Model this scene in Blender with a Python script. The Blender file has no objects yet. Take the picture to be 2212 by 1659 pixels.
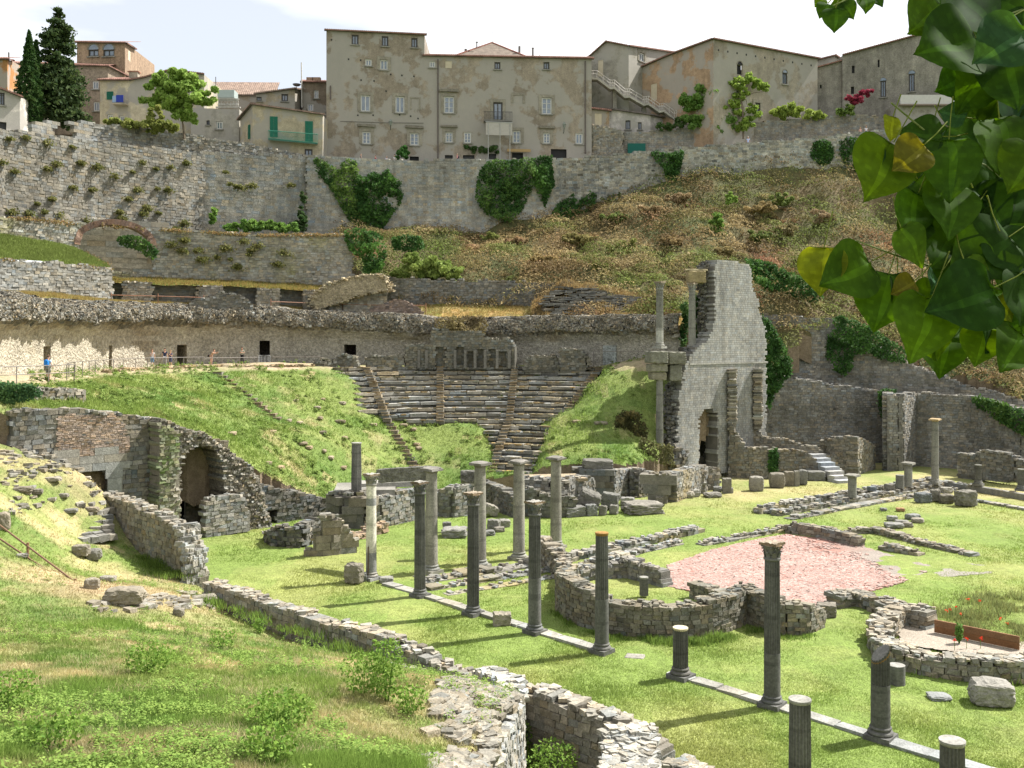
import bpy, math, random
import numpy as np
from mathutils import Vector, Matrix
rad = math.radians
sc = bpy.context.scene
# ------------------------------------------------------------------ camera, world, sun, exposure
F, CX, HY, CZ = 2133.1, 1106.0, 731.8, 13.4        # metres and 2212-px-wide measures of the view
cam_d = bpy.data.cameras.new('camera'); cam = bpy.data.objects.new('camera', cam_d)
sc.collection.objects.link(cam); sc.camera = cam
cam.location = (0, 0, CZ); cam.rotation_euler = (rad(90), 0, 0)
cam_d.sensor_width = 36; cam_d.lens = F/2212*36; cam_d.shift_y = -(829.5-HY)/2212
cam_d.clip_start = 0.1; cam_d.clip_end = 3000
SUN_EL, SUN_AZ = 52.0, math.degrees(math.atan2(.926, .378))   # azimuth from +Y towards +X
w = bpy.data.worlds.new('World'); sc.world = w; w.use_nodes = True
nt = w.node_tree; nd = nt.nodes; lk = nt.links; nd.clear()
wo = nd.new('ShaderNodeOutputWorld')
sky = nd.new('ShaderNodeTexSky'); sky.sky_type = 'NISHITA'; sky.sun_disc = False
sky.sun_elevation = rad(SUN_EL); sky.sun_rotation = rad(SUN_AZ); sky.air_density = 1; sky.dust_density = 1.0
bg1 = nd.new('ShaderNodeBackground'); bg1.inputs[1].default_value = 0.05; lk.new(sky.outputs[0], bg1.inputs[0])
bg2 = nd.new('ShaderNodeBackground'); bg2.inputs[0].default_value = (.985, .99, 1, 1); bg2.inputs[1].default_value = 0.60
tc = nd.new('ShaderNodeTexCoord'); mp = nd.new('ShaderNodeMapping'); mp.inputs['Scale'].default_value = (1, 1, 3.2)
mp.inputs['Location'].default_value = (1.7, 0.4, 0.2)
no = nd.new('ShaderNodeTexNoise'); no.inputs['Scale'].default_value = 1.9; no.inputs['Detail'].default_value = 6
no.inputs['Roughness'].default_value = .52
lk.new(tc.outputs['Generated'], mp.inputs[0]); lk.new(mp.outputs[0], no.inputs[0])
mr = nd.new('ShaderNodeMapRange'); mr.inputs[1].default_value = .42; mr.inputs[2].default_value = .57
mr.inputs[3].default_value = .46; mr.inputs[4].default_value = 1.0
lk.new(no.outputs[0], mr.inputs[0])
mx = nd.new('ShaderNodeMixShader'); lk.new(mr.outputs[0], mx.inputs[0]); lk.new(bg1.outputs[0], mx.inputs[1]); lk.new(bg2.outputs[0], mx.inputs[2])
lk.new(mx.outputs[0], wo.inputs[0])
sd = bpy.data.lights.new('sun', 'SUN'); so = bpy.data.objects.new('sun', sd); sc.collection.objects.link(so)
sd.energy = 4.3; sd.angle = rad(.55); sd.color = (1, .965, .91)
el = rad(SUN_EL)
so.rotation_euler = Vector((.926*math.cos(el), .378*math.cos(el), math.sin(el))).to_track_quat('Z', 'Y').to_euler()
so.location = (60, 40, 80)
sc.view_settings.view_transform = 'Standard'; sc.view_settings.look = 'None'
sc.view_settings.exposure = 1.36; sc.view_settings.gamma = 1
sc.cycles.max_bounces = 6; sc.cycles.diffuse_bounces = 3; sc.cycles.transparent_max_bounces = 6

# ------------------------------------------------------------------ helpers
rng = np.random.default_rng(7); random.seed(7)
def P(x, y, D): return np.array([(x-CX)*D/F, D, CZ-(y-HY)*D/F])
def XD(x, D): return np.array([(x-CX)*D/F, D])
def G(x, y, z=0.0):
    D = (CZ-z)*F/(y-HY); return np.array([(x-CX)*D/F, D, z])
def ZY(y, D): return CZ-(y-HY)*D/F
def S(hexs):
    h = hexs.lstrip('#'); c = [int(h[i:i+2], 16)/255 for i in (0, 2, 4)]
    return np.array([(v/12.92 if v <= .04045 else ((v+.055)/1.055)**2.4) for v in c])
def _hash(ix, iy, iz, seed):
    n = (ix*374761393 + iy*668265263 + iz*2147483647*3 + seed*1274126177) & 0xffffffff
    n = ((n ^ (n >> 13))*1274126177) & 0xffffffff
    n = n ^ (n >> 16)
    return (n & 0xffff)/32767.5-1
def vn(p, scale=1.0, seed=0):
    p = np.asarray(p, float)*scale; i = np.floor(p).astype(np.int64); f = p-i; f = f*f*(3-2*f)
    r = 0
    for dx in (0, 1):
        for dy in (0, 1):
            for dz in (0, 1):
                wt = (f[..., 0] if dx else 1-f[..., 0])*(f[..., 1] if dy else 1-f[..., 1])*(f[..., 2] if dz else 1-f[..., 2])
                r = r+wt*_hash(i[..., 0]+dx, i[..., 1]+dy, i[..., 2]+dz, seed)
    return r
def fbm(p, scale=1.0, seed=0, octs=4):
    r = 0; a = .55
    for o in range(octs): r = r+a*vn(p, scale*2**o, seed+o*17); a *= .5
    return r
def lerp3(a, b, t):
    t = np.clip(np.asarray(t, float), 0, 1)[..., None]; return np.asarray(a)*(1-t)+np.asarray(b)*t
def norm(v): v = np.asarray(v, float); return v/np.linalg.norm(v)

class MB:
    def __init__(s): s.v = []; s.q = []; s.t = []; s.qc = []; s.tc = []; s.n = 0
    def addq(s, v, q, c):
        v = np.asarray(v, float).reshape(-1, 3); q = np.asarray(q, int).reshape(-1, 4)
        s.v.append(v); s.q.append(q+s.n); s.n += len(v); s.qc.append(np.broadcast_to(np.asarray(c, float), (len(q), 3)) if np.ndim(c) < 3 else c)
    def addt(s, v, t, c):
        v = np.asarray(v, float).reshape(-1, 3); t = np.asarray(t, int).reshape(-1, 3)
        s.v.append(v); s.t.append(t+s.n); s.n += len(v); s.tc.append(np.broadcast_to(np.asarray(c, float), (len(t), 3)))
    def build(s, name, mat, parent=None, smooth=False, origin=None):
        me = bpy.data.meshes.new(name)
        v = np.concatenate(s.v) if s.v else np.zeros((0, 3))
        org = np.zeros(3)
        if parent is None and origin is None and len(v):
            org = np.array([(v[:, 0].min()+v[:, 0].max())/2, (v[:, 1].min()+v[:, 1].max())/2, v[:, 2].min()])
        elif parent is None and origin is not None: org = np.asarray(origin, float)
        elif parent is not None:
            m = parent.matrix_basis.inverted() if parent.parent is None else (parent.parent.matrix_basis @ parent.matrix_basis).inverted()
            m = np.array(m); v = v@m[:3, :3].T+m[:3, 3]
        v = v-org
        q = np.concatenate(s.q) if s.q else np.zeros((0, 4), int); t = np.concatenate(s.t) if s.t else np.zeros((0, 3), int)
        me.vertices.add(len(v)); me.vertices.foreach_set('co', v.astype(np.float32).ravel())
        nl = q.size+t.size; me.loops.add(nl); me.loops.foreach_set('vertex_index', np.concatenate([q.ravel(), t.ravel()]).astype(np.int32))
        me.polygons.add(len(q)+len(t))
        st = np.concatenate([np.arange(len(q))*4, q.size+np.arange(len(t))*3]).astype(np.int32)
        me.polygons.foreach_set('loop_start', st)
        me.polygons.foreach_set('use_smooth', np.full(len(q)+len(t), bool(smooth)))
        me.update(calc_edges=True)
        col = []
        if len(q): col.append(np.repeat(np.concatenate(s.qc), 4, axis=0))
        if len(t): col.append(np.repeat(np.concatenate(s.tc), 3, axis=0))
        ca = me.color_attributes.new('Col', 'FLOAT_COLOR', 'CORNER')
        if col:
            c = np.clip(np.concatenate(col), 0, 1); ca.data.foreach_set('color', np.concatenate([c, np.ones((len(c), 1))], 1).astype(np.float32).ravel())
        if mat: me.materials.append(mat)
        o = bpy.data.objects.new(name, me); sc.collection.objects.link(o); o.location = org
        if parent: o.parent = parent
        return o
def tag(o, label=None, cat=None, group=None, kind=None):
    if label: o['label'] = label
    if cat: o['category'] = cat
    if group: o['group'] = group
    if kind: o['kind'] = kind
    return o
def empty(name, loc, label, cat, group=None):
    o = bpy.data.objects.new(name, None); sc.collection.objects.link(o); o.location = [float(a) for a in loc]
    return tag(o, label, cat, group)
_SG = np.array([[-1, -1, -1], [1, -1, -1], [1, 1, -1], [-1, 1, -1], [-1, -1, 1], [1, -1, 1], [1, 1, 1], [-1, 1, 1]], float)
_BQ = np.array([[0, 3, 2, 1], [4, 5, 6, 7], [0, 1, 5, 4], [1, 2, 6, 5], [2, 3, 7, 6], [3, 0, 4, 7]])
def boxes(mb, c, h, rot, col, jit=0.0, taper=0.0):
    c = np.asarray(c, float).reshape(-1, 3); n = len(c)
    if n == 0: return
    h = np.broadcast_to(np.asarray(h, float), (n, 3)); rot = np.broadcast_to(np.asarray(rot, float), (n,))
    v = _SG[None]*h[:, None, :]
    if taper: v[:, 4:, :2] *= 1-taper
    if jit: v = v+rng.uniform(-1, 1, v.shape)*np.minimum(jit, h[:, None, :]*.35)
    cs, sn = np.cos(rot)[:, None], np.sin(rot)[:, None]
    x = v[..., 0]*cs-v[..., 1]*sn; y = v[..., 0]*sn+v[..., 1]*cs
    v = np.stack([x, y, v[..., 2]], -1)+c[:, None, :]
    q = (_BQ[None]+8*np.arange(n)[:, None, None]).reshape(-1, 4)
    col = np.broadcast_to(np.asarray(col, float), (n, 3))
    mb.addq(v, q, np.repeat(col, 6, axis=0))
def box(mb, c, h, rot=0, col=(.5, .5, .5), jit=0): boxes(mb, [c], [h], [rot], [col], jit)
def varc(base, n, amt=.16, hue=.04):
    b = np.asarray(base, float); l = 1+rng.normal(0, amt, (n, 1)); k = rng.normal(0, hue, (n, 1))
    return np.clip(b*l*(1+k*np.array([[1.2, .2, -1.2]])), .005, .95)
def tube(mb, pts, r, seg=8, col=(.3, .3, .3), cap=True):
    pts = np.asarray(pts, float); n = len(pts); r = np.broadcast_to(np.asarray(r, float), (n,))
    T = np.gradient(pts, axis=0); T /= np.linalg.norm(T, axis=1)[:, None]+1e-9
    up = np.array([0, 0, 1.]) if abs(T[0][2]) < .9 else np.array([1., 0, 0])
    A = np.cross(T, up); A /= np.linalg.norm(A, axis=1)[:, None]+1e-9; B = np.cross(T, A)
    th = np.arange(seg)/seg*2*np.pi
    v = pts[:, None]+r[:, None, None]*(A[:, None]*np.cos(th)[None, :, None]+B[:, None]*np.sin(th)[None, :, None])
    i = np.arange(n-1)[:, None]; j = np.arange(seg)[None]; j2 = (j+1) % seg
    q = np.stack([i*seg+j, i*seg+j2, (i+1)*seg+j2, (i+1)*seg+j], -1).reshape(-1, 4)
    mb.addq(v, q, col)
    if cap:
        for e in (0, n-1):
            vv = np.concatenate([v[e], pts[e][None]]); t = [[k, (k+1) % seg, seg] for k in range(seg)]
            mb.addt(vv, t, col)
def lathe(mb, c, prof, seg=24, col=(.4, .4, .4), flutes=0, depth=.05, colf=None):
    """prof: list of (r,z); col may be per ring"""
    prof = np.asarray(prof, float); n = len(prof); th = np.arange(seg)/seg*2*np.pi
    m = np.ones(seg)
    if flutes: m = 1-depth*np.abs(np.sin(th*flutes/2+.01))**.7*0-depth*(0.5-0.5*np.cos(th*flutes))**.8
    v = np.stack([prof[:, 0][:, None]*np.cos(th)[None]*m, prof[:, 0][:, None]*np.sin(th)[None]*m, np.repeat(prof[:, 1][:, None], seg, 1)], -1)+np.asarray(c)
    i = np.arange(n-1)[:, None]; j = np.arange(seg)[None]; j2 = (j+1) % seg
    q = np.stack([i*seg+j, i*seg+j2, (i+1)*seg+j2, (i+1)*seg+j], -1).reshape(-1, 4)
    if colf is not None:
        ctr = v.reshape(-1, 3)[q].mean(1); cc = colf(ctr)
    else: cc = col
    mb.addq(v, q, cc)
    vv = np.concatenate([v[-1], (np.asarray(c)+[0, 0, prof[-1, 1]])[None]]); mb.addt(vv, [[k, (k+1) % seg, seg] for k in range(seg)], (cc[-1] if colf is not None else col))
def gridmesh(mb, Pg, colg):
    m, n = Pg.shape[:2]; i = np.arange(m-1)[:, None]; j = np.arange(n-1)[None]
    q = np.stack([i*n+j, i*n+j+1, (i+1)*n+j+1, (i+1)*n+j], -1).reshape(-1, 4)
    c = np.broadcast_to(np.asarray(colg, float), (m, n, 3))[:-1, :-1].reshape(-1, 3)
    mb.addq(Pg.reshape(-1, 3), q, c)
_ico = {}
def ico(sub):
    if sub not in _ico:
        import bmesh
        b = bmesh.new(); bmesh.ops.create_icosphere(b, subdivisions=sub, radius=1)
        _ico[sub] = (np.array([v.co[:] for v in b.verts]), np.array([[v.index for v in f.verts] for f in b.faces])); b.free()
    return _ico[sub]
def rock(mb, c, h, rot=0, col=(.2, .2, .18), tilt=(0, 0), box_=.55, rough=.12, sub=3, seed=0):
    """squared boulder standing on c (base centre), half sizes h"""
    v, t = ico(sub); v = v.copy(); m = np.abs(v).max(1)[:, None]
    v = v*(1-box_)+v/m*box_*.92
    v = v*(1+rough*fbm(v*1.0+seed*13.7, 1.7, seed)[:, None]+rough*.5*vn(v+seed*5.1, 5, seed)[:, None])
    v = v*np.asarray(h)
    R = np.array(Matrix.Rotation(rot, 3, 'Z')@Matrix.Rotation(tilt[0], 3, 'X')@Matrix.Rotation(tilt[1], 3, 'Y'))
    v = v@R.T; v[:, 2] -= v[:, 2].min(); v = v+np.asarray(c)-[0, 0, h[2]*.08]
    cc = np.asarray(col)*(1+.25*fbm(v[t].mean(1), 3, seed)[:, None])
    mb.addt(v, t, np.clip(cc, 0.01, 1))
def pathlen(p): return np.concatenate([[0], np.cumsum(np.linalg.norm(np.diff(p, axis=0), axis=1))])
def along(p, L, u):
    x = np.interp(u, L, p[:, 0]); y = np.interp(u, L, p[:, 1]); e = .15
    tx = np.interp(u+e, L, p[:, 0])-np.interp(u-e, L, p[:, 0]); ty = np.interp(u+e, L, p[:, 1])-np.interp(u-e, L, p[:, 1])
    return x, y, np.arctan2(ty, tx)
def smooth_path(pts, n=60):
    pts = np.asarray(pts, float); L = pathlen(pts[:, :2]); u = np.linspace(0, L[-1], n)
    out = []
    for k in range(pts.shape[1]):
        m = np.gradient(pts[:, k], L); i = np.clip(np.searchsorted(L, u)-1, 0, len(L)-2); h = L[i+1]-L[i]; t = (u-L[i])/h
        out.append((2*t**3-3*t**2+1)*pts[i, k]+(t**3-2*t**2+t)*h*m[i]+(-2*t**3+3*t**2)*pts[i+1, k]+(t**3-t**2)*h*m[i+1])
    return np.stack(out, 1)
def masonry(mb, path, zt, zb, th=.6, bw=.42, bh=.24, col=(.25, .24, .2), jit=.02, jag=.12, keep=None, rub=1.0, amt=.16, hue=.05, mortar=None, proud=.0, moss=None, batter=0.0, gap=.012):
    """a wall of individual blocks standing on a centre line"""
    p = np.asarray(path, float)[:, :2]; L = pathlen(p); tot = L[-1]
    zt = np.broadcast_to(np.asarray(zt, float), (len(p),)); zb = np.broadcast_to(np.asarray(zb, float), (len(p),))
    mortar = np.asarray(col)*.8 if mortar is None else np.asarray(mortar)
    z0, z1 = zb.min(), zt.max(); nc = max(1, int(np.ceil((z1-z0)/bh)))
    U = []; Z = []; W = []; H = []
    for k in range(nc+1):
        z = z0+(k+.5)*bh; n = int(tot/bw*1.2)+3
        ws = rng.uniform(.65, 1.35, n)*bw; us = np.cumsum(ws)-ws/2-rng.uniform(0, bw)
        m = (us > -bw*.2) & (us < tot+bw*.2); us = us[m]; ws = ws[m]
        U.append(us); Z.append(np.full(len(us), z)); W.append(ws); H.append(np.full(len(us), bh))
    U = np.concatenate(U); Z = np.concatenate(Z); W = np.concatenate(W); H = np.concatenate(H)
    Uc = np.clip(U, 0, tot); top = np.interp(Uc, L, zt)+jag*vn(np.stack([Uc*1.3, Uc*0+3.3, Uc*0], -1), 1.0, 5)+rng.uniform(-.3, .3, len(U))*jag; bot = np.interp(Uc, L, zb)-.3
    m = (Z+bh*.5 < top+bh*.5) & (Z > bot)
    if keep is not None: m &= keep(Uc, Z)
    U, Z, W, H, Uc = U[m], Z[m], W[m], H[m], Uc[m]; N = len(U)
    x, y, a = along(p, L, Uc)
    tk = th/2+rng.uniform(-.5, 1, N)*jit*1.2+proud-batter*(Z-z0)
    cols = varc(col, N, amt, hue)
    if moss is not None:
        pm = np.stack([x, y, Z], -1); k = np.clip(fbm(pm, .35, 9)*2.2+.1, 0, 1)*rng.uniform(.3, 1, N); cols = cols*(1-k[:, None])+np.asarray(moss)*k[:, None]
    boxes(mb, np.stack([x, y, Z], -1), np.stack([W/2-gap, tk, H/2-gap*.85], -1), a, cols, jit)
    # core
    du = .45; us = np.arange(du/2, tot, du); x, y, a = along(p, L, us)
    zt_ = np.interp(us, L, zt)-bh*.6; zb_ = np.interp(us, L, zb)-.3
    if keep is None:
        m = zt_-zb_ > .1
        boxes(mb, np.stack([x, y, (zt_+zb_)/2], -1)[m], np.stack([us*0+du*.52, us*0+th/2-.03+min(proud, 0), (zt_-zb_)/2], -1)[m], a[m], mortar)
    else:
        for k in range(nc):
            z = z0+(k+.5)*bh; m = (z < zt_) & (z > zb_) & keep(us-du*.3, us*0+z) & keep(us+du*.3, us*0+z)
            if m.any(): boxes(mb, np.stack([x, y, us*0+z], -1)[m], np.stack([us*0+du*.52, us*0+th/2-.035-batter*(z-z0), us*0+bh*.51], -1)[m], a[m], mortar)
    # loose stones along the top
    if rub > 0:
        n = int(tot*rub*7*max(th, .4)); us = rng.uniform(0, tot, n); x, y, a = along(p, L, us); off = rng.uniform(-.5, .5, n)*th
        z = np.interp(us, L, zt)+jag*vn(np.stack([us*1.3, us*0+3.3, us*0], -1), 1.0, 5)
        m = np.ones(n, bool) if keep is None else keep(us, z-bh*1.2)
        s = rng.uniform(.05, .14, n)*min(1.3, max(.8, bh/.22))
        boxes(mb, np.stack([x-np.sin(a)*off, y+np.cos(a)*off, z+s*.1], -1)[m], np.stack([s*1.3, s, s*.6], -1)[m], rng.uniform(0, 3, n)[m], varc(np.asarray(col)*1.12, n, .22, .05)[m], .05)
def rndunit(n):
    v = rng.normal(size=(n, 3)); return v/np.linalg.norm(v, axis=1)[:, None]
def leaves(mb, pts, size, cols, up=0.0, asp=.6, nr=None, nj=.55):
    pts = np.asarray(pts, float); n = len(pts)
    if n == 0: return
    a = rndunit(n); nn = rndunit(n)
    if nr is not None: nr = np.broadcast_to(np.asarray(nr, float), (n, 3)); nn = nn*nj+nr/(np.linalg.norm(nr, axis=1)[:, None]+1e-9)
    nn[:, 2] += up; b = np.cross(a, nn); b /= np.linalg.norm(b, axis=1)[:, None]+1e-9
    if nr is not None: a = np.cross(nn, b); a /= np.linalg.norm(a, axis=1)[:, None]+1e-9
    s = np.broadcast_to(np.asarray(size, float), (n,))[:, None]*rng.uniform(.6, 1.3, (n, 1))
    v = np.stack([pts-a*s, pts+b*s*asp, pts+a*s, pts-b*s*asp], 1)
    mb.addq(v, np.arange(4*n).reshape(-1, 4), np.broadcast_to(cols, (n, 3)))
def blades(mb, pts, h, wd, cols, lean=.35, n=3, spread=.08):
    pts = np.repeat(np.asarray(pts, float), n, axis=0); N = len(pts)
    if N == 0: return
    h = np.repeat(np.broadcast_to(np.asarray(h, float), (N//n,)), n)*rng.uniform(.55, 1.15, N)
    pts = pts+np.stack([rng.normal(0, spread, N), rng.normal(0, spread, N), np.zeros(N)], -1)
    a = rng.uniform(0, np.pi, N); d = np.stack([np.cos(a), np.sin(a), 0*a], -1)*(np.broadcast_to(wd, (N,)))[:, None]
    tip = pts+np.stack([rng.normal(0, lean, N)*h, rng.normal(0, lean, N)*h, h], -1)
    c = np.repeat(np.broadcast_to(cols, (N//n, 3)), n, axis=0)*rng.uniform(.8, 1.2, (N, 1))
    b0 = pts-[0, 0, .03]
    mb.addt(np.stack([b0-d, b0+d, tip], 1), np.arange(3*N).reshape(-1, 3), c)

# ------------------------------------------------------------------ materials
def mat(name, ns=((1.0, .25), (8.0, .25)), bump=.3, bscale=12.0, rough=.9, spec=.2, streak=0.0, transl=0.0, bdist=.05, tint=None, tint_amt=0, tint_scale=.5):
    m = bpy.data.materials.new(name); m.use_nodes = True; n = m.node_tree.nodes; l = m.node_tree.links; n.clear()
    out = n.new('ShaderNodeOutputMaterial'); bs = n.new('ShaderNodeBsdfPrincipled'); bs.inputs['Roughness'].default_value = rough
    bs.inputs['Specular IOR Level'].default_value = spec
    at = n.new('ShaderNodeAttribute'); at.attribute_name = 'Col'; cur = at.outputs['Color']
    ge = n.new('ShaderNodeNewGeometry'); pos = ge.outputs['Position']
    for s, a in ns:
        t = n.new('ShaderNodeTexNoise'); t.inputs['Scale'].default_value = s; t.inputs['Detail'].default_value = 5; t.inputs['Roughness'].default_value = .62; l.new(pos, t.inputs['Vector'])
        r = n.new('ShaderNodeMapRange'); r.inputs[1].default_value = .28; r.inputs[2].default_value = .72; r.inputs[3].default_value = 1-a; r.inputs[4].default_value = 1+a; l.new(t.outputs[0], r.inputs[0])
        mu = n.new('ShaderNodeVectorMath'); mu.operation = 'SCALE'; l.new(cur, mu.inputs[0]); l.new(r.outputs[0], mu.inputs['Scale']); cur = mu.outputs[0]
    if streak:
        mp = n.new('ShaderNodeMapping'); mp.inputs['Scale'].default_value = (1, 1, .12); l.new(pos, mp.inputs[0])
        t = n.new('ShaderNodeTexNoise'); t.inputs['Scale'].default_value = 1.6; t.inputs['Detail'].default_value = 4; l.new(mp.outputs[0], t.inputs['Vector'])
        r = n.new('ShaderNodeMapRange'); r.inputs[1].default_value = .32; r.inputs[2].default_value = .66; r.inputs[3].default_value = 1-streak; r.inputs[4].default_value = 1+streak*.5; l.new(t.outputs[0], r.inputs[0])
        mu = n.new('ShaderNodeVectorMath'); mu.operation = 'SCALE'; l.new(cur, mu.inputs[0]); l.new(r.outputs[0], mu.inputs['Scale']); cur = mu.outputs[0]
    if tint is not None:
        t = n.new('ShaderNodeTexNoise'); t.inputs['Scale'].default_value = tint_scale; t.inputs['Detail'].default_value = 6; t.inputs['Roughness'].default_value = .6; l.new(pos, t.inputs['Vector'])
        r = n.new('ShaderNodeMapRange'); r.inputs[1].default_value = .47; r.inputs[2].default_value = .51; r.inputs[3].default_value = 0; r.inputs[4].default_value = tint_amt; l.new(t.outputs[0], r.inputs[0])
        mi = n.new('ShaderNodeMix'); mi.data_type = 'RGBA'; l.new(r.outputs[0], mi.inputs[0]); l.new(cur, mi.inputs[6]); mi.inputs[7].default_value = (*tint, 1); cur = mi.outputs[2]
    l.new(cur, bs.inputs['Base Color'])
    if bump:
        t = n.new('ShaderNodeTexNoise'); t.inputs['Scale'].default_value = bscale; t.inputs['Detail'].default_value = 5; l.new(pos, t.inputs['Vector'])
        b = n.new('ShaderNodeBump'); b.inputs['Strength'].default_value = bump; b.inputs['Distance'].default_value = bdist; l.new(t.outputs[0], b.inputs['Height']); l.new(b.outputs[0], bs.inputs['Normal'])
    if transl:
        tr = n.new('ShaderNodeBsdfTranslucent'); l.new(cur, tr.inputs[0]); ms = n.new('ShaderNodeMixShader'); ms.inputs[0].default_value = transl
        l.new(bs.outputs[0], ms.inputs[1]); l.new(tr.outputs[0], ms.inputs[2]); l.new(ms.outputs[0], out.inputs[0])
    else: l.new(bs.outputs[0], out.inputs[0])
    return m
M_stone = mat('ruin_stone', ((.35, .22), (3.0, .25), (14.0, .3)), .6, 16, bdist=.06)
M_wall = mat('city_wall_stone', ((.12, .25), (.9, .25), (6.0, .3)), .5, 8, streak=.2, bdist=.08)
M_rubble = mat('rubble_concrete', ((.6, .2), (3.5, .45), (9.0, .4)), 1.0, 5, bdist=.25)
M_marble = mat('weathered_marble', ((1.2, .2), (11.0, .35)), .4, 30, rough=.75, streak=.3, bdist=.02)
M_veg = mat('foliage', ((.8, .15),), 0, transl=.38, rough=.7, spec=.15)
M_grass = mat('grass_blades', ((.5, .15),), 0, transl=.5, rough=.8, spec=.1)
M_ground = mat('grassy_soil', ((.25, .12), (2.5, .25), (14.0, .35)), .8, 9, bdist=.12)
M_plaster = mat('old_plaster', ((.25, .22), (1.6, .2), (9.0, .25)), .35, 10, streak=.12, tint=(.30, .282, .25), tint_amt=.8, tint_scale=.30)
M_ashlar = mat('small_ashlar', ((.15, .22), (1.2, .16), (7.0, .14)), .15, 14, streak=.22, bdist=.03)
M_brickw = mat('brick_masonry', ((.3, .2), (3.0, .3), (12.0, .35)), .5, 12, streak=.15)
M_tile = mat('roof_tiles', ((1.5, .35), (8.0, .3)), .3, 10)
M_paint = mat('painted_wood', ((3, .08),), .1, 20, rough=.6)
M_metal = mat('rusty_iron', ((5, .2),), .1, 20, rough=.6, spec=.4)
M_cloth = mat('cloth', ((6, .1),), .1, 20, rough=.9)
M_skin = mat('skin', ((6, .05),), 0, rough=.6)
M_bark = mat('bark', ((3, .25), (12, .3)), .8, 14)
M_gravel = mat('gravel', ((.6, .15), (9, .3), (26, .4)), .8, 22, bdist=.05)
M_wood = mat('weathered_plank', ((2, .2), (14, .25)), .4, 25)
def glassmat():
    m = bpy.data.materials.new('window_glass'); m.use_nodes = True; b = m.node_tree.nodes['Principled BSDF']
    b.inputs['Base Color'].default_value = (.10, .13, .17, 1); b.inputs['Roughness'].default_value = .08; b.inputs['Specular IOR Level'].default_value = .9
    t = m.node_tree.nodes.new('ShaderNodeTexNoise'); t.inputs['Scale'].default_value = 1.5
    r = m.node_tree.nodes.new('ShaderNodeValToRGB'); r.color_ramp.elements[0].color = (.05, .07, .10, 1); r.color_ramp.elements[1].color = (.22, .27, .33, 1)
    g = m.node_tree.nodes.new('ShaderNodeNewGeometry'); m.node_tree.links.new(g.outputs['Position'], t.inputs['Vector'])
    m.node_tree.links.new(t.outputs[0], r.inputs[0]); m.node_tree.links.new(r.outputs[0], b.inputs['Base Color'])
    return m
M_glass = glassmat()
# common colours (albedo)
GREY = np.array([.178, .170, .148]); DGREY = np.array([.11, .105, .09]); LGREY = np.array([.26, .252, .222]); TUFA = np.array([.215, .195, .155])
CREAM = np.array([.52, .45, .33]); GR = np.array([.15, .19, .05]); GR2 = np.array([.085, .14, .03]); STRAW = np.array([.33, .27, .14]); OCHRE = np.array([.30, .19, .07]); RUST = np.array([.28, .12, .07]); IVY = np.array([.03, .075, .018])
LICH = np.array([.30, .17, .05]); DIRT = np.array([.33, .255, .17])
# ------------------------------------------------------------------ terrain
def tps(ctrl, smooth=0.0):
    c = np.asarray(ctrl, float); n = len(c); xy = c[:, :2]
    d = np.linalg.norm(xy[:, None]-xy[None], axis=2); K = np.where(d > 0, d*d*np.log(d+1e-9), 0)+np.eye(n)*smooth
    A = np.zeros((n+3, n+3)); A[:n, :n] = K; A[:n, n] = 1; A[:n, n+1:] = xy; A[n, :n] = 1; A[n+1:, :n] = xy.T
    s = np.linalg.solve(A, np.concatenate([c[:, 2], np.zeros(3)]))
    def f(X, Y):
        X = np.asarray(X, float); Y = np.asarray(Y, float); r = s[n]+s[n+1]*X+s[n+2]*Y
        for k in range(n):
            dd = np.hypot(X-xy[k, 0], Y-xy[k, 1]); r = r+s[k]*dd*dd*np.log(dd+1e-9)
        return r
    return f
def inpoly(X, Y, poly):
    X = np.asarray(X, float); Y = np.asarray(Y, float); ins = np.zeros(X.shape, bool); n = len(poly)
    for i in range(n):
        x1, y1 = poly[i]; x2, y2 = poly[(i+1) % n]
        c = ((y1 > Y) != (y2 > Y)) & (X < (x2-x1)*(Y-y1)/(y2-y1+1e-12)+x1); ins ^= c
    return ins
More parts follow.
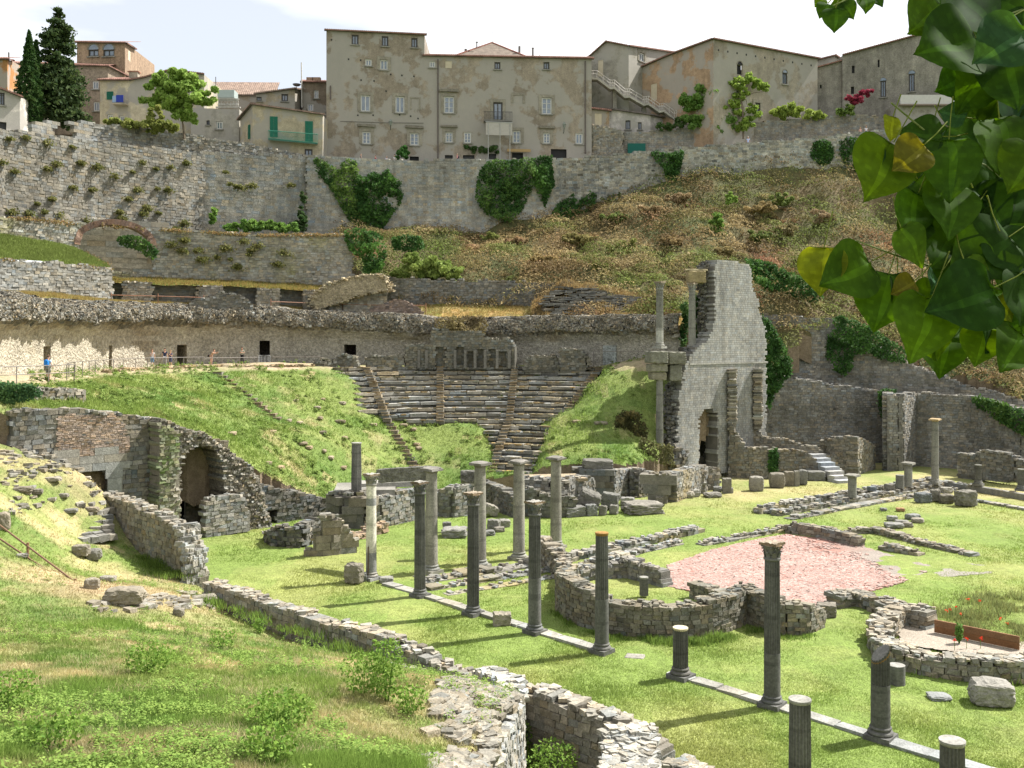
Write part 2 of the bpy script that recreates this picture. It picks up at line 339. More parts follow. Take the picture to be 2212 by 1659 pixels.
def hfield(mb, f, poly, step, colf, namp=0.0, nscale=.5, seed=3, skirt=0):
    xs = [p[0] for p in poly]; ys = [p[1] for p in poly]
    gx = np.arange(min(xs), max(xs)+step, step); gy = np.arange(min(ys), max(ys)+step, step)
    X, Y = np.meshgrid(gx, gy); Z = f(X, Y); pt = np.stack([X, Y, Z], -1)
    if namp: pt[..., 2] += namp*fbm(np.stack([X, Y, X*0], -1), nscale, seed)
    m, n = X.shape; i = np.arange(m-1)[:, None]; j = np.arange(n-1)[None]
    q = np.stack([i*n+j, i*n+j+1, (i+1)*n+j+1, (i+1)*n+j], -1).reshape(-1, 4)
    ce = pt.reshape(-1, 3)[q].mean(1); keep = inpoly(ce[:, 0], ce[:, 1], poly)
    q = q[keep]; ce = ce[keep]; V = pt.reshape(-1, 3).copy()
    # snap the ragged rim onto the outline and hang a short skirt from it
    used = np.unique(q); out_ = used[~inpoly(V[used, 0], V[used, 1], poly)]
    if len(out_):
        pa = np.array(poly, float); pb = np.roll(pa, -1, 0); dd = pb-pa; qq = V[out_, None, :2]
        tt = np.clip(((qq-pa[None])*dd[None]).sum(2)/(dd*dd).sum(1)[None], 0, 1); pr = pa[None]+dd[None]*tt[..., None]; di = np.linalg.norm(pr-qq, axis=2); b = di.argmin(1)
        near = di.min(1) < step*1.5; V[out_[near], :2] = pr[np.arange(len(out_)), b][near]
    mb.addq(V, q, colf(ce))
    if skirt:
        e = np.concatenate([q[:, [0, 1]], q[:, [1, 2]], q[:, [2, 3]], q[:, [3, 0]]]); key = np.sort(e, 1)[:, 0]*10000000+np.sort(e, 1)[:, 1]; un, idx, cnt = np.unique(key, return_index=True, return_counts=True); e = e[idx[cnt == 1]]
        a, b = V[e[:, 0]], V[e[:, 1]]; dn = np.array([0, 0, skirt]); mb.addq(np.stack([a, b, b-dn, a-dn], 1), np.arange(4*len(e)).reshape(-1, 4), DIRT*.6)
def cast(x, y, f, D0, D1, n=400):
    D = np.linspace(D0, D1, n); X = (x-CX)*D/F; z = f(X, D); r = CZ-(y-HY)*D/F; k = np.argmax(z >= r); k = k if (z >= r).any() else n-1
    return np.array([X[k], D[k], z[k]])
def sample_view(n, Dmin, Dmax, x0=-40, x1=2250):
    D = 1/rng.uniform(1/Dmax, 1/Dmin, n); x = rng.uniform(x0, x1, n); return (x-CX)*D/F, D
def grasscol(p, dry=.0, seed=0):
    a = fbm(p, .22, 11+seed)*1.5+.5*fbm(p, 1.1, 12+seed); b = fbm(p, .5, 21+seed)+.35*fbm(p, 2.3, 22+seed)
    c = lerp3(GR, GR2, np.clip(.45+a, 0, 1)); return lerp3(c, STRAW, np.clip((b-.12+dry)*2.4, 0, 1)*.85)
def lawncol(p):
    b = fbm(p*[1, 1, 0], .18, 31)*1.3+.5*fbm(p*[1, 1, 0], .9, 32)
    c = lerp3(np.array([.15, .205, .048]), np.array([.22, .24, .075]), np.clip(.35+b, 0, 1))
    far = np.clip((p[:, 1]-72)/12, 0, 1)*np.clip((p[:, 0]-6)/12, 0, 1)*np.clip(.5+fbm(p*[1, 1, 0], .25, 33), 0, 1)
    return lerp3(c, STRAW*1.05, far*.75)
# wall lines (world): W1 long wall, W2 bank end, analemma wall of the theatre
W1A, W1B = np.array([-15.1, 49.6]), np.array([4.3, 31.0])
def sideW1(X, Y): return (W1B[0]-W1A[0])*(Y-W1A[1])-(W1B[1]-W1A[1])*(X-W1A[0])
def lawnz(X, Y):
    X = np.asarray(X, float); Y = np.asarray(Y, float)
    tr = (sideW1(X, Y) < 0) & (X < 4.9) & (X > -40)
    return np.where(tr, -1.05, 0.0)+.05*vn(np.stack([X, Y, X*0], -1), .35, 4)*(1-tr)
mb = MB(); lawn_poly = [(-45, 16), (90, 16), (90, 120), (-45, 120)]
hfield(mb, lawnz, lawn_poly, .5, lawncol, .035, .9)
tag(mb.build('lawn', M_ground, smooth=True), kind='structure')
mb = MB(); g = np.array([[[-2500, -600, -2.], [2500, -600, -2]], [[-2500, 3000, -2], [2500, 3000, -2]]]); gridmesh(mb, g, GR2)
tag(mb.build('ground', M_ground), kind='structure')
bank_c = [P(*a) for a in [(0, 1659, 16), (500, 1659, 17), (900, 1659, 19), (0, 1500, 24), (500, 1500, 26), (900, 1500, 27), (0, 1400, 31), (400, 1400, 34),
    (700, 1440, 34), (950, 1466, 33), (1000, 1480, 30), (1040, 1560, 26), (1030, 1659, 23), (0, 1330, 38), (200, 1310, 41), (455, 1318, 47), (530, 1352, 45), (600, 1384, 43.3), (680, 1402, 41.5),
    (740, 1414, 40.3), (850, 1432, 38), (960, 1470, 35.2), (0, 1200, 46), (0, 1100, 52), (0, 1000, 58), (0, 960, 60), (60, 985, 60), (100, 1050, 57),
    (200, 1050, 60), (235, 1085, 60.5), (130, 1130, 56), (200, 1200, 53), (230, 1250, 50.5), (300, 1265, 48.5), (400, 1290, 47), (300, 1230, 53), (390, 1265, 51),
    (-200, 1000, 57), (-200, 1300, 38), (-200, 1600, 18), (160, 1010, 61.5)]]
bank_c += [np.array(a, float) for a in [(0, 0, 11.7), (-15, 0, 11.9), (10, 0, 11.4), (0, 6, 10), (-10, 6, 10.4), (14, 6, 8.5), (-8, 12, 7.2), (0, 12, 7.0), (-5, 14.5, 6.3), (10, 14, 3.5), (16, 15, 0.5), (30, 15, 0), (-30, 5, 12), (3, 16, 5.0), (-60, 0, 13), (40, 0, 8), (-60, 54, 9)]]
bank_f = tps(bank_c, .3)
bank_poly = [(-70, -12), (40, -12), (40, 15.5), (-1.9, 15.5), (-.9, 24), (.1, 31), (.1, 33.5), (-.95, 36.1), (-15.4, 49.9), (-16.5, 52.3), (-25, 61.2), (-31, 60.3), (-40, 54), (-70, 50)]
def bankcol(p):
    c = grasscol(p, .02); u = (p[:, 0]*F/p[:, 1]+CX); y = HY+(CZ-p[:, 2])*F/p[:, 1]
    dirt = np.exp(-((p[:, 0]+18)/5)**2-((p[:, 1]-45)/5)**2)+np.exp(-((p[:, 0]+26)/5)**2-((p[:, 1]-60)/4)**2)*.7+np.exp(-((p[:, 0]-0)/2)**2-((p[:, 1]-28)/6)**2)*.9
    k = fbm(p, .8, 41); c = lerp3(c, np.array([.38, .28, .17]), np.clip(dirt*1.2+k*.5-.25, 0, 1)*.85)
    return lerp3(c, STRAW*1.1, np.clip(fbm(p, .33, 43)*2-.12, 0, .85))
mb = MB(); hfield(mb, bank_f, bank_poly, .25, bankcol, .12, .8, skirt=4)
tag(mb.build('grassy_bank', M_ground, smooth=True), kind='structure')
# cavea
cv_c = [P(*a) for a in [(160, 815, 76), (300, 803, 88), (470, 797, 95), (700, 796, 100), (930, 796, 102.5), (1110, 796, 102.5), (1295, 800, 100), (1390, 805, 96),
    (175, 855, 70), (330, 900, 71), (450, 940, 72.5), (560, 1000, 74), (700, 1080, 76), (895, 1012, 87), (1060, 1018, 86), (1200, 960, 88), (1300, 930, 90),
    (1330, 980, 86), (1390, 900, 92), (1100, 1017, 85), (590, 905, 86), (830, 912, 93), (950, 912, 94), (1100, 912, 94), (700, 950, 84), (780, 1060, 82), (1430, 960, 91),
    (100, 822, 69), (0, 832, 65.5), (60, 828, 67), (-60, 836, 63), (20, 885, 61.8), (100, 880, 64.6)]]
cv_c += [np.array([*XD(x, D), 10.5]) for x, D in [(-60, 72), (0, 78), (120, 87), (240, 96), (390, 104), (570, 108), (750, 109), (950, 109), (1110, 108), (1300, 104), (1470, 98)]]
cv_c += [np.array([*XD(a, b), c]) for a, b, c in [(860, 100, 8.7), (1000, 100, 8.7), (1150, 99, 8.5), (900, 96, 6.6), (1050, 96, 6.4), (1100, 90, 3.9)]]
cv_t = tps(cv_c, 1.0)
def cv_f(X, Y):
    X = np.asarray(X, float); Y = np.asarray(Y, float); z = cv_t(X, Y); r = np.hypot(X+3.5, Y-77.5); px = CX+X*F/Y
    k = (27.3-r)/1.03; xl = np.interp(k, [-1, 3, 8, 10, 10.6, 11, 18], [725, 770, 785, 885, 1030, 1040, 1068]); xr = np.interp(k, [-1, 3, 8, 10, 18], [1322, 1300, 1245, 1195, 1160])
    w = np.clip((px-xl)/12, 0, 1)*np.clip((xr-px)/12, 0, 1)*np.clip((r-8.2)*2, 0, 1)*np.clip((28.6-r)*2, 0, 1)
    cone = 10.45-.461*(27.3-r)-.75
    return np.where(w > 0, z*(1-w)+np.minimum(z, cone)*w, z)
cv_poly = [(-36, 58.5), (-31.3, 60.9), (-14.5, 75.9), (-9, 80.5), (-5, 85), (4, 84), (10, 84.5), (13, 88.5), (14.2, 91.5), (19.6, 96), (24.5, 100.5), (21, 104), (10, 110), (-5, 111.5), (-20, 110), (-34, 106), (-43, 97), (-46, 88), (-46, 75), (-42, 62)]
def cvcol(p):
    c = grasscol(p, -.12, 5); c = lerp3(c, STRAW, np.clip(fbm(p, .4, 51)*2.2-.25, 0, 1)*.6)
    path = np.clip((p[:, 2]-10.2)/.25, 0, 1); return lerp3(c, DIRT*1.05, path*np.clip(.75+fbm(p, .5, 52), .2, 1))
mb = MB(); hfield(mb, cv_f, cv_poly, .6, cvcol, .22, .45, skirt=4)
tag(mb.build('theatre_slope', M_ground, smooth=True), kind='structure')
# upper hillside
hl_c = [P(*a) for a in [(830, 612, 117), (1000, 615, 118), (1170, 618, 116), (1300, 595, 116), (1480, 595, 115), (1600, 620, 115), (1650, 676, 112.5), (1800, 690, 112.5), (1960, 780, 109.5),
    (2212, 863, 103.5), (2400, 920, 99.5), (850, 500, 134.5), (1000, 500, 134.5), (1200, 480, 135), (1350, 418, 136), (1450, 392, 137), (1640, 377, 137.5), (1850, 372, 138.5), (2110, 410, 139.5), (2400, 440, 141),
    (1000, 545, 127), (1300, 515, 127), (1500, 500, 127), (1700, 540, 126), (1900, 580, 125), (2100, 640, 122), (860, 560, 124), (760, 540, 124), (1150, 580, 121), (1450, 560, 121)]]
hl_f = tps(hl_c, 1.0)
hl_c += [P(*a) for a in [(1200, 690, 109), (1350, 690, 108.5), (1500, 700, 107), (1600, 800, 107.2), (1000, 660, 117), (1700, 800, 108)]]
hl_f = tps(hl_c, 1.0)
hl_poly = [tuple(XD(x, D)) for x, D in [(735, 121), (830, 116.5), (1170, 115.5), (1180, 109), (1500, 106.8), (1640, 108), (1800, 112.6), (1960, 109.6), (2212, 103.6), (2400, 99), (2450, 142), (2110, 140.5), (1850, 140), (1640, 139), (1440, 138), (1300, 137), (1030, 136), (870, 135), (735, 132)]]
def hlcol(p):
    a = fbm(p, .12, 61)*1.4+.4*fbm(p, .6, 62); return lerp3(np.array([.12, .09, .045]), np.array([.07, .085, .03]), np.clip(.5+a, 0, 1))  # soil kept dark to paint the shade between the scrub clumps
mb = MB(); hfield(mb, hl_f, hl_poly, .8, hlcol, 1.7, .22, skirt=3)
tag(mb.build('hillside', M_ground, smooth=True), kind='structure')
def strip(name, front, back, col, namp=.15, n=90, m=8, matl=None, kind='structure', label=None, cat=None, colf=None):
    """sloping ground between two lines of (x, y, D)"""
    a = smooth_path([P(*p) for p in front], n); b = smooth_path([P(*p) for p in back], n); t = np.linspace(0, 1, m)[:, None, None]
    g = a[None]*(1-t)+b[None]*t; g[..., 2] += namp*fbm(g, .8, 7)
    mb = MB(); gridmesh(mb, g, colf(g.reshape(-1, 3)).reshape(g.shape) if colf else col); o = mb.build(name, matl or M_ground, smooth=True)
    tag(o, label, cat, kind=kind); return g
def drycol(p): return lerp3(lerp3(OCHRE*1.15, np.array([.17, .2, .05]), np.clip(.45+fbm(p, .4, 71)*1.6, 0, 1)), STRAW, np.clip(fbm(p, .9, 72)*2, 0, .7))
g_t3 = strip('upper_lawn', [(-60, 555, 93), (0, 560, 95), (80, 563, 98), (160, 571, 101), (233, 579, 103.8)], [(-60, 503, 96.5), (0, 506, 99.5), (80, 518, 102), (160, 536, 105.5), (228, 570, 106)], GR*1.15, .1)
g_ter = strip('ruin_terrace', [(-80, 642, 71), (0, 641, 79.5), (120, 645, 89), (240, 652, 98), (390, 664, 106), (570, 670, 110), (750, 683, 111.3), (950, 692, 111.0), (1110, 694, 110.2), (1300, 696, 106.5), (1480, 704, 100.5)],
      [(-80, 632, 76), (0, 633, 86), (120, 636, 95), (240, 650, 104.3), (390, 656, 107.2), (570, 662, 110.6), (750, 664, 115), (950, 658, 116), (1110, 660, 115.8), (1300, 676, 112), (1480, 676, 110)], None, .2, colf=drycol)
g_nt = strip('niche_roof_turf', [(236, 607, 104.3), (300, 614, 105.5), (450, 617, 108), (600, 624, 110.8), (722, 630, 113.2)], [(236, 598, 109), (300, 600, 110), (450, 604, 113), (600, 612, 115), (730, 618, 117)], None, .2,
      colf=lambda p: lerp3(GR, OCHRE*1.0+[0, .03, 0], np.clip((.2-(p[:, 2]-p[:, 2].min())*.02)+fbm(p, .5, 74)*1.4+.2, 0, 1)))
g_md = strip('ruin_mound', [(1150, 690, 108.5), (1210, 690, 108.5), (1280, 690, 108), (1350, 688, 107.5), (1490, 690, 106)], [(1150, 657, 113), (1210, 611, 113), (1280, 617, 113), (1350, 632, 112.5), (1490, 652, 111)], None, .9, m=16,
      colf=lambda p: lerp3(np.array([.09, .075, .05]), OCHRE*.9, np.clip((p[:, 2]-20)/3+fbm(p, .7, 75)*1.3-.2, 0, 1)))
# promenade and town ground behind the city wall
mb = MB(); pr = [P(-100, 300, 100), P(0, 300, 106), P(430, 345, 127), P(660, 352, 134), P(870, 356, 138), P(1290, 350, 140), P(1640, 325, 142), P(1850, 300, 143), P(2300, 270, 146)]
g = np.stack([np.array(pr), np.array(pr)*[1.7, 0, 1]+[0, 240, 0]]); gridmesh(mb, g, np.array([.3, .28, .25])); tag(mb.build('promenade', M_ground), kind='structure')

# ------------------------------------------------------------------ walls of the setting, block by block
def wallpx(name, label, cat, pts, zb=None, mats=M_stone, group=None, parent=None, n=0, **k):
    """pts: (x, D, ytop, ybot)"""
    pts = np.array(pts, float); pp = np.stack([(pts[:, 0]-CX)*pts[:, 1]/F, pts[:, 1], ZY(pts[:, 2], pts[:, 1]), ZY(pts[:, 3], pts[:, 1])], 1)
    if n: pp = smooth_path(pp, n)
    mb = MB(); masonry(mb, pp[:, :2], pp[:, 2], pp[:, 3] if zb is None else zb, **k)
    o = mb.build(name, mats, parent)
    if label: tag(o, label, cat, group)
    return o, pp
CW = np.array([.27, .258, .225]); CWM = np.array([.36, .34, .295])
wallpx('city_wall', 'high lit grey city wall at the left dotted with plant tufts', 'city wall', [(-90, 97, 262, 478), (0, 103, 280, 482), (200, 113, 306, 492), (432, 124, 331, 503)], th=1.5, bw=.62, bh=.34, col=CW*[.68, .665, .64], jit=.03, jag=.02, rub=.1, mats=M_wall, amt=.13, gap=.02, mortar=CWM*[.70, .67, .62])
wallpx('city_wall', 'smooth grey city wall stretch between the tufted wall and the blocky corner', 'city wall', [(434, 125.5, 330, 505), (662, 131.5, 339, 505)], th=1.5, bw=.8, bh=.4, col=CW*.95, jit=.01, jag=.02, rub=.1, mats=M_wall, amt=.07, gap=.015, mortar=CWM*.9)
wallpx('city_wall', 'middle city wall under the palace with the big ivy patches', 'city wall', [(662, 130.8, 339, 512), (760, 133, 343, 512), (870, 135, 346, 512), (1028, 136, 347, 512), (1200, 137, 344, 500)], th=1.5, bw=.7, bh=.36, col=CW*1.08, jit=.012, jag=.02, rub=.1, mats=M_wall, amt=.09, n=20, gap=.018, mortar=CWM)
wallpx('city_wall', 'right city wall of dark squared blocks climbing above the rusty slope', 'city wall', [(1200, 137, 344, 500), (1290, 137, 339, 470), (1440, 138, 322, 430), (1640, 139, 308, 410), (1740, 139.5, 300, 400), (1890, 140.5, 283, 400), (1990, 141, 276, 400), (2110, 141.5, 262, 420), (2400, 143, 250, 430)], th=1.5, bw=.66, bh=.36, col=CW*.88, jit=.03, jag=.02, rub=.1, mats=M_wall, amt=.2, gap=.03, mortar=CWM*1.05)
# upper-left parapet wall in front of the trees
def arch_keep(u0, u1, z0, zs):
    r = (u1-u0)/2; c = (u0+u1)/2
    def f(u, z): return ~((u > u0) & (u < u1) & (z > z0) & (z < zs+np.sqrt(np.maximum(r*r-(u-c)**2, 0))))
    return f
pp0 = [(70, 112, 263, 300), (192, 118, 265, 305)]
def _u(x, D): return None
L0 = np.linalg.norm(XD(192, 118)-XD(70, 112)); uu = lambda x: (x-70)/(122)*L0
wallpx('garden_wall', 'rendered garden wall with an arched opening below the cypress', 'garden wall', pp0, th=.8, bw=.8, bh=.4, col=LGREY*.9, jit=.01, jag=0, rub=0, mats=M_wall, amt=.05, keep=arch_keep(uu(111), uu(160), ZY(310, 115), ZY(287, 115)))
wallpx('garden_wall', 'upper rubble garden wall sloping down below the green round tree', 'garden wall', [(192, 118.2, 265, 310), (300, 122, 277, 318), (380, 125, 288, 325), (470, 128, 302, 332), (560, 131, 316, 338), (662, 134, 338, 345)], th=.9, bw=.5, bh=.3, col=CW*.85, jit=.05, jag=.08, rub=.3, mats=M_wall)
# walls under the city wall
T2 = [(-60, 97, 462, 512), (0, 100, 470, 520), (90, 103.5, 476, 540), (168, 106.5, 484, 605), (330, 110.5, 496, 612), (450, 112.5, 503, 620), (560, 114.5, 508, 622), (660, 115.8, 508, 625), (760, 117, 508, 625)]
Lp = pathlen(np.array([XD(a[0], a[1]) for a in T2])); xs_ = [a[0] for a in T2]
ux = lambda x: np.interp(x, xs_, Lp)
ac, ar = ux(246), (ux(327)-ux(167))/2; azs = ZY(532, 108.5); rise = ZY(486, 108.5)-azs
def k_arch(u, z): return ~((np.abs(u-ac) < ar) & (z > ZY(583, 108)) & (z < azs+rise*np.sqrt(np.maximum(1-((u-ac)/ar)**2, 0))))
o, _ = wallpx('terrace_wall', 'rough terrace wall with a wide shallow brick arch under the lit city wall', 'terrace wall', T2, th=1.0, bw=.5, bh=.27, col=np.array([.26, .245, .205]), jit=.04, jag=.2, rub=.6, keep=k_arch, moss=np.array([.2, .19, .09]))
wallpx('recess', None, None, [(150, 109, 480, 612), (345, 113, 480, 612)], parent=o, th=.5, bw=1.5, bh=.6, col=np.array([.30, .27, .21]), jit=.01, jag=0, rub=0, amt=.06)
mb = MB(); th_ = np.linspace(.05, np.pi-.05, 70); pth = np.array([XD(a[0], a[1]) for a in T2])
uu_ = ac+np.cos(th_)*(ar+.25); zz_ = azs+np.sin(th_)*(rise+.25)
x_, y_, a_ = along(pth, Lp, uu_); tg = np.arctan2(np.cos(th_)*rise, -np.sin(th_)*ar)
for i in range(70):
    v = _SG*[.17, .62, .32]; R = np.array(Matrix.Rotation(a_[i], 3, 'Z')@Matrix.Rotation(-tg[i]+0, 3, 'Y')); mb.addq(v@R.T+[x_[i], y_[i], zz_[i]], _BQ, varc([.27, .18, .135], 6, .15))
mb.build('brick_arch', M_stone, o)
wallpx('retaining_wall', 'pale block retaining wall at the left edge below the sloping upper lawn', 'retaining wall', [(-60, 92.4, 556, 645), (0, 94.5, 561, 648), (120, 99, 566, 655), (180, 101.2, 574, 655), (236, 103.6, 582, 658)], th=1, bw=.5, bh=.28, col=LGREY*1.05, jit=.04, jag=.2, rub=.5, moss=TUFA)
# niche terrace
NT = [(238, 104.6, 606, 662), (450, 108.3, 618, 668), (600, 111, 625, 672), (722, 113.4, 630, 676)]
Ln = pathlen(np.array([XD(a[0], a[1]) for a in NT])); un = lambda x: np.interp(x, [a[0] for a in NT], Ln)
def k_n(u, z):
    m = np.ones(np.shape(u), bool)
    for a, b in [(240, 262), (328, 424), (478, 552), (603, 655)]: m &= ~((u > un(a)) & (u < un(b)))
    return m
o, _ = wallpx('niche_wall', 'row of ruined stone niches under a strip of turf above the theatre wall', 'ruined wall', NT, th=1.2, bw=.42, bh=.24, col=TUFA*1.05, jit=.05, jag=.1, rub=.4, keep=k_n)
wallpx('niche_back', None, None, [(230, 106.4, 606, 668), (450, 110, 616, 670), (600, 112.7, 622, 672), (735, 115.4, 624, 676)], parent=o, th=.6, bw=.5, bh=.26, col=GREY*1.1, jit=.03, jag=.1, rub=0)
mb = MB(); uL = [] if True else [P(238, 606, 104.4), P(450, 617, 108.1), P(600, 624, 110.8), P(722, 629, 113.2)]; uB = [P(232, 606, 108.8), P(450, 616, 112.2), P(600, 622, 114.8), P(735, 620, 117.5)]

wallpx('dividing_wall', 'tumbled low stone wall in front of the turf-covered niches', 'ruined wall', [(413, 104.5, 652, 668), (445, 105, 640, 670), (470, 105.6, 634, 672), (525, 106.5, 636, 672), (545, 107, 660, 672)], th=.8, bw=.4, bh=.22, col=DGREY*1.3, jit=.06, jag=.4, rub=1.2)
wallpx('terrace_wall', 'dark retaining wall under the green bushes right of the fallen vault', 'terrace wall', [(838, 116.4, 600, 668), (930, 116.6, 603, 668), (1050, 116.5, 608, 668), (1170, 116, 612, 668), (1240, 115.8, 618, 668)], th=1, bw=.45, bh=.26, col=DGREY*1.5, jit=.05, jag=.3, rub=.4, moss=np.array([.07, .07, .04]))
wallpx('brick_stub_wall', 'small stepped brick wall remnant on the terrace right of the fallen vault', 'ruined wall', [(798, 112.5, 664, 680), (830, 112.6, 655, 680), (850, 112.6, 648, 680), (875, 112.7, 650, 680), (895, 112.7, 660, 680), (912, 112.8, 668, 680)], th=.8, bw=.4, bh=.2, col=np.array([.22, .17, .14]), jit=.04, jag=.1, rub=1.5)
# right-hand walls in shade
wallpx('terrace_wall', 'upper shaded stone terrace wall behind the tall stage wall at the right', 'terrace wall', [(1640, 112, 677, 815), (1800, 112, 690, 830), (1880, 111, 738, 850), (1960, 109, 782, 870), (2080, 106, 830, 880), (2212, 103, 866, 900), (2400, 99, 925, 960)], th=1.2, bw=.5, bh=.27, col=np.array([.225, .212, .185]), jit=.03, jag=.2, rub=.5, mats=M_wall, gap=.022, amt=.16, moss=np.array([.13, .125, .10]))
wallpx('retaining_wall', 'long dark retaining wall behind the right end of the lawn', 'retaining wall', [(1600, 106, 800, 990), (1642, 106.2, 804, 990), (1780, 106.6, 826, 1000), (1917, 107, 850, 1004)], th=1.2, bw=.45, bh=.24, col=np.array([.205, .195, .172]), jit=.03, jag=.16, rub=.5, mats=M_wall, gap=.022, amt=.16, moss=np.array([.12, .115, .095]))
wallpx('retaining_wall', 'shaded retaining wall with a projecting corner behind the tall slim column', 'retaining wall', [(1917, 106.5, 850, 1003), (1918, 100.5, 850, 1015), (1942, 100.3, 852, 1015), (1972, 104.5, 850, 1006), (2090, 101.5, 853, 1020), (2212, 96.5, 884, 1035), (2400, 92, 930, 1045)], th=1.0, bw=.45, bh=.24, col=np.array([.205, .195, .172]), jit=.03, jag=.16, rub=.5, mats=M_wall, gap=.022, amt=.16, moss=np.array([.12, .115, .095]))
# ring wall of the theatre (crypta): plastered wall, overhanging rubble vault
ring = smooth_path(np.array([[*XD(x, D), 0] for x, D in [(-90, 68), (0, 78), (120, 87), (240, 96), (390, 104), (570, 108), (750, 109), (950, 109), (1110, 108), (1300, 104), (1475, 98)]]), 420)[:, :2]
Lr = pathlen(ring); x_, y_, a_ = along(ring, Lr, Lr); nrm = np.stack([np.sin(a_), -np.cos(a_)], -1)
prof = [(0, 10.3), (0, 10.9), (0, 11.5), (0, 12.1), (.02, 12.75), (.05, 13.2), (.15, 13.7), (.35, 14.15), (.6, 14.5), (.9, 14.75), (1.15, 15.0), (1.3, 15.3), (1.3, 15.6), (1.2, 15.9), (1.05, 16.2), (.8, 16.45), (.4, 16.7), (-.1, 16.9), (-.8, 17.05), (-1.6, 17.15), (-2.6, 17.2)]
prof = np.array(prof); m_ = len(prof)
gr = np.zeros((m_, len(ring), 3)); rx = CX+ring[:, 0]*F/ring[:, 1]
lowf = 1-.35*np.clip((rx-900)/300, 0, 1)                      # the vault is thinner to the right
for k in range(m_):
    of = prof[k, 0]*lowf; z = 10.5+(prof[k, 1]-10.5)*np.where(prof[k, 1] < 12.9, 1, 1-(1-np.interp(rx, [550, 750, 950, 1300], [1, .90, .80, .80]))*min(1, (prof[k, 1]-12.8)/1.2))
    gr[k, :, :2] = ring+nrm*of[:, None]; gr[k, :, 2] = z
isr = np.clip((prof[:, 1]-14.75)/.3, 0, 1)[:, None]
nz = fbm(gr, .9, 81, 5); nz2 = fbm(gr*[.35, .35, 1], .5, 82)
amp = .06+isr*.75; amp = amp+0*nz
gr[..., :2] += nrm[None]*((nz+.5*nz2)*amp)[..., None]; gr[..., 2] += (fbm(gr, 1.3, 83)*.35+nz2*.55)*np.clip((prof[:, 1]-13.5)/1.0, 0, 1)[:, None]*(1-.4*np.clip((prof[:, 1]-16.8)/.4, 0, 1)[:, None])
uring = lambda x: np.interp(x, rx, Lr)
doors = [(93, 109, 10.3, 12.9, 0), (234, 242, 10.3, 12.9, 0), (381, 405, 10.3, 12.75, 0), (560, 583, 10.3, 13.1, 1), (745, 768, 11.2, 12.75, 0), (1306, 1330, 10.3, 12.7, 2)]
mb = MB(); i = np.arange(m_-1)[:, None]; j = np.arange(len(ring)-1)[None]; n_ = len(ring)
q = np.stack([i*n_+j, i*n_+j+1, (i+1)*n_+j+1, (i+1)*n_+j], -1)
ok = np.ones(q.shape[:2], bool)
for a, b, z0, z1, kk in doors:
    if kk == 2: continue
    cols_ = (rx[:-1]+rx[1:])/2; mm = (cols_ > a) & (cols_ < b)
    for k in range(m_-1):
        zc = (prof[k, 1]+prof[k+1, 1])/2
        if z0 < zc < z1: ok[k] &= ~mm
ce = gr.reshape(-1, 3)[q.reshape(-1, 4)].mean(1); sel = ok.reshape(-1)
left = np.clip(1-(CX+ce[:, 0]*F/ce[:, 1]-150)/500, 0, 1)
cp = lerp3(np.array([.29, .272, .228]), np.array([.39, .35, .27]), left)  # sunlight on the left stretch painted in as paler plaster
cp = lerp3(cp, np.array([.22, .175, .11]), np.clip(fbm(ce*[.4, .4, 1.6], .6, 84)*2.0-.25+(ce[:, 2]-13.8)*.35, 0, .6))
st_ = np.clip(np.abs(((ce[:, 2]-10.3) % .3)/.3-.5)*2-.75, 0, 1)*(ce[:, 2] < 12.8)
cr = varc(TUFA*.82, len(ce), .28, .06); cr = lerp3(cr, np.array([.10, .095, .075]), np.clip(fbm(ce, 1.2, 85)*2.2+.15, 0, 1)*.8)
kz = np.clip((ce[:, 2]-np.interp(CX+ce[:, 0]*F/ce[:, 1], [550, 950], [14.45, 13.75])-.5*fbm(ce, .6, 86))/.25, 0, 1)
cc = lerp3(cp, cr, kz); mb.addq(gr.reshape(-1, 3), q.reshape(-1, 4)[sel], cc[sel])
# stones bristling from the broken vault
npt = 26000; uu2 = rng.uniform(0, Lr[-1], npt); kk = rng.uniform(10.2, m_-3.2, npt); ju = np.interp(uu2, Lr, np.arange(n_)); 
a0 = gr[np.floor(kk).astype(int), np.floor(ju).astype(int)]; a1 = gr[np.floor(kk).astype(int)+1, np.floor(ju).astype(int)]; pt = a0+(a1-a0)*(kk % 1)[:, None]
s = rng.uniform(.05, .15, npt); boxes(mb, pt, np.stack([s*1.2, s*1.1, s*.7], -1), rng.uniform(0, 3, npt), varc(TUFA*.92, npt, .35, .06), .05)
# passage interiors behind the doorways, some backs near-black to paint the dark inside
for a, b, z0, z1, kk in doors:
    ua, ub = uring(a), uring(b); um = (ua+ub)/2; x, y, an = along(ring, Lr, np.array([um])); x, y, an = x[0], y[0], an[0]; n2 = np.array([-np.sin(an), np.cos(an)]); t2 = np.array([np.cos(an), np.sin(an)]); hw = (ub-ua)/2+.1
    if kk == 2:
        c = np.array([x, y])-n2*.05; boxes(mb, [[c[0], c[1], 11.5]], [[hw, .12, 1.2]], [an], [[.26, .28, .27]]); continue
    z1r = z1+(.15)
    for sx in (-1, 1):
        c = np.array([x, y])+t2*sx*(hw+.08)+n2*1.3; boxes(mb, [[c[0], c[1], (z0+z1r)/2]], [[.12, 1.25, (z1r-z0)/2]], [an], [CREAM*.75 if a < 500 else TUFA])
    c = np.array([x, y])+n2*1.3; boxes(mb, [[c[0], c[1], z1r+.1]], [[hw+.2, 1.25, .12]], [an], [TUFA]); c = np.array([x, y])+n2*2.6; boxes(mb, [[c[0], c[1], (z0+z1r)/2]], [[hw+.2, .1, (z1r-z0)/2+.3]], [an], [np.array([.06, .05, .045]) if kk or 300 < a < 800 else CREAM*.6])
tag(mb.build('ring_wall', M_rubble), 'curving plastered theatre wall with an overhanging band of broken vault rubble', 'ruined wall')
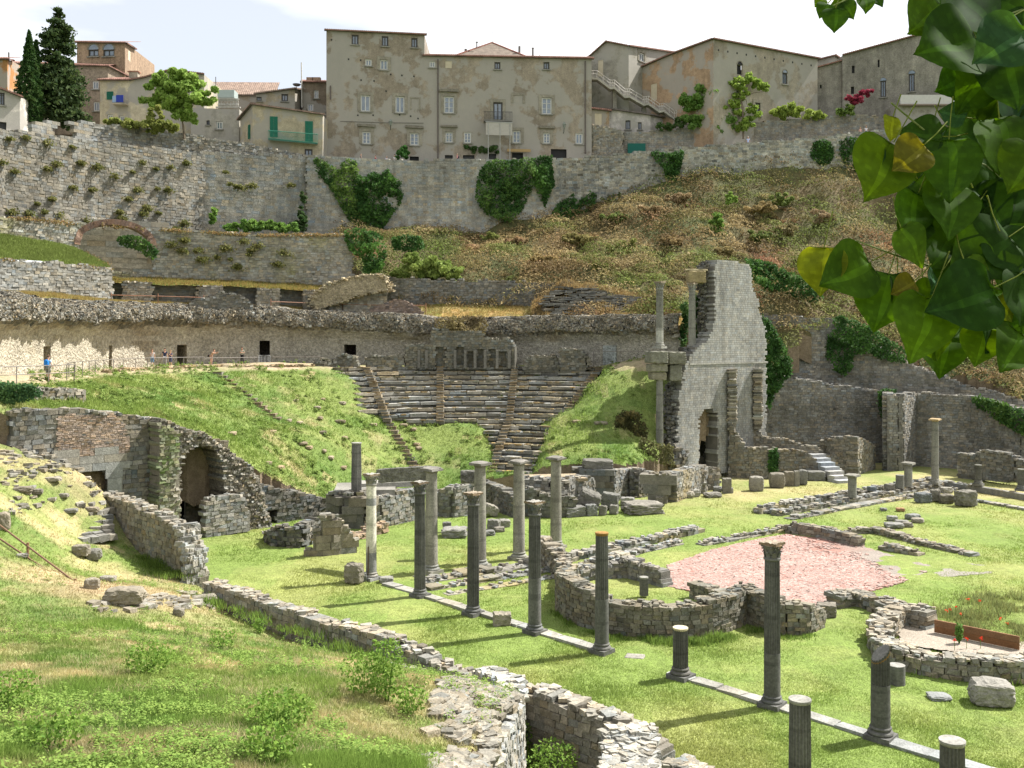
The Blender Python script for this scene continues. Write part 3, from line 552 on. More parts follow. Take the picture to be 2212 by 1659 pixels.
# ------------------------------------------------------------------ theatre seating
C0 = np.array([-3.5, 77.5])
def seatpt(x, r):
    """point of the circle of radius r around C0 seen at picture column x (far side)"""
    k = (x-CX)/F; a = 1+k*k; b = -2*(C0[1]+k*C0[0]); c = C0@C0-r*r; D = (-b+math.sqrt(max(b*b-4*a*c, 0)))/(2*a); return np.array([k*D, D])
def arcrow(mb, xa, xb, r, z, dep, h, col, lmin=1.1, lmax=2.4, jit=.05, gap=.03, skip=.0):
    a = seatpt(xa, r)-C0; b = seatpt(xb, r)-C0; t0 = math.atan2(a[1], a[0]); t1 = math.atan2(b[1], b[0]); t = t0; s = -1 if t1 < t0 else 1
    c = []; hh = []; ro = []
    while (t1-t)*s > 0:
        l = rng.uniform(lmin, lmax); dt = l/r; tm = t+s*min(dt, abs(t1-t))/2; ln = min(dt, abs(t1-t))*r
        if rng.random() > skip:
            rr = r+rng.normal(0, .05); c.append([C0[0]+math.cos(tm)*(rr+dep/2), C0[1]+math.sin(tm)*(rr+dep/2), z-h/2+rng.normal(0, .03)]); hh.append([ln/2-gap, dep/2, h/2]); ro.append(tm+math.pi/2)
        t += s*dt
    n = len(c); boxes(mb, c, hh, ro, varc(col, n, .18, .05), jit)
    # moss and lichen lumps on the tread edge
    m = n*6 if h < .31 and dep > 1.1 else 0; tt = rng.uniform(min(t0, t1), max(t0, t1), m); off = rng.uniform(0, .5, m)
    sz = rng.uniform(.06, .2, m); boxes(mb, np.stack([C0[0]+np.cos(tt)*(r+off), C0[1]+np.sin(tt)*(r+off), np.full(m, z)-.01], -1), np.stack([sz*1.6, sz, sz*.3], -1), tt+math.pi/2, varc(np.array([.19, .155, .09]), m, .25, .1), .04)
seat = empty('theatre_seating', (*seatpt(1020, 20), 7), 'curved stone seating wedge with moss-edged rows in the middle of the theatre', 'stone seating')
SC = np.array([.25, .238, .205])
rows = []
for k in range(11):
    r = 27.3-k*1.03; z = 10.45-k*.475
    xl = np.interp(k, [0, 3, 8, 10], [722, 762, 775, 878]); xr = np.interp(k, [0, 3, 8, 9, 10], [1297, 1275, 1222, 1205, 1170])
    mb = MB(); arcrow(mb, xl, xr, r, z, 1.25, .29, SC*.95, skip=.02); arcrow(mb, xl+4, xr-4, r+.22, z-.24, 1.0, .32, SC*.62, 2, 3, .02, 0); mb.build('seat_row', M_stone, seat)  # recessed riser coloured darker, painting the shade under the seat slab
for k in range(11, 19):
    r = 27.3-k*1.03; z = 10.45-k*.475
    mb = MB(); arcrow(mb, np.interp(k, [11, 14, 18], [1035, 1062, 1066]), np.interp(k, [11, 15, 18], [1195, 1170, 1140]), r, z, 1.2, .3, SC*.95, .8, 1.6, skip=.04); arcrow(mb, np.interp(k, [11, 14, 18], [1040, 1066, 1070]), np.interp(k, [11, 15, 18], [1190, 1165, 1135]), r+.22, z-.25, 1.0, .32, SC*.62, 2, 3, .02, 0); mb.build('seat_row', M_stone, seat)  # lower rows too: shade under the slabs is in the riser colour
# steps between the wedges
def stair(mb, xa, ya, za, xb, yb, zb, wd, col, rise=.24):
    n = int(abs(za-zb)/rise); 
    for i in range(n+1):
        t = i/n; z = za+(zb-za)*t; x = xa+(xb-xa)*t; y = ya+(yb-ya)*t
        if wd: p = seatpt(x, 27.3-(10.45-z)/.461); zz = z+.02
        else: q = cast(x, y, cv_f, 66, 106); p = q[:2]; zz = q[2]+.12
        box(mb, [p[0], p[1]+.2, zz-.18], [.36 if wd else .42, .42, .17], rng.uniform(-.06, .06), varc(col, 1, .22, .08)[0], .04)
        box(mb, [p[0], p[1]-.2, zz-.02], [.34 if wd else .4, .06, .03], 0, np.array([.2, .15, .085]), .02)
for xa, ya, za, xb, yb, zb in [(792, 801, 10.4, 836, 905, 5.9), (951, 801, 10.4, 951, 905, 5.6), (1112, 801, 10.4, 1100, 905, 5.6), (1098, 906, 5.7, 1062, 1016, 1.9), (1292, 803, 10.3, 1228, 880, 6.8)]:
    mb = MB(); stair(mb, xa, ya, za, xb, yb, zb, 1, np.array([.17, .15, .115])); mb.build('stair_flight', M_stone, seat)
for (xa, ya, za, xb, yb, zb), lb in [((836, 908, 5.75, 895, 1008, 2.1), 'mossy narrow stair running down the grass below the seating wedge'), ((470, 806, 10.2, 596, 905, 6.3), 'worn stone stair descending the grass slope at the left of the theatre')]:
    mb = MB(); stair(mb, xa, ya, za, xb, yb, zb, 0, np.array([.18, .15, .11]), .3); tag(mb.build('stone_stair', M_stone), lb, 'stair')
# stray seat stones in the grass
STR = [(640, 868, 12), (740, 700+172, 15), (735, 912, 24), (698, 865, 10), (590, 935, 14), (655, 960, 20), (575, 888, 8), (715, 990, 14), (742, 1012, 14), (805, 920, 20), (872, 920, 18), (893, 930, 14), (900, 962, 16), (905, 970, 14), (1245, 912, 22), (1298, 916, 32), (580, 1003, 14), (604, 1012, 22), (500, 938, 24), (625, 910, 10), (686, 882, 14), (692, 905, 10), (668, 968, 14), (648, 915, 12), (698, 936, 16), (745, 948, 12), (700, 976, 10)]
for (x, y, wpx) in STR:
    p = cast(x, y, cv_f, 66, 106); z = p[2]; D = p[1]; mb = MB(); rock(mb, [p[0], p[1], z-.1], [wpx*D/F/2, .35, .17], rng.uniform(-.5, .5), varc([.23, .19, .13], 1, .1)[0], (rng.uniform(-.1, .1), 0), .8, .12, 2, int(x))
    tag(mb.build('seat_stone', M_stone), 'loose mossy seat stone lying in the grass of the theatre slope', 'stone block', 'stones strewn over the theatre slope')
# crown of the seating: broken upper walls
def kp(holes):
    """openings of a wall in picture measures (x0, x1, ytop, ybot) at depth D"""
    return holes
def wallhole(name, label, pts, holes, **k):
    pts_ = np.array(pts, float); pp = np.stack([(pts_[:, 0]-CX)*pts_[:, 1]/F, pts_[:, 1]], 1); L = pathlen(pp)
    def keep(u, z):
        u = np.asarray(u, float); z = np.asarray(z, float); x, y, a = along(pp, L, np.clip(u, 0, L[-1])); px = CX+x*F/y; py = HY+(CZ-z)*F/y; m = np.ones(u.shape, bool)
        for h in holes:
            if len(h) == 4: m &= ~((px > h[0]) & (px < h[1]) & (py > h[2]) & (py < h[3]))
            elif h[0] == 'in': m &= inpoly(px, py, h[1])
            elif h[0] == 'out': m &= ~inpoly(px, py, h[1])
        return m
    return wallpx(name, label, 'ruined wall' if label else None, pts, keep=keep, **k)
UG = np.array([.15, .142, .115])
o, _ = wallhole('back_wall', 'broken grey wall with niches and a doorway crowning the seating', [(876, 104, 746, 798), (900, 104.3, 742, 798), (930, 104.4, 744, 798), (936, 104.4, 712, 798), (1040, 104.6, 715, 798), (1048, 104.6, 729, 798), (1098, 104.6, 731, 798), (1110, 104.4, 748, 798)], [(943, 961, 750, 800), (984, 1004, 749, 790), (1010, 1023, 758, 795), (1030, 1046, 752, 795), (1056, 1072, 755, 795), (1080, 1098, 758, 795)], th=.8, bw=.4, bh=.24, col=UG, jit=.04, jag=.15, rub=.8)
wallpx('niche_back', None, None, [(890, 104.62, 750, 798), (1108, 104.82, 750, 798)], parent=o, th=.3, bw=.5, bh=.3, col=UG*.95, jit=.02, jag=0, rub=0)
mb = MB()
for x in (905, 921, 983, 1005, 1026, 1048, 1074, 1100): 
    p = XD(x, 103.85); box(mb, [p[0], p[1], (ZY(757, 104)+ZY(795, 104))/2], [.14, .12, .95], 0, GREY*.85, .02)
mb.build('pilaster', M_stone, o)
wallpx('back_wall', 'low tumbled stones at the left end of the crowning wall', 'ruined wall', [(680, 101, 784, 800), (700, 101.5, 774, 800), (735, 102.5, 770, 800), (765, 103, 768, 800), (772, 103, 780, 800)], th=1, bw=.45, bh=.25, col=UG, jit=.09, jag=.5, rub=2.5)
wallpx('back_wall', 'short crowning wall fragment between the small dark doorway and the niches', 'ruined wall', [(793, 103.2, 772, 798), (800, 103.3, 768, 798), (866, 103.8, 768, 798)], th=.8, bw=.4, bh=.25, col=UG*1.05, jit=.05, jag=.15, rub=1)
wallpx('back_wall', 'crowning wall stump with rounded left shoulder right of the niches', 'ruined wall', [(1133, 103.4, 782, 798), (1142, 103.4, 770, 798), (1160, 103.4, 766, 798), (1198, 103, 768, 798), (1206, 103, 776, 798)], th=.9, bw=.38, bh=.24, col=UG, jit=.05, jag=.2, rub=1)
wallpx('back_wall', 'taller crowning wall stump at the right end of the seating', 'ruined wall', [(1212, 102.6, 752, 798), (1255, 102.2, 753, 798), (1266, 102, 763, 798), (1272, 102, 780, 798)], th=1.1, bw=.38, bh=.24, col=UG, jit=.05, jag=.25, rub=1)
wallpx('kerb_wall', 'low mossy kerb wall along the visitor path at the top of the slope', 'low wall', [(228, 84.5, 799, 810), (300, 90, 796, 806), (400, 94.5, 792, 803), (470, 96.5, 791, 801), (560, 98.5, 790, 800), (680, 100.5, 789, 798)], th=.7, bw=.5, bh=.22, col=np.array([.27, .21, .13]), jit=.06, jag=.15, rub=2)
# ------------------------------------------------------------------ vaulted side building along the analemma
AN0, AN1 = np.array([-31., 61.]), np.array([-14.5, 75.8])
def onl(x, off=0.0):
    d = AN1-AN0; nn = norm([d[1], -d[0]]); a = AN0+nn*off; k = (x-CX)/F; t = (k*a[1]-a[0])/(d[0]-k*d[1]); return a+d*t
def anwall(name, label, xs, off=0.0, holes=(), **k):
    """xs: (x, ytop, ybot) on the analemma line moved off metres towards the viewer"""
    pts = []
    for x, yt, yb in xs: q = onl(x, off); pts.append((x, q[1], yt, yb))
    return wallhole(name, label, pts, list(holes), **k)
side, _ = anwall('side_building', 'ruined vaulted side building with doorway, rubble arch and buttress at the left', [(22, 888, 1100), (60, 884, 1110), (170, 886, 1120), (250, 893, 1130), (300, 903, 1135), (345, 912, 1140)], 0, [(160, 233, 1013, 1200)], th=1.2, bw=.5, bh=.3, col=GREY*.95, jit=.04, jag=.1, rub=1.2, moss=np.array([.16, .13, .08]))
tag(side, cat='ruined building')
anwall('plaster_patch', None, [(112, 968, 1012), (160, 973, 1012), (262, 975, 1012), (268, 985, 1012)], .64, (), parent=side, th=.12, bw=1.2, bh=.5, col=LGREY*.95, jit=.005, jag=.25, rub=0, amt=.05)
anwall('brick_panel', None, [(125, 900, 970), (150, 893, 975), (250, 896, 978), (268, 915, 978), (275, 960, 978)], .62, (), parent=side, th=.1, bw=.3, bh=.12, col=np.array([.27, .21, .165]), jit=.015, jag=.2, rub=0)
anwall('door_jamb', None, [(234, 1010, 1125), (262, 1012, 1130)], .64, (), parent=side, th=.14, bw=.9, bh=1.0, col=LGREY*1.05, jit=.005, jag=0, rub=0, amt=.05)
anwall('door_shade_back', None, [(150, 1005, 1130), (245, 1005, 1140)], -2.2, (), parent=side, th=.3, bw=.8, bh=.5, col=np.array([.05, .045, .035]), jit=.01, jag=0, rub=0)  # near-black wall painting the shade inside the doorway
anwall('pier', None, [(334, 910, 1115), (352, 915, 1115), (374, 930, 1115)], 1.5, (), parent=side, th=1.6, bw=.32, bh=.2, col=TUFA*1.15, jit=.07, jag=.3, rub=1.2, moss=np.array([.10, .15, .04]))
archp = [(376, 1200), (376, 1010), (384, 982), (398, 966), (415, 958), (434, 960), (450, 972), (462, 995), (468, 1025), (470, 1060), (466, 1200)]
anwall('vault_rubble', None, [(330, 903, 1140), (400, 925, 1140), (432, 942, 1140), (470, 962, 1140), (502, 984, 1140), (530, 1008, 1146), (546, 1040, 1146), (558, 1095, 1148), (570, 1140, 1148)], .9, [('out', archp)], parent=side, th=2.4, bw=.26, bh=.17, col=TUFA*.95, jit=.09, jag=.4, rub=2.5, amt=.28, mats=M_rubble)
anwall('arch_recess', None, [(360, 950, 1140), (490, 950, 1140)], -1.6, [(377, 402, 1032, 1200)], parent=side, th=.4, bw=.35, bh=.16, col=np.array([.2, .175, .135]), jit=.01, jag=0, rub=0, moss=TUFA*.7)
anwall('passage_shade_back', None, [(360, 1000, 1140), (500, 1000, 1140)], -3.4, (), parent=side, th=.4, bw=1, bh=.5, col=np.array([.03, .028, .025]), jit=.01, jag=0, rub=0)  # near-black wall behind the arch, its shade put into the colour
anwall('facing_wall', None, [(441, 1080, 1150), (457, 1071, 1150), (470, 1069, 1150), (512, 1066, 1148), (520, 1075, 1148), (530, 1100, 1146)], 2.6, (), parent=side, th=.8, bw=.42, bh=.24, col=GREY*1.25, jit=.03, jag=.15, rub=.6)
anwall('lower_wall', 'dark block wall with a small lit doorway right of the vaulted side building', [(545, 1040, 1140), (560, 1046, 1140), (620, 1060, 1132), (660, 1068, 1126), (698, 1076, 1120), (702, 1095, 1120)], .6, [(573, 592, 1098, 1200)], th=1, bw=.42, bh=.25, col=DGREY*1.1, jit=.04, jag=.15, rub=1.2)
# ------------------------------------------------------------------ stage wall
sil = [(1449, 1012), (1449, 940), (1452, 890), (1456, 850), (1463, 815), (1470, 782), (1490, 753), (1514, 737), (1527, 715), (1531, 690), (1531, 580), (1536, 563), (1560, 564), (1604, 571), (1610, 588), (1613, 625), (1622, 640), (1626, 668), (1634, 692), (1642, 712), (1643, 1030), (1449, 1030)]
sarch = [(1497, 1020), (1497, 905), (1501, 892), (1510, 884), (1522, 882), (1531, 886), (1537, 898), (1538, 915), (1538, 1020)]
ST = [(1440, 91.6, 560, 1012), (1650, 100.4, 560, 1012)]
stg, _ = wallhole('stage_wall', 'tall broken stage wall of small pale blocks with an arched doorway', ST, [('in', sil), ('out', sarch)], th=1.5, bw=.42, bh=.21, col=np.array([.27, .265, .245]), jit=.004, jag=0, rub=0, amt=.08, mats=M_ashlar, hue=.02, mortar=np.array([.14, .13, .115]))
for a, b, c, d in [((1575, 98.1), (1582, 95.4), 792, 912), ((1632, 100.6), (1637, 97.8), 792, 915)]:
    wallpx('broken_crosswall', None, None, [(a[0], a[1], c, d), (b[0], b[1], c+5, d+6)], parent=stg, th=.75, bw=.3, bh=.18, col=TUFA*1.0, jit=.1, jag=.3, rub=1, amt=.25)
dS = np.array([ST[1][0]-CX, 0]); a1_, b1_ = XD(1474, 93.1), XD(1643, 100.2); mid = (a1_+b1_)/2; ang = math.atan2(b1_[1]-a1_[1], b1_[0]-a1_[0]); nS = np.array([math.sin(ang), -math.cos(ang)])
mb = MB(); c = mid+nS*.8; box(mb, [c[0], c[1], ZY(784, mid[1])], [np.linalg.norm(b1_-a1_)/2, .12, .09], ang, LGREY, .01)
mb.build('string_course', M_stone, stg)
wallhole('inner_wall', None, [(1480, 96.5, 880, 1010), (1560, 99.5, 880, 1010)], [(1508, 1526, 922, 985)], parent=stg, th=.5, bw=.4, bh=.22, col=GREY*1.1, jit=.03, jag=.1, rub=0)
mb = MB(); p = XD(1517, 99.6); box(mb, [p[0], p[1]+.6, 5], [1.2, .1, 4], ang, (.02, .02, .018)); mb.build('passage_shade_back', M_stone, stg)  # black sheet painting the darkness behind the inner door
wallpx('jamb_wall', None, None, [(1446, 91.7, 965, 1000), (1470, 92.6, 968, 1005)], parent=stg, th=1.8, bw=.5, bh=.3, col=GREY*.9, jit=.1, jag=.6, rub=2)
# ragged left edge core
mb = MB(); q = XD(1524, 96.2); n = 900; zz = rng.uniform(ZY(735, 96), ZY(568, 96), n); c = np.stack([q[0]+rng.normal(-.15, .22, n), q[1]+rng.uniform(-1.0, 1.0, n), zz], -1); s = rng.uniform(.07, .2, n)
boxes(mb, c, np.stack([s*1.2, s, s*.7], -1), rng.uniform(0, 3, n), varc(DGREY, n, .25), .05)
n = 900; t = rng.uniform(0, 1, n); xx = 1446+t*0+np.interp(t, [0, .35, .75, 1], [0, 4, 18, 40]); DD = 92+t*2.5; c = np.stack([(xx-CX)*DD/F+rng.normal(-.1, .25, n), DD+rng.uniform(-.9, .6, n), ZY(np.interp(t, [0, .35, .75, 1], [965, 870, 790, 752]), DD)], -1); s = rng.uniform(.07, .2, n)
boxes(mb, c, np.stack([s*1.2, s, s*.7], -1), rng.uniform(0, 3, n), varc(DGREY*1.1, n, .25), .05); mb.build('ragged_core', M_rubble, stg)
# walls stepping down right of the stage wall
wallpx('stepped_wall', 'dark sloping wall end running right from the foot of the stage wall', 'ruined wall', [(1577, 95.6, 908, 1030), (1590, 95.4, 935, 1030), (1612, 95.2, 965, 1030), (1660, 95.2, 968, 1032), (1700, 95.4, 970, 1030), (1735, 95.6, 973, 1026), (1758, 95.8, 992, 1024), (1766, 95.8, 1010, 1024)], th=.8, bw=.4, bh=.23, col=TUFA*.8, jit=.04, jag=.15, rub=1.2)
wallpx('stepped_wall', 'second stepped wall descending behind the first beside the stone stair', 'ruined wall', [(1626, 98.6, 918, 1010), (1645, 98.4, 942, 1010), (1690, 98.3, 948, 1010), (1722, 98.3, 958, 1012), (1765, 98.3, 963, 1012), (1776, 98.3, 980, 1012), (1805, 98.3, 984, 1012), (1808, 98, 1005, 1012)], th=.8, bw=.4, bh=.23, col=TUFA*.85, jit=.04, jag=.15, rub=1.2)
mb = MB()
for k in range(7):
    p = XD(1763+k*9.5, 97.5-k*.9); box(mb, [p[0], p[1], 1.75-k*.3], [.8, .55, .3], .3, varc([.34, .34, .33], 1, .1)[0], .02)
tag(mb.build('stone_stair', M_stone), 'short pale stair between two low pedestals right of the stage wall', 'stair')
tw, _ = wallpx('wall_stump', 'thick block wall stump with a stepped top at the right end of the stage', 'ruined wall', [(1773, 100, 948, 1018), (1790, 99.7, 950, 1020), (1793, 99, 945, 1022), (1845, 97.6, 943, 1024)], th=1.0, bw=.42, bh=.25, col=TUFA*.8, jit=.05, jag=.1, rub=1)
wallpx('lit_end', None, None, [(1842, 97.3, 942, 1024), (1858, 99.4, 950, 1020), (1868, 100.6, 955, 1018), (1880, 102, 963, 1016)], parent=tw, th=1.0, bw=.42, bh=.25, col=TUFA*.95, jit=.05, jag=.15, rub=1)  # same stump coloured lighter here, painting sunlight on its end face
# stage foundations
def ruinwall(label, pts, col=GREY, name='foundation_wall', **k):
    kw = dict(th=.8, bw=.42, bh=.25, jit=.04, jag=.12, rub=1.0); kw.update(k); return wallpx(name, label, 'ruined wall', pts, col=col, **kw)
ruinwall('thin pale slab of standing wall with a crumbling right edge on the lawn', [(662, 60.9, 1192, 1203), (678, 61, 1160, 1203), (694, 61, 1114, 1202), (726, 61.3, 1112, 1200), (733, 61.5, 1122, 1198), (745, 61.7, 1140, 1196), (768, 62, 1168, 1194)], TUFA*.95, name='wall_slab', bw=.9, bh=.45, jit=.02, th=.5, rub=2.5, amt=.06, jag=.1)
ruinwall('low curved rubble footing in front of the small lit doorway', [(582, 66.5, 1150, 1172), (592, 64.5, 1138, 1182), (620, 63.6, 1142, 1186), (650, 63.6, 1135, 1186), (662, 64.5, 1118, 1182), (690, 66, 1118, 1172)], DGREY*1.15, jit=.09, jag=.4, rub=2.5)
ruinwall('crumbling rubble heap right of the pale standing slab', [(740, 64.5, 1150, 1178), (765, 66, 1150, 1176), (800, 67.5, 1140, 1168), (830, 68.5, 1128, 1160)], np.array([.26, .2, .14]), jit=.1, jag=.5, rub=3)
ruinwall('broad concrete platform carrying the broken fluted column', [(733, 71.4, 1065, 1138), (745, 70.4, 1062, 1140), (790, 70.2, 1062, 1140)], DGREY*1.2, name='platform', bw=1.6, bh=.6, jit=.08, amt=.08, th=1.6)
ruinwall('neat block wall in front of the platform left of the stage columns', [(790, 70.1, 1072, 1138), (815, 70.4, 1072, 1137), (862, 72.2, 1060, 1132), (896, 73.4, 1055, 1124)], GREY*1.05, th=1.0)
mb = MB(); p = XD(790, 73); box(mb, [p[0], p[1], 2.2], [2.2, 1.9, .3], .1, GREY*1.1, .05); p = XD(835, 73.6); box(mb, [p[0], p[1], 2.62], [1.9, .8, .16], .2, LGREY, .03); tag(mb.build('stone_slab', M_stone), 'large flat slab capping the platform behind the plastered column', 'stone slab')
ruinwall('low wall corner behind the second stage column', [(944, 76.6, 1060, 1110), (955, 74.8, 1058, 1112), (975, 74.4, 1049, 1112), (1016, 75.6, 1045, 1106), (1022, 77, 1045, 1100)], GREY*1.05, th=.9)
ruinwall('slanting regular wall behind the middle stage columns', [(1046, 80, 1037, 1100), (1075, 77.5, 1048, 1106), (1106, 74.8, 1063, 1112), (1118, 74, 1072, 1112)], DGREY*1.25, bw=.38, bh=.18, rub=.6)
wl, _ = ruinwall('stepped platform wall with plants on top right of the stage columns', [(1131, 77.5, 1030, 1095), (1160, 77, 1032, 1095), (1190, 76.6, 1032, 1095), (1213, 76.8, 1038, 1095), (1216, 77.4, 1030, 1090), (1270, 80, 1028, 1080)], GREY*1.0, th=1.2)
mb = MB(); p = XD(1195, 79); box(mb, [p[0], p[1], ZY(1033, 79)], [2.4, 1.6, .12], .25, np.array([.3, .24, .16]), .05); mb.build('wall_top', M_ground, wl)
ruinwall('front wall of the platform below the stepped wall', [(1131, 74.8, 1052, 1105), (1160, 74.6, 1054, 1106), (1165, 74.4, 1062, 1106), (1190, 74.2, 1068, 1108), (1240, 74.6, 1075, 1104)], DGREY*1.2)
ruinwall('dark projecting wall carrying the huge squared block', [(1250, 84, 1012, 1070), (1253, 82.5, 1014, 1075), (1318, 82.0, 1018, 1078)], DGREY*1.15, th=1.2, jit=.02, bw=.8, bh=.5)  # shaded front, painted in a darker grey
ruinwall('lit block wall with a short return below the grassy slope', [(1318, 81.8, 1016, 1080), (1340, 83.5, 1014, 1075), (1366, 85.2, 1012, 1070), (1372, 83.4, 1012, 1075), (1400, 84.6, 1014, 1070)], GREY*1.12, th=.9)  # sunlit side of the same ruin, painted in a lighter grey
ruinwall('smooth-faced pier standing in front of the stage columns', [(1407, 81.2, 1022, 1085), (1448, 80.8, 1021, 1088)], TUFA*.75, bw=1.4, bh=.8, th=1.4, jit=.03, amt=.06)
ruinwall('block wall running back from the smooth pier to the arched doorway', [(1448, 81.2, 1022, 1085), (1480, 84, 1012, 1074), (1505, 86.2, 1004, 1066), (1514, 87, 1004, 1062)], GREY*1.12, th=1.2, moss=np.array([.24, .19, .10]))  # sunlit side painted lighter than the shaded pier front
ruinwall('rough broken pillar of stones beside the arched doorway', [(1507, 86.3, 1018, 1070), (1520, 86.3, 1016, 1070)], TUFA*1.0, th=1.2, jit=.1, jag=.5, bw=.35, bh=.2)
ruinwall('square masonry pier in front of the arched doorway', [(1520, 87.6, 1008, 1062), (1546, 88.2, 1010, 1060)], TUFA*.9, th=1.1)
bl = MB()
p = XD(1291, 82.8); rock(bl, [p[0], p[1], ZY(1021, 82.8)], [1.32, 1.0, .62], .05, DGREY*1.2, (0, .02), .92, .06, 4, 3)
tag(bl.build('huge_block', M_stone), 'huge squared dark block resting on a wall at the foot of the slope', 'stone block')
# ------------------------------------------------------------------ columns
def tiltcol(c, k): return np.asarray(c)*k
def torus_prof(r, z, t, n=5): return [(r+t*math.sin(a), z+t-t*math.cos(a)) for a in np.linspace(0, math.pi, n)]
def column(name, label, pos, h, r, col, flutes=20, base=True, cap=None, group=None, lich=0.0, plain_below=0.0, broken=0.0, topcol=None, bits=(), grpl=None, capcol=None):
    o = empty(name, pos, label, 'column', group); x, y, z = pos; zb = 0.0
    if base:
        mb = MB(); b = r*1.42; box(mb, [x, y, z+.09], [b, b, .10], math.radians(-42), tiltcol(col, 1.1), .02)
        lathe(mb, (x, y, z), [(0.01, .17)]+torus_prof(r*1.15, .18, r*.22)+[(r*1.08, .18+r*.5), (r*1.02, .18+r*.62)]+torus_prof(r*1.05, .18+r*.62, r*.13)+[(r, .18+r*.95)], 32, varc(col, 1, .05)[0]*1.05)
        mb.build('base', M_marble, o); zb = .18+r*.9
    ch = r*2.3 if cap == 'corinthian' else (r*.7 if cap == 'slab' else 0); zt = h-ch
    n = 36; zs = np.linspace(zb, zt, n); rr = r*(1.02-.13*((zs-zb)/max(h, 4))**1.5)
    sh = MB(); seed = int(abs(x*37+y*11)) % 97
    def cf(p):
        c = np.asarray(col)*(1+.28*fbm(p*[3, 3, .8], 1.0, seed)[:, None]); t = p[:, 2]-z
        for (a, b2, cc) in bits:
            m = (t > a*h) & (t < b2*h); c[m] = cc
        if lich: c = lerp3(c, LICH, np.clip((t-(zt-lich))/max(lich, .01)*1.6, 0, 1))
        for s in (.28, .55, .8): c = np.where((np.abs(t-h*s-.1*math.sin(seed)) < h/n*.5)[:, None], c*.78, c)
        return c
    if plain_below > 0:
        k = int(n*plain_below); lathe(sh, (x, y, z), np.stack([rr[:k+1]*1.0, zs[:k+1]], 1), 40, colf=cf); lathe(sh, (x, y, z), np.stack([rr[k:], zs[k:]], 1), 120, flutes=flutes, depth=.15, colf=cf)
    else: lathe(sh, (x, y, z), np.stack([rr, zs], 1), 120 if flutes else 40, flutes=flutes, depth=.15, colf=cf)
    if cap is None and not broken: lathe(sh, (x, y, z), [(r*.93, zt-.10), (r*1.0, zt-.05), (r*1.0, zt), (r*.5, zt+.005)], 40, topcol if topcol is not None else tiltcol(LGREY, .9))
    so_ = sh.build('shaft', M_marble, o, smooth=False)
    if broken:
        for vtx in so_.data.vertices:
            if vtx.co.z > zt-1.6*broken:
                a = math.atan2(vtx.co.y, vtx.co.x); t = (vtx.co.z-zt+1.6*broken)/(1.6*broken); rd = math.hypot(vtx.co.x, vtx.co.y)/r; vtx.co.z -= t*broken*(.5-.5*math.cos(a-.3)*min(rd, 1))
    cc = np.asarray(capcol if capcol is not None else col)
    if cap == 'corinthian':
        mb = MB(); r0 = rr[-1]
        def cf2(p): return lerp3(np.broadcast_to(cc*1.15, (len(p), 3)), LICH if topcol is None else topcol, np.clip((p[:, 2]-z-zt-ch*.55)/(ch*.4), 0, 1)*np.clip(.6+fbm(p, 5, 2)*2, 0, 1))
        lathe(mb, (x, y, z+zt), [(r0*1.0, 0), (r0*1.16, .03), (r0*1.16, .09), (r0*.98, .11), (r0*1.0, ch*.35), (r0*1.08, ch*.6), (r0*1.38, ch*.84)], 32, colf=cf2)
        for row, (z0_, hh_, n_, ro) in enumerate([(.1, .40, 8, 1.02), (.36, .42, 8, 1.06)]):
            for k in range(n_):
                a = (k+.5*row)/n_*2*math.pi; d = np.array([math.cos(a), math.sin(a), 0]); t2 = np.array([-math.sin(a), math.cos(a), 0]); pts = []
                for s, out_, w_ in [(0, 0, .26), (.5, .06, .30), (.85, .16, .26), (1.0, .30, .16), (.88, .36, .08)]:
                    c_ = np.array([x, y, z+zt+ch*(z0_+hh_*s)])+d*(r0*(ro+out_)); pts.append([c_-t2*r0*w_, c_+t2*r0*w_])
                g_ = np.array(pts); gridmesh(mb, g_, varc(cc*1.1, 1, .15)[0]); gridmesh(mb, g_[:, ::-1]-d*.02, cc)
        for k in range(4):
            a = math.radians(45+90*k-42+0); d = np.array([math.cos(a), math.sin(a), 0])
            for zz, s in ((.66, .12), (.80, .19)):
                v, t = ico(2); mb.addt(v*r0*np.array([s, s, s*.9])+np.array([x, y, z+zt+ch*zz])+d*r0*(1.25+zz*.18), t, cc*1.1)
        # abacus with hollowed sides
        outl = []
        for k in range(4):
            for tt in np.linspace(-1, 1, 9)[:-1]:
                a = math.radians(90*k-42); e = 1.28*r0; hol = .20*r0*(1-tt*tt); v2 = Vector((e-hol, e*tt*1.02)); v2.rotate(Matrix.Rotation(a, 2)); outl.append((v2.x+x, v2.y+y))
        outl = np.array(outl)*1.0; m = len(outl); zlo, zhi = z+zt+ch*.84, z+zt+ch
        jz = rng.uniform(-.03, .02, m); vv = np.concatenate([np.c_[outl, np.full(m, zlo)], np.c_[outl, np.full(m, zhi)+jz], [[x, y, zhi-.01]], [[x, y, zlo]]]); i_ = np.arange(m); j_ = (i_+1) % m
        mb.addq(vv, np.stack([i_, j_, j_+m, i_+m], 1), lerp3(cc, LICH, .35)); mb.addt(vv, np.concatenate([np.stack([i_+m, j_+m, i_*0+2*m], 1), np.stack([j_, i_, i_*0+2*m+1], 1)]), lerp3(LGREY*1.1, LICH, .35 if topcol is None else .05))
        mb.build('capital', M_marble, o)
    elif cap == 'slab':
        mb = MB(); r0 = rr[-1]; lathe(mb, (x, y, z+zt), [(r0, 0), (r0*1.25, ch*.45), (r0*1.35, ch*.5)], 28, cc); box(mb, [x, y, z+zt+ch*.75], [r0*1.5, r0*1.45, ch*.27], math.radians(-42), cc*1.0, .05)
        rock(mb, [x, y, z+zt+ch*.8], [r0*1.5, r0*1.4, ch*.2], -.7, cc*1.1, (.05, .03), .8, .2, 3, seed); mb.build('capital', M_marble, o)
    return o
GA = 'columns of the portico row along the pale kerb'; CB = np.array([.105, .104, .095])
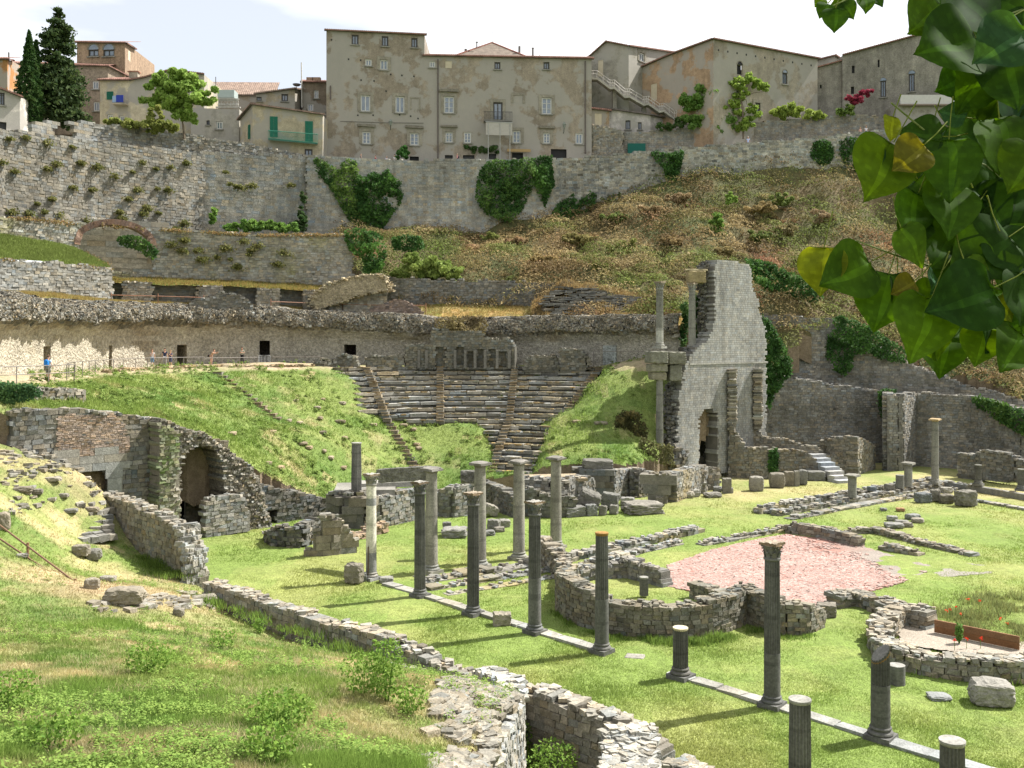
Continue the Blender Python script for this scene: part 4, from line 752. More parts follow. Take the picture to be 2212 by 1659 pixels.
def colA(x, yb, yt, label, dia=.58, z=0.0, **k):
    p = G(x, yb, z); h = ZY(yt, p[1])-z; return column('column', label, p, h, dia/2, k.pop('col', CB), group=k.pop('group', GA), **k)
colA(802, 1252, 1023, 'leftmost portico column, mostly smooth white plaster with a fluted stone patch', cap='corinthian', flutes=0, bits=[(.0, .27, np.array([.24, .24, .23])), (.27, .70, np.array([.55, .52, .43])), (.76, .90, np.array([.60, .57, .48]))], col=np.array([.24, .24, .23]), topcol=np.array([.5, .48, .4]), capcol=np.array([.2, .19, .16]))
colA(907, 1290, 1040, 'second portico column from the left, dark and fluted with a leafy capital', cap='corinthian', topcol=np.array([.5, .4, .25]))
colA(1022, 1328, 1063, 'third portico column from the left with an orange-lichened capital', cap='corinthian')
colA(1155, 1368, 1082, 'fourth portico column from the left with a wide flat-topped capital', cap='corinthian', plain_below=.42, topcol=np.array([.42, .38, .3]))
colA(1300, 1410, 1150, 'portico column without capital, its top orange with lichen', lich=.12, plain_below=.4, topcol=LICH*.8)
colA(1470, 1465, 1355, 'short dark column stump with a pale round top on the kerb', dia=.6, topcol=np.array([.5, .44, .3]))
colA(1668, 1527, 1170, 'tall complete portico column nearest in the row, orange capital', cap='corinthian', plain_below=.32)
colA(1902, 1597, 1392, 'broken column with a slanting top and orange lichen spots', dia=.62, plain_below=.5, broken=.55, bits=[(.55, .57, LICH), (.93, .95, LICH)])
for x, yt, D, lb in [(1728, 1509, 26.6, 'fluted column cut flat, pale top, at the lower edge of the view'), (2057, 1598, 23.3, 'column top with pale ring in the bottom right corner')]:
    p = np.array([*XD(x, D), 0.0]); column('column', lb, p, ZY(yt, D), .30, CB*1.1, group='columns of the nearer portico row', topcol=LGREY*.95)
GS = 'columns of the stage front'; CS = np.array([.215, .205, .17])
for x, yb, yt, lb in [(932, 1238, 1012, 'leftmost thick smooth stage column carrying a stone beam'), (1037, 1226, 1000, 'second smooth stage column with a worn square cap'), (1121, 1209, 996, 'third smooth stage column with a broad battered cap'), (1201, 1184, 988, 'rightmost smooth stage column with a projecting flat cap')]:
    colA(x, yb, yt, lb, dia=.71, flutes=0, cap='slab', col=CS, group=GS, capcol=np.array([.16, .15, .13]))
p = P(770, 1062, 70.8); column('column', 'broken fluted column without base standing on the platform', p, ZY(956, 70.8)-p[2], .37, np.array([.16, .155, .145]), base=False, topcol=LGREY)
mb = MB(); a, b = np.array([*XD(818, 59.2), 0]), np.array([*XD(930, 57.2), 0]); a[2], b[2] = ZY(1034, 59.2), ZY(1028, 57.2); d = b-a; c = (a+b)/2
rock(mb, [c[0], c[1], c[2]-.42], [np.linalg.norm(d[:2])/2+.1, .32, .44], math.atan2(d[1], d[0]), np.array([.15, .145, .125]), (0, -math.atan2(d[2], np.linalg.norm(d[:2]))), .95, .08, 5, 5)
tag(mb.build('stone_beam', M_rubble), 'rough stone beam lying from the plastered column to the first stage column', 'stone beam')
mb = MB(); p = XD(1015, 61); rock(mb, [p[0], p[1], ZY(1043, 61)], [.62, .3, .42], .15, np.array([.13, .125, .11]), (0, 0), .93, .1, 3, 6); tag(mb.build('stone_beam', M_rubble), 'short broken beam end attached left of the second stage column cap', 'stone beam')
# stage-wall columns
EN = empty('entablature', (*XD(1435, 91), ZY(820, 91)), 'two-tier ruined entablature block jutting left of the stage wall', 'stone beam')
mb = MB()
for x0, x1, y0, y1, D, dd in [(1398, 1440, 757, 784, 90.6, 1.0), (1438, 1478, 759, 786, 91.2, 1.0), (1400, 1440, 785, 802, 90.8, .8), (1442, 1470, 786, 822, 91.3, .8), (1404, 1438, 803, 820, 90.9, .7)]:
    c = XD((x0+x1)/2, D); rock(mb, [c[0], c[1]+.3, ZY(y1, D)], [(x1-x0)*D/F/2*1.08, dd, (y1-y0)*D/F/2*1.06], ang*.3, varc([.19, .175, .13], 1, .12)[0], (0, 0), .93, .07, 4, x0)
mb.build('blocks', M_stone, EN)
for x, yb, yt, D, lb, kw in [(1425, 752, 608, 90.9, 'upper fluted column standing on the entablature beside the stage wall', dict(base=True, bits=[(.05, .30, np.array([.40, .39, .36]))])), (1425, 968, 821, 91.0, 'lower fluted column supporting the entablature beside the stage wall', dict(base=False)), (1495, 748, 611, 94.2, 'slender fluted column tied to the upper edge of the stage wall', dict(base=False))]:
    p = P(x, yb, D); column('column', lb, p, ZY(yt, D)-p[2], .34, np.array([.22, .215, .19]), group='columns of the stage wall', cap='corinthian' if yb != 968 else None, flutes=18, **kw)
mb = MB(); c = XD(1503, 94.8); rock(mb, [c[0], c[1], ZY(611, 94.8)], [.95, .6, .62], .1, np.array([.25, .2, .11]), (0, 0), .94, .06, 4, 8); rock(mb, [c[0]+.1, c[1]+.2, ZY(585, 94.8)-.05], [1.1, .6, .12], .1, np.array([.3, .26, .16]), (0, 0), .94, .06, 3, 9)
tag(mb.build('cornice_block', M_stone), 'yellowed cornice block joining the slender column to the stage wall top', 'stone block')
# far columns of the right portico
CF = np.array([.19, .185, .16])
colA(2020, 1045, 905, 'tall slim grey column alone before the shaded retaining wall', dia=.62, z=.45, col=CF, flutes=0, cap='slab', group='columns around the far lawn corner', capcol=np.array([.3, .22, .12]))
colA(1841, 1074, 1026, 'short column with a flat square cap nearest the stage on the steps', dia=.68, z=.5, col=CF, flutes=0, cap='slab', base=False, group='columns around the far lawn corner', capcol=CS*.8)
colA(1962, 1051, 1000, 'short column with a cap next to the lower drum on the steps', dia=.68, z=.5, col=CF, flutes=0, cap='slab', base=False, group='columns around the far lawn corner', capcol=CS*.8)
colA(1944, 1054, 1026, 'capless thick column stump left of the short capped column', dia=.7, z=.5, col=CF*.9, flutes=0, base=False, group='columns around the far lawn corner', topcol=CF)
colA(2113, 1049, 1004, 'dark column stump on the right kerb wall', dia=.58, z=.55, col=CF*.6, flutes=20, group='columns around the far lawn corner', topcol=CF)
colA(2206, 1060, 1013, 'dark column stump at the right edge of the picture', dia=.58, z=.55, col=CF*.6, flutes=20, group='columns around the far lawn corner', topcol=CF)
colA(1391, 1286, 1246, 'small fluted stump standing inside the first apse', dia=.46, z=0.1, col=CB*1.2, base=False, group='isolated column stumps', topcol=LGREY*.95)
colA(1937, 1478, 1436, 'low round drum in the grass behind the broken column', dia=.62, col=CB*1.4, flutes=0, base=False, group='isolated column stumps', topcol=LGREY*.95)
# ------------------------------------------------------------------ foreground walls
def wallw(name, label, pts, n=0, mats=M_stone, **k):
    """pts: (X, Y, ztop, zbot)"""
    pp = np.array(pts, float)
    if n: pp = smooth_path(pp, n)
    mb = MB(); masonry(mb, pp[:, :2], pp[:, 2], pp[:, 3], **k); o = mb.build(name, mats); return tag(o, label, 'ruined wall')
def w1(x, z=1.2):   # point of the W1 line seen at column x
    d = W1B-W1A; k = (x-CX)/F; t = (k*W1A[1]-W1A[0])/(d[0]-k*d[1]); return W1A+d*t
TW = np.array([.225, .205, .165])
pts = [(*w1(x), z, -1.3) for x, z in [(455, 1.25), (560, 1.2), (700, 1.2), (772, 1.15), (775, 1.35), (860, 1.3), (925, 1.2), (935, 1.1), (985, 1.0), (1036, .9)]]
wallw('long_wall', 'long low stone wall edging the lawn, left stretch down to the grassy bank', pts, th=.75, bw=.42, bh=.25, col=TW, jit=.03, jag=.12, rub=2.2)
pts = [(*w1(x), z, -1.5) for x, z in [(1043, 1.15), (1050, 1.3), (1150, 1.25), (1300, 1.2), (1395, 1.15), (1428, .9)]]
wallw('long_wall', 'long low stone wall, nearer stretch above the dark trench', pts, th=.8, bw=.40, bh=.26, col=TW, jit=.035, jag=.14, rub=2.6)
wallw('bank_end_wall', 'pale brick-like wall closing the near end of the grassy bank', [(-1.95, 15.6, 3.6, -1.2), (-1.3, 20.5, 3.35, -1.2), (-.85, 24, 2.95, -1.2), (-.3, 28, 2.5, -1.2), (.0, 31, 2.2, -1.2), (-.05, 33.4, 1.9, -1.2), (-1.1, 36.0, 1.3, -1.2)], th=.8, bw=.26, bh=.21, col=LGREY*.95, jit=.03, jag=.12, rub=2.6)
wallw('wall_butt', 'thick rubble-topped wall butt at the bottom edge beside the trench', [(3.25, 26.6, 1.35, -1.3), (3.35, 28.2, 1.5, -1.3), (3.5, 29.6, 1.62, -1.3)], th=1.5, bw=.34, bh=.24, col=LGREY*.95, jit=.05, jag=.2, rub=12)
wallw('wall_butt', 'smaller squared wall stub right of the rubble-topped butt', [(4.75, 29.0, 1.0, -.8), (5.55, 28.1, .9, -.8)], th=.9, bw=.45, bh=.3, col=TW*1.1, jit=.05, jag=.15, rub=6)
wallw('end_wall', 'wedge-shaped wall with ragged right end casting shade at the left', [(-25.1, 61.3, 3.85, 0), (-22, 58, 3.75, 0), (-19.6, 55.5, 3.6, 0), (-18.0, 53.8, 3.3, 0), (-17.4, 53.15, 2.6, 0), (-16.9, 52.6, 1.7, -.1)], th=.85, bw=.45, bh=.26, col=TUFA*.9, jit=.03, jag=.12, rub=1.2)
mb = MB(); n = 260; zz = rng.uniform(0, 3.3, n); t = rng.uniform(-.5, .5, n); f_ = np.interp(zz, [0, 1.7, 3.3], [0, .15, 1.1]); c = np.stack([-16.85-f_*.72+t*.65+rng.normal(0, .06, n), 52.55+f_*.74+t*.6, zz], -1); s = rng.uniform(.1, .24, n)
boxes(mb, c, np.stack([s*1.3, s, s*.6], -1), rng.uniform(0, 3, n), varc(LGREY, n, .2), .05); mb.build('ragged_end', M_stone, [o for o in sc.objects if o.name == 'end_wall'][0])
# steps in the left bank
mb = MB()
for k, (xa, xb, y) in enumerate([(180, 236, 1104), (131, 237, 1117), (130, 238, 1129), (130, 239, 1141), (143, 240, 1152), (165, 243, 1160)]):
    a, b = P(xa, y, 57.6-k*.5), P(xb, y, 59.2-k*.5); d = b-a; L_ = np.linalg.norm(d[:2]); n = 4
    for i in range(n):
        c = a+d*(i+.5)/n; box(mb, [c[0], c[1]+.3, (a[2]+b[2])/2-.14], [L_/n/2-.02, .42, .17], math.atan2(d[1], d[0]), varc(GREY*1.05, 1, .15)[0], .05)
tag(mb.build('stone_steps', M_stone), 'broad worn stone steps half in shade above the wedge-shaped wall', 'stair')
# ------------------------------------------------------------------ apses and rooms
c1 = np.array([6.95, 48.9]); an_ = np.radians(np.linspace(178, 338, 40)); ap = [(c1[0]+4.4*math.cos(a), c1[1]+4.4*math.sin(a)) for a in an_]
AW = np.array([.165, .15, .115])
pts = [(3.0, 51.0, 1.7, 0)]+[(x, y, z, 0) for (x, y), z in zip(ap, np.interp(np.linspace(0, 1, 40), [0, .15, .3, .36, .5, .8, 1], [1.85, 1.95, 1.8, 1.45, 1.42, 1.5, 1.6]))]+[(12.2, 45.0, 1.5, 0), (13.2, 44.9, 1.35, 0), (14.2, 46.0, .9, 0)]
wallw('apse_wall', 'curved apse wall of small dark blocks in front of the pink paving', pts, th=.8, bw=.36, bh=.2, col=AW, jit=.03, jag=.12, rub=2)
wallw('room_wall', 'slanting rubble wall between the last stage column and the apse', [(1.75, 59.5, 1.45, 0), (2.3, 57.8, 1.5, 0), (2.75, 56.4, 1.1, 0), (3.0, 54.5, .8, 0), (3.0, 51.2, 1.2, 0)], th=.8, bw=.4, bh=.24, col=TUFA*.95, jit=.1, jag=.35, rub=3)
wallw('room_wall', 'low back wall of the apse room running left', [(3.3, 54.6, .75, 0), (5.0, 55.4, .7, 0), (6.5, 55.6, .95, 0)], th=.8, bw=.36, bh=.22, col=GREY*1.05, jit=.06, jag=.2, rub=2.5)
wallw('room_wall', 'squared wall block closing the apse room at the edge of the pink paving', [(6.4, 55.9, 1.05, 0), (7.2, 54.8, 1.0, 0), (8.3, 53.4, .95, 0)], th=.8, bw=.4, bh=.22, col=GREY*1.0, jit=.03, jag=.1, rub=1.5)
wallw('room_wall', 'short straight wall joining the apse to the pink paving', [(9.5, 51.2, .75, 0), (10.4, 49.8, .75, 0), (11.1, 48.0, .8, 0)], th=.75, bw=.36, bh=.2, col=AW*1.05, jit=.03, jag=.1, rub=2)
wallw('low_wall', 'low tumbled wall between the two apses', [(*G(1800, 1285, .6)[:2], .65, 0), (*G(1850, 1280, .6)[:2], .7, 0), (*G(1905, 1296, .6)[:2], .6, 0), (*G(1950, 1312, .7)[:2], .75, 0)], th=1.0, bw=.4, bh=.22, col=TW*.9, jit=.08, jag=.2, rub=3, n=12)
wallw('apse_wall', 'round low apse wall of pale rubble at the right edge', [(*G(x, y, .8)[:2], z, 0) for x, y, z in [(2008, 1323, .95), (1955, 1312, .85), (1913, 1333, .8), (1903, 1366, .8), (1945, 1398, .8), (2030, 1415, .8), (2120, 1424, .8), (2212, 1424, .8), (2320, 1402, .8), (2390, 1365, .8)]], n=50, th=.95, bw=.36, bh=.22, col=TUFA*1.0, jit=.06, jag=.12, rub=3.2)
wallw('low_wall', 'straight low wall with squared end behind the pink paving', [(*G(1702, 1150)[:2], .4, 0), (*G(1712, 1152)[:2], .75, 0), (*G(1760, 1158)[:2], .7, 0), (*G(1858, 1180)[:2], .6, 0)], th=.7, bw=.5, bh=.24, col=TW*.8, jit=.05, jag=.1, rub=2)
wallw('low_wall', 'long ankle-high rubble footing running right beyond the pink paving', [(*G(1835, 1152)[:2], .3, 0), (*G(1890, 1150)[:2], .35, 0), (*G(1990, 1176)[:2], .28, 0), (*G(2100, 1200)[:2], .15, 0)], th=.7, bw=.4, bh=.2, col=TUFA*.9, jit=.07, jag=.1, rub=3)
wallw('low_wall', 'short low block footing at the right corner of the pink paving', [(*G(1910, 1186)[:2], .35, 0), (*G(1985, 1200)[:2], .35, 0)], th=.8, bw=.5, bh=.22, col=TW*.9, jit=.06, jag=.1, rub=2)
def step(name, label, a, b, off, z, th=.8, **k):
    a, b = np.array(a), np.array(b); d = norm(b-a); nn = np.array([d[1], -d[0]]); return wallw(name, label, [(*(a+nn*off), z, -.1), (*(b+nn*off), z, -.1)], th=th, bw=.7, bh=max(.15, z), col=k.get('col', GREY*1.15), jit=.05, jag=.04, rub=k.get('rub', 1.2), moss=STRAW*.8)
a, b = G(1640, 1108)[:2], G(2018, 1044)[:2]
for k, (o_, z, lb) in enumerate([(0, .5, 'topmost long step carrying the short capped columns at the right'), (1.5, .32, 'middle long mossy step below the capped columns'), (3.0, .16, 'lowest long grass-grown step at the right')]): step('long_step', lb, a, b, o_, z)
a, b = G(1225, 1212)[:2], G(1505, 1150)[:2]
step('long_step', 'mossy brick step line left of the pink paving', a, b, 0, .38, rub=2); step('long_step', 'lower broken step line beside the last stage column', a, b-.3*(b-a), 1.5, .22, rub=2.5)
step('long_step', 'faint grassy step line between the lawn and the pink paving', G(1512, 1178)[:2], G(1712, 1141)[:2], 0, .22)
a, b = G(905, 1258)[:2], G(1175, 1216)[:2]
step('long_step', 'upper flat step under the stage columns', a, b, 0, .2, th=1.2, rub=.6); step('long_step', 'lower broken step in front of the stage columns', a, b, 1.6, .12, th=.9, rub=1.5); step('long_step', 'lowest grassy step line in front of the stage columns', a, b, 3.1, .06, th=.7, rub=1.2)
wallw('kerb_wall', 'smooth kerb wall with column stumps at the far right of the lawn', [(*G(2030, 1050)[:2], .5, 0), (*G(2112, 1062)[:2], .5, 0), (*G(2320, 1098)[:2], .5, 0)], th=.6, bw=1.6, bh=.5, col=GREY*1.05, jit=.02, jag=.02, rub=.2)
wallw('kerb_wall', 'lower outer kerb in front of the far right kerb wall', [(*G(2110, 1083)[:2], .16, 0), (*G(2330, 1120)[:2], .16, 0)], th=.7, bw=1.2, bh=.16, col=GREY*1.1, jit=.03, jag=.02, rub=.2)
wallpx('low_wall', 'ruined low wall in shade at the right edge behind the column stumps', 'ruined wall', [(2075, 95, 980, 1028), (2117, 93.5, 982, 1028), (2121, 93, 973, 1030), (2190, 90.5, 980, 1032), (2200, 90, 992, 1034), (2300, 88, 1000, 1040)], th=.9, bw=.42, bh=.25, col=GREY*.85, jit=.04, jag=.15, rub=2)
# kerb of pale slabs under the portico row
a, b = G(835, 1262)[:2], G(2200, 1692)[:2]; d = norm(b-a); L_ = np.linalg.norm(b-a); mb = MB(); t = 0
while t < L_:
    l = rng.uniform(.9, 1.9); p = a+d*(t+l/2)
    gapk = (15.5 < t < 18.6) or rng.random() < .06
    if not gapk: box(mb, [p[0], p[1], .02], [l/2-.02, rng.uniform(.25, .33), .10], math.atan2(d[1], d[0]), varc(LGREY*1.02, 1, .08)[0], .03)
    t += l
tag(mb.build('stone_kerb', M_stone), 'pale slab kerb in the grass under the row of portico columns', 'kerb')
# pink paving
def psheet(name, pts, z, col, matl, **k):
    w_ = np.array([G(x, y, z)[:2] for x, y in pts]); mb = MB(); hfield(mb, lambda X, Y: X*0+z, [tuple(q) for q in w_], .25, lambda p: np.broadcast_to(col, (len(p), 3)) if not callable(col) else col(p)); return mb, w_
PV = [(1443, 1222), (1540, 1188), (1640, 1165), (1700, 1154), (1790, 1164), (1860, 1178), (1905, 1192), (1960, 1208), (2015, 1222), (1995, 1240), (1940, 1262), (1880, 1278), (1800, 1290), (1775, 1312), (1700, 1300), (1600, 1290), (1500, 1278), (1445, 1268)]
mb, w_ = psheet('p', PV, .02, lambda p: lerp3(np.array([.26, .145, .115]), np.array([.23, .20, .17]), np.clip(fbm(p, .35, 91)*1.6+(p[:, 0]-17.5)/5, 0, 1)), None)
n = 42000; X = rng.uniform(w_[:, 0].min(), w_[:, 0].max(), n); Y = rng.uniform(w_[:, 1].min(), w_[:, 1].max(), n); m = inpoly(X, Y, w_)
dens = np.clip(1.05-(X-16.5)/6.5+fbm(np.stack([X, Y, X*0], -1), .4, 92), 0, 1); m &= rng.random(n) < dens; X, Y = X[m], Y[m]; n = len(X); s = rng.uniform(.03, .095, n)
cols = lerp3(np.array([.28, .145, .115]), np.array([.36, .285, .25]), rng.random(n)**.8)
boxes(mb, np.stack([X, Y, np.full(n, .035)], -1), np.stack([s*1.3, s, np.full(n, .03)], -1), rng.uniform(0, 3, n), cols, .03)
tag(mb.build('pink_paving', M_gravel), kind='structure')
mb, w_ = psheet('p', [(1905, 1196), (2000, 1205), (2140, 1222), (2145, 1238), (2060, 1245), (1990, 1250), (1940, 1240), (1950, 1215)], .012, np.array([.24, .22, .19]), None); tag(mb.build('worn_pavement', M_gravel), kind='structure')
mb, w_ = psheet('p', [(2020, 1350), (2200, 1385), (2300, 1395), (2212, 1412), (2100, 1412), (2000, 1400), (1945, 1385), (1935, 1355), (1970, 1335)], .10, np.array([.29, .25, .20]), None); tag(mb.build('sandy_floor', M_gravel), kind='structure')
mb, w_ = psheet('p', [(1120, 1560), (1330, 1560), (1330, 1750), (1120, 1750)], -.98, np.array([.34, .28, .19]), None); tag(mb.build('trench_floor', M_ground), kind='structure')
mb = MB(); a, b = G(2019, 1367, .1), G(2202, 1405, .1); d = b-a
for k in range(2): box(mb, [*((a+b)/2)[:2], .27+k*.29], [np.linalg.norm(d[:2])/2, .045, .142], math.atan2(d[1], d[0]), varc([.19, .095, .045], 1, .1)[0], .004)
tag(mb.build('plank_barrier', M_wood), 'brown plank barrier across the round apse at the right', 'plank')
# ------------------------------------------------------------------ loose blocks
def blk(name, label, x, yb, w_, h_, z=0.0, dep=.8, rot=None, bx=.85, col=GREY, rough=.17, tilt=(0, 0), cat='stone block', group=None, sub=4, mt=None, f=None):
    if f is not None:
        p = cast(x, yb, f, 20, 64); z = p[2]
    else: p = G(x, yb, z)
    D = p[1]; hw = w_*D/F/2; hh = h_*D/F/2/math.cos(.15); mb = MB(); seed = int(x*7+yb) % 1000
    rock(mb, [p[0], p[1]+hw*dep*.7, z], [hw, hw*dep, hh*.95], rng.uniform(-.4, .4) if rot is None else rot, varc(col, 1, .08)[0], tilt, bx, rough, sub, seed)
    return tag(mb.build(name, mt or M_stone), label, cat, group)
FB = 'fallen blocks in front of the stage ruins'
for a in [('large slab block leaning highest in the fallen heap', 1273, 1110, 50, 46, DGREY*1.3, (.1, .35)), ('long grey block lying at the left of the fallen heap', 1241, 1117, 50, 24, GREY*1.1, (0, -.05)), ('upright squared block in the middle of the fallen heap', 1277, 1116, 27, 28, GREY, (0, 0)),
          ('tall leaning block at the right of the fallen heap', 1320, 1102, 38, 38, DGREY*1.3, (0, .15)), ('small cubic block between the leaning slabs', 1327, 1112, 20, 22, GREY, (0, .1)), ('thin slab wedged behind the fallen heap', 1250, 1094, 34, 18, GREY*1.1, (.1, .4)),
          ('low flat block right of the fallen heap', 1357, 1092, 32, 18, GREY*1.2, (0, 0)), ('broad flat slab overgrown on top beside the fallen heap', 1391, 1112, 84, 26, GREY, (0, 0)), ('rounded stone on the corner of the broad flat slab', 1425, 1088, 18, 18, DGREY*1.3, (0, 0)), ('narrow upright block at the front of the fallen heap', 1303, 1114, 17, 24, DGREY*1.4, (0, .1))]:
    blk('fallen_block', a[0], a[1], a[2], a[3], a[4], col=a[5], tilt=a[6], group=FB)
for a in [('pale boulder left of the square masonry pier', 1489, 1077, 25, 16), ('second pale boulder touching the square pier', 1503, 1074, 22, 18), ('long dark slab lying before the square pier', 1541, 1075, 40, 11), ('flat stone block right of the square pier', 1551, 1063, 22, 13)]:
    blk('boulder', a[0], *a[1:], col=LGREY*.9 if a[2] > 1073 and a[3] < 30 else GREY, bx=.5, group='stones beside the square pier')
CBs = 'carved blocks standing along the foot of the stage ruins'
for a in [('narrow upright pedestal on the grass before the dark sloping wall', 1571, 1066, 21, 38, TUFA*.75, .95), ('small cube beside the narrow upright pedestal', 1578, 1066, 14, 14, LGREY*.85, .9), ('two-tier column drum left of the dark sloping wall', 1636, 1062, 34, 38, GREY*1.05, .6),
          ('thick column drum with moulded foot right of the ivy', 1681, 1055, 36, 38, GREY*.95, .55), ('upright flat slab behind the thick drum', 1706, 1050, 22, 36, DGREY*1.3, .95), ('tall thin upright slab in the row of carved blocks', 1722, 1050, 12, 38, GREY, .95), ('leaning arched slab in the row of carved blocks', 1736, 1048, 20, 38, DGREY*1.3, .6),
          ('low pedestal left of the pale stair', 1765, 1038, 40, 22, GREY*1.05, .93), ('low pedestal right of the pale stair', 1805, 1032, 34, 22, GREY*1.05, .93)]:
    blk('carved_block', a[0], *a[1:5], col=a[5], bx=a[6], rot=-.1, rough=.06, group=CBs)
CR = 'blocks gathered in the far corner of the lawn'
for a in [('squared block at the left of the corner heap', 1998, 1087, 34, 24, GREY*.9), ('tilted pinkish block in the corner heap', 2023, 1084, 22, 28, TUFA), ('squared block in the middle of the corner heap', 2048, 1088, 32, 22, DGREY*1.3), ('big round-topped block at the right of the corner heap', 2092, 1095, 46, 38, DGREY*1.3), ('pale block behind the corner heap', 2047, 1066, 26, 14, LGREY*.8)]:
    blk('corner_block', a[0], *a[1:5], col=a[5], group=CR, bx=.7)
FS = 'flat stones lying on the far lawn'
for a in [('flat stone, leftmost of the small far group', 1930, 1126, 24, 12), ('slab in the middle of the small far group', 1952, 1134, 30, 10), ('tilted slab at the top of the small far group', 1975, 1123, 32, 13), ('flat stone at the right of the small far group', 1985, 1130, 28, 11), ('front slab of the small far group', 1936, 1142, 42, 12), ('rounded front stone of the small far group', 1962, 1140, 24, 12), ('lone dark pebble on the far lawn', 1910, 1104, 16, 7), ('lone reddish stone on the far lawn', 1947, 1105, 20, 8)]:
    blk('flat_stone', a[0], *a[1:], col=GREY*1.1 if 'red' not in a[0] else np.array([.3, .18, .1]), group=FS, bx=.6)
for a in [('cube block on the top step beside the first short capped column', 1885, 1061, 19, 11, GREY), ('square drum on the top step', 1923, 1059, 20, 15, GREY), ('block at the left end of the long steps', 1650, 1109, 40, 8, LGREY*.8), ('rough stone at the near end of the long steps', 1674, 1111, 20, 12, GREY*.9)]:
    blk('step_block', a[0], *a[1:5], col=a[5], z=.45 if a[1] > 1800 else 0, group='blocks on the long steps')
for a in [('mossy drum stack beside the plastered portico column', 763, 1262, 42, 50, DGREY*1.6, .6), ('flat moulded base right of the plastered portico column', 833, 1260, 32, 14, GREY*1.15, .6), ('small block behind the drum stack', 782, 1257, 20, 22, GREY, .8),
          ('grey cube on the kerb left of the fourth portico column', 1084, 1353, 40, 30, DGREY*1.5, .93), ('big pitted boulder at the right edge of the lawn', 2155, 1530, 96, 58, GREY*1.0, .5), ('thin flat stone left of the pitted boulder', 2034, 1515, 50, 12, LGREY*.8, .6),
          ('flat paving stone beside the capless portico column', 1374, 1423, 42, 3, LGREY, .9), ('square block at the corner of the tumbled wall between the apses', 1789, 1335, 44, 32, GREY, .93),
          ('long slab in the grass behind the second portico column', 981, 1162, 56, 22, GREY*1.0, .9), ('small moulded base lying on the long slab', 965, 1141, 20, 14, GREY*.9, .7)]:
    blk('loose_block', a[0], *a[1:5], col=a[5], bx=a[6], z=.35 if 'moulded base lying' in a[0] else 0)
RC = 'tumbled stones between the stage columns'
for a in [('grey slab tilted left in the tumble behind the third stage column', 1060, 1118, 34, 26, (.1, .4)), ('long slab on top of the tumble', 1082, 1106, 34, 22, (0, .5)), ('drum lying in the tumble', 1066, 1146, 30, 26, (0, 0)), ('flat base at the front of the tumble', 1054, 1158, 30, 12, (0, 0)), ('broken stone at the right of the tumble', 1090, 1140, 26, 18, (.1, .1)), ('small block under the tumble', 1078, 1150, 24, 12, (0, 0))]:
    blk('tumbled_stone', a[0], *a[1:5], col=GREY, tilt=a[5], group=RC, bx=.7)
BS = 'rocks on the left bank'
for a in [('layered rock slab at the foot of the iron railing', 262, 1311, 90, 40), ('flat-topped rock above the layered slab', 196, 1275, 34, 26), ('dark stone behind the flat-topped rock', 230, 1258, 38, 14), ('half-buried rock in the meadow grass', 384, 1333, 28, 20), ('grey slab at the start of the long wall', 437, 1303, 56, 16), ('small upright stone by the start of the long wall', 446, 1283, 12, 14),
          ('mossy rock on the shaded slope below the stone steps', 172, 1205, 40, 28), ('dark mossy rock beside the shaded slope', 200, 1212, 34, 28), ('rock slab high on the left bank', 44, 1065, 44, 14), ('second slab high on the left bank', 75, 1070, 30, 14), ('stone above the broad steps', 148, 1112, 34, 10), ('stone lying at the top of the broad steps', 196, 1108, 32, 14), ('rock at the left edge of the bank', 3, 1150, 32, 44), ('small dark stone on the left bank', 135, 1078, 24, 10), ('flat stone half way up the left bank', 110, 1042, 40, 10), ('pale stone near the railing foot', 45, 1206, 26, 10)]:
    blk('bank_rock', a[0], *a[1:], f=bank_f, bx=.55, rough=.16, col=TW*.9, group=BS, dep=.6)
# rubble on the bank end and along its rim
def stones(name, polypx, D0, D1, n, f, smin, smax, col, seed=0, mt=None):
    x0 = min(p[0] for p in polypx); x1 = max(p[0] for p in polypx); X, D = sample_view(n, D0, D1, x0, x1); z = f(X, D); y = HY+(CZ-z)*F/D; px = CX+X*F/D
    wb = np.stack([X, D, X*0], -1); m = inpoly(px+22*fbm(wb, .7, 181), y+16*fbm(wb, .8, 182), polypx) & (fbm(wb, 1.1, 183) > -.22); X, D, z = X[m], D[m], z[m]; k = len(X); s = rng.uniform(smin, smax, k); mb = MB()
    boxes(mb, np.stack([X, D, z+s*.2], -1), np.stack([s*1.3, s, s*.55], -1), rng.uniform(0, 3, k), varc(col, k, .2), .06); return tag(mb.build(name, mt or M_stone), kind='stuff')
stones('rubble', [(1000, 1430), (1060, 1450), (1118, 1500), (1030, 1680), (930, 1680), (925, 1560), (960, 1480)], 18, 37, 4200, bank_f, .05, .16, TUFA*1.0)
stones('rubble', [(560, 1340), (700, 1375), (850, 1410), (1000, 1440), (990, 1465), (850, 1435), (740, 1400), (600, 1360)], 30, 46, 1600, bank_f, .03, .08, TUFA*1.1)
stones('rubble', [(300, 1285), (460, 1285), (480, 1308), (330, 1312), (200, 1318), (190, 1305)], 38, 50, 700, bank_f, .05, .2, TUFA)
stones('rubble', [(0, 980), (110, 960), (240, 1075), (225, 1110), (100, 1100), (20, 1110)], 50, 63, 380, bank_f, .06, .2, TUFA)
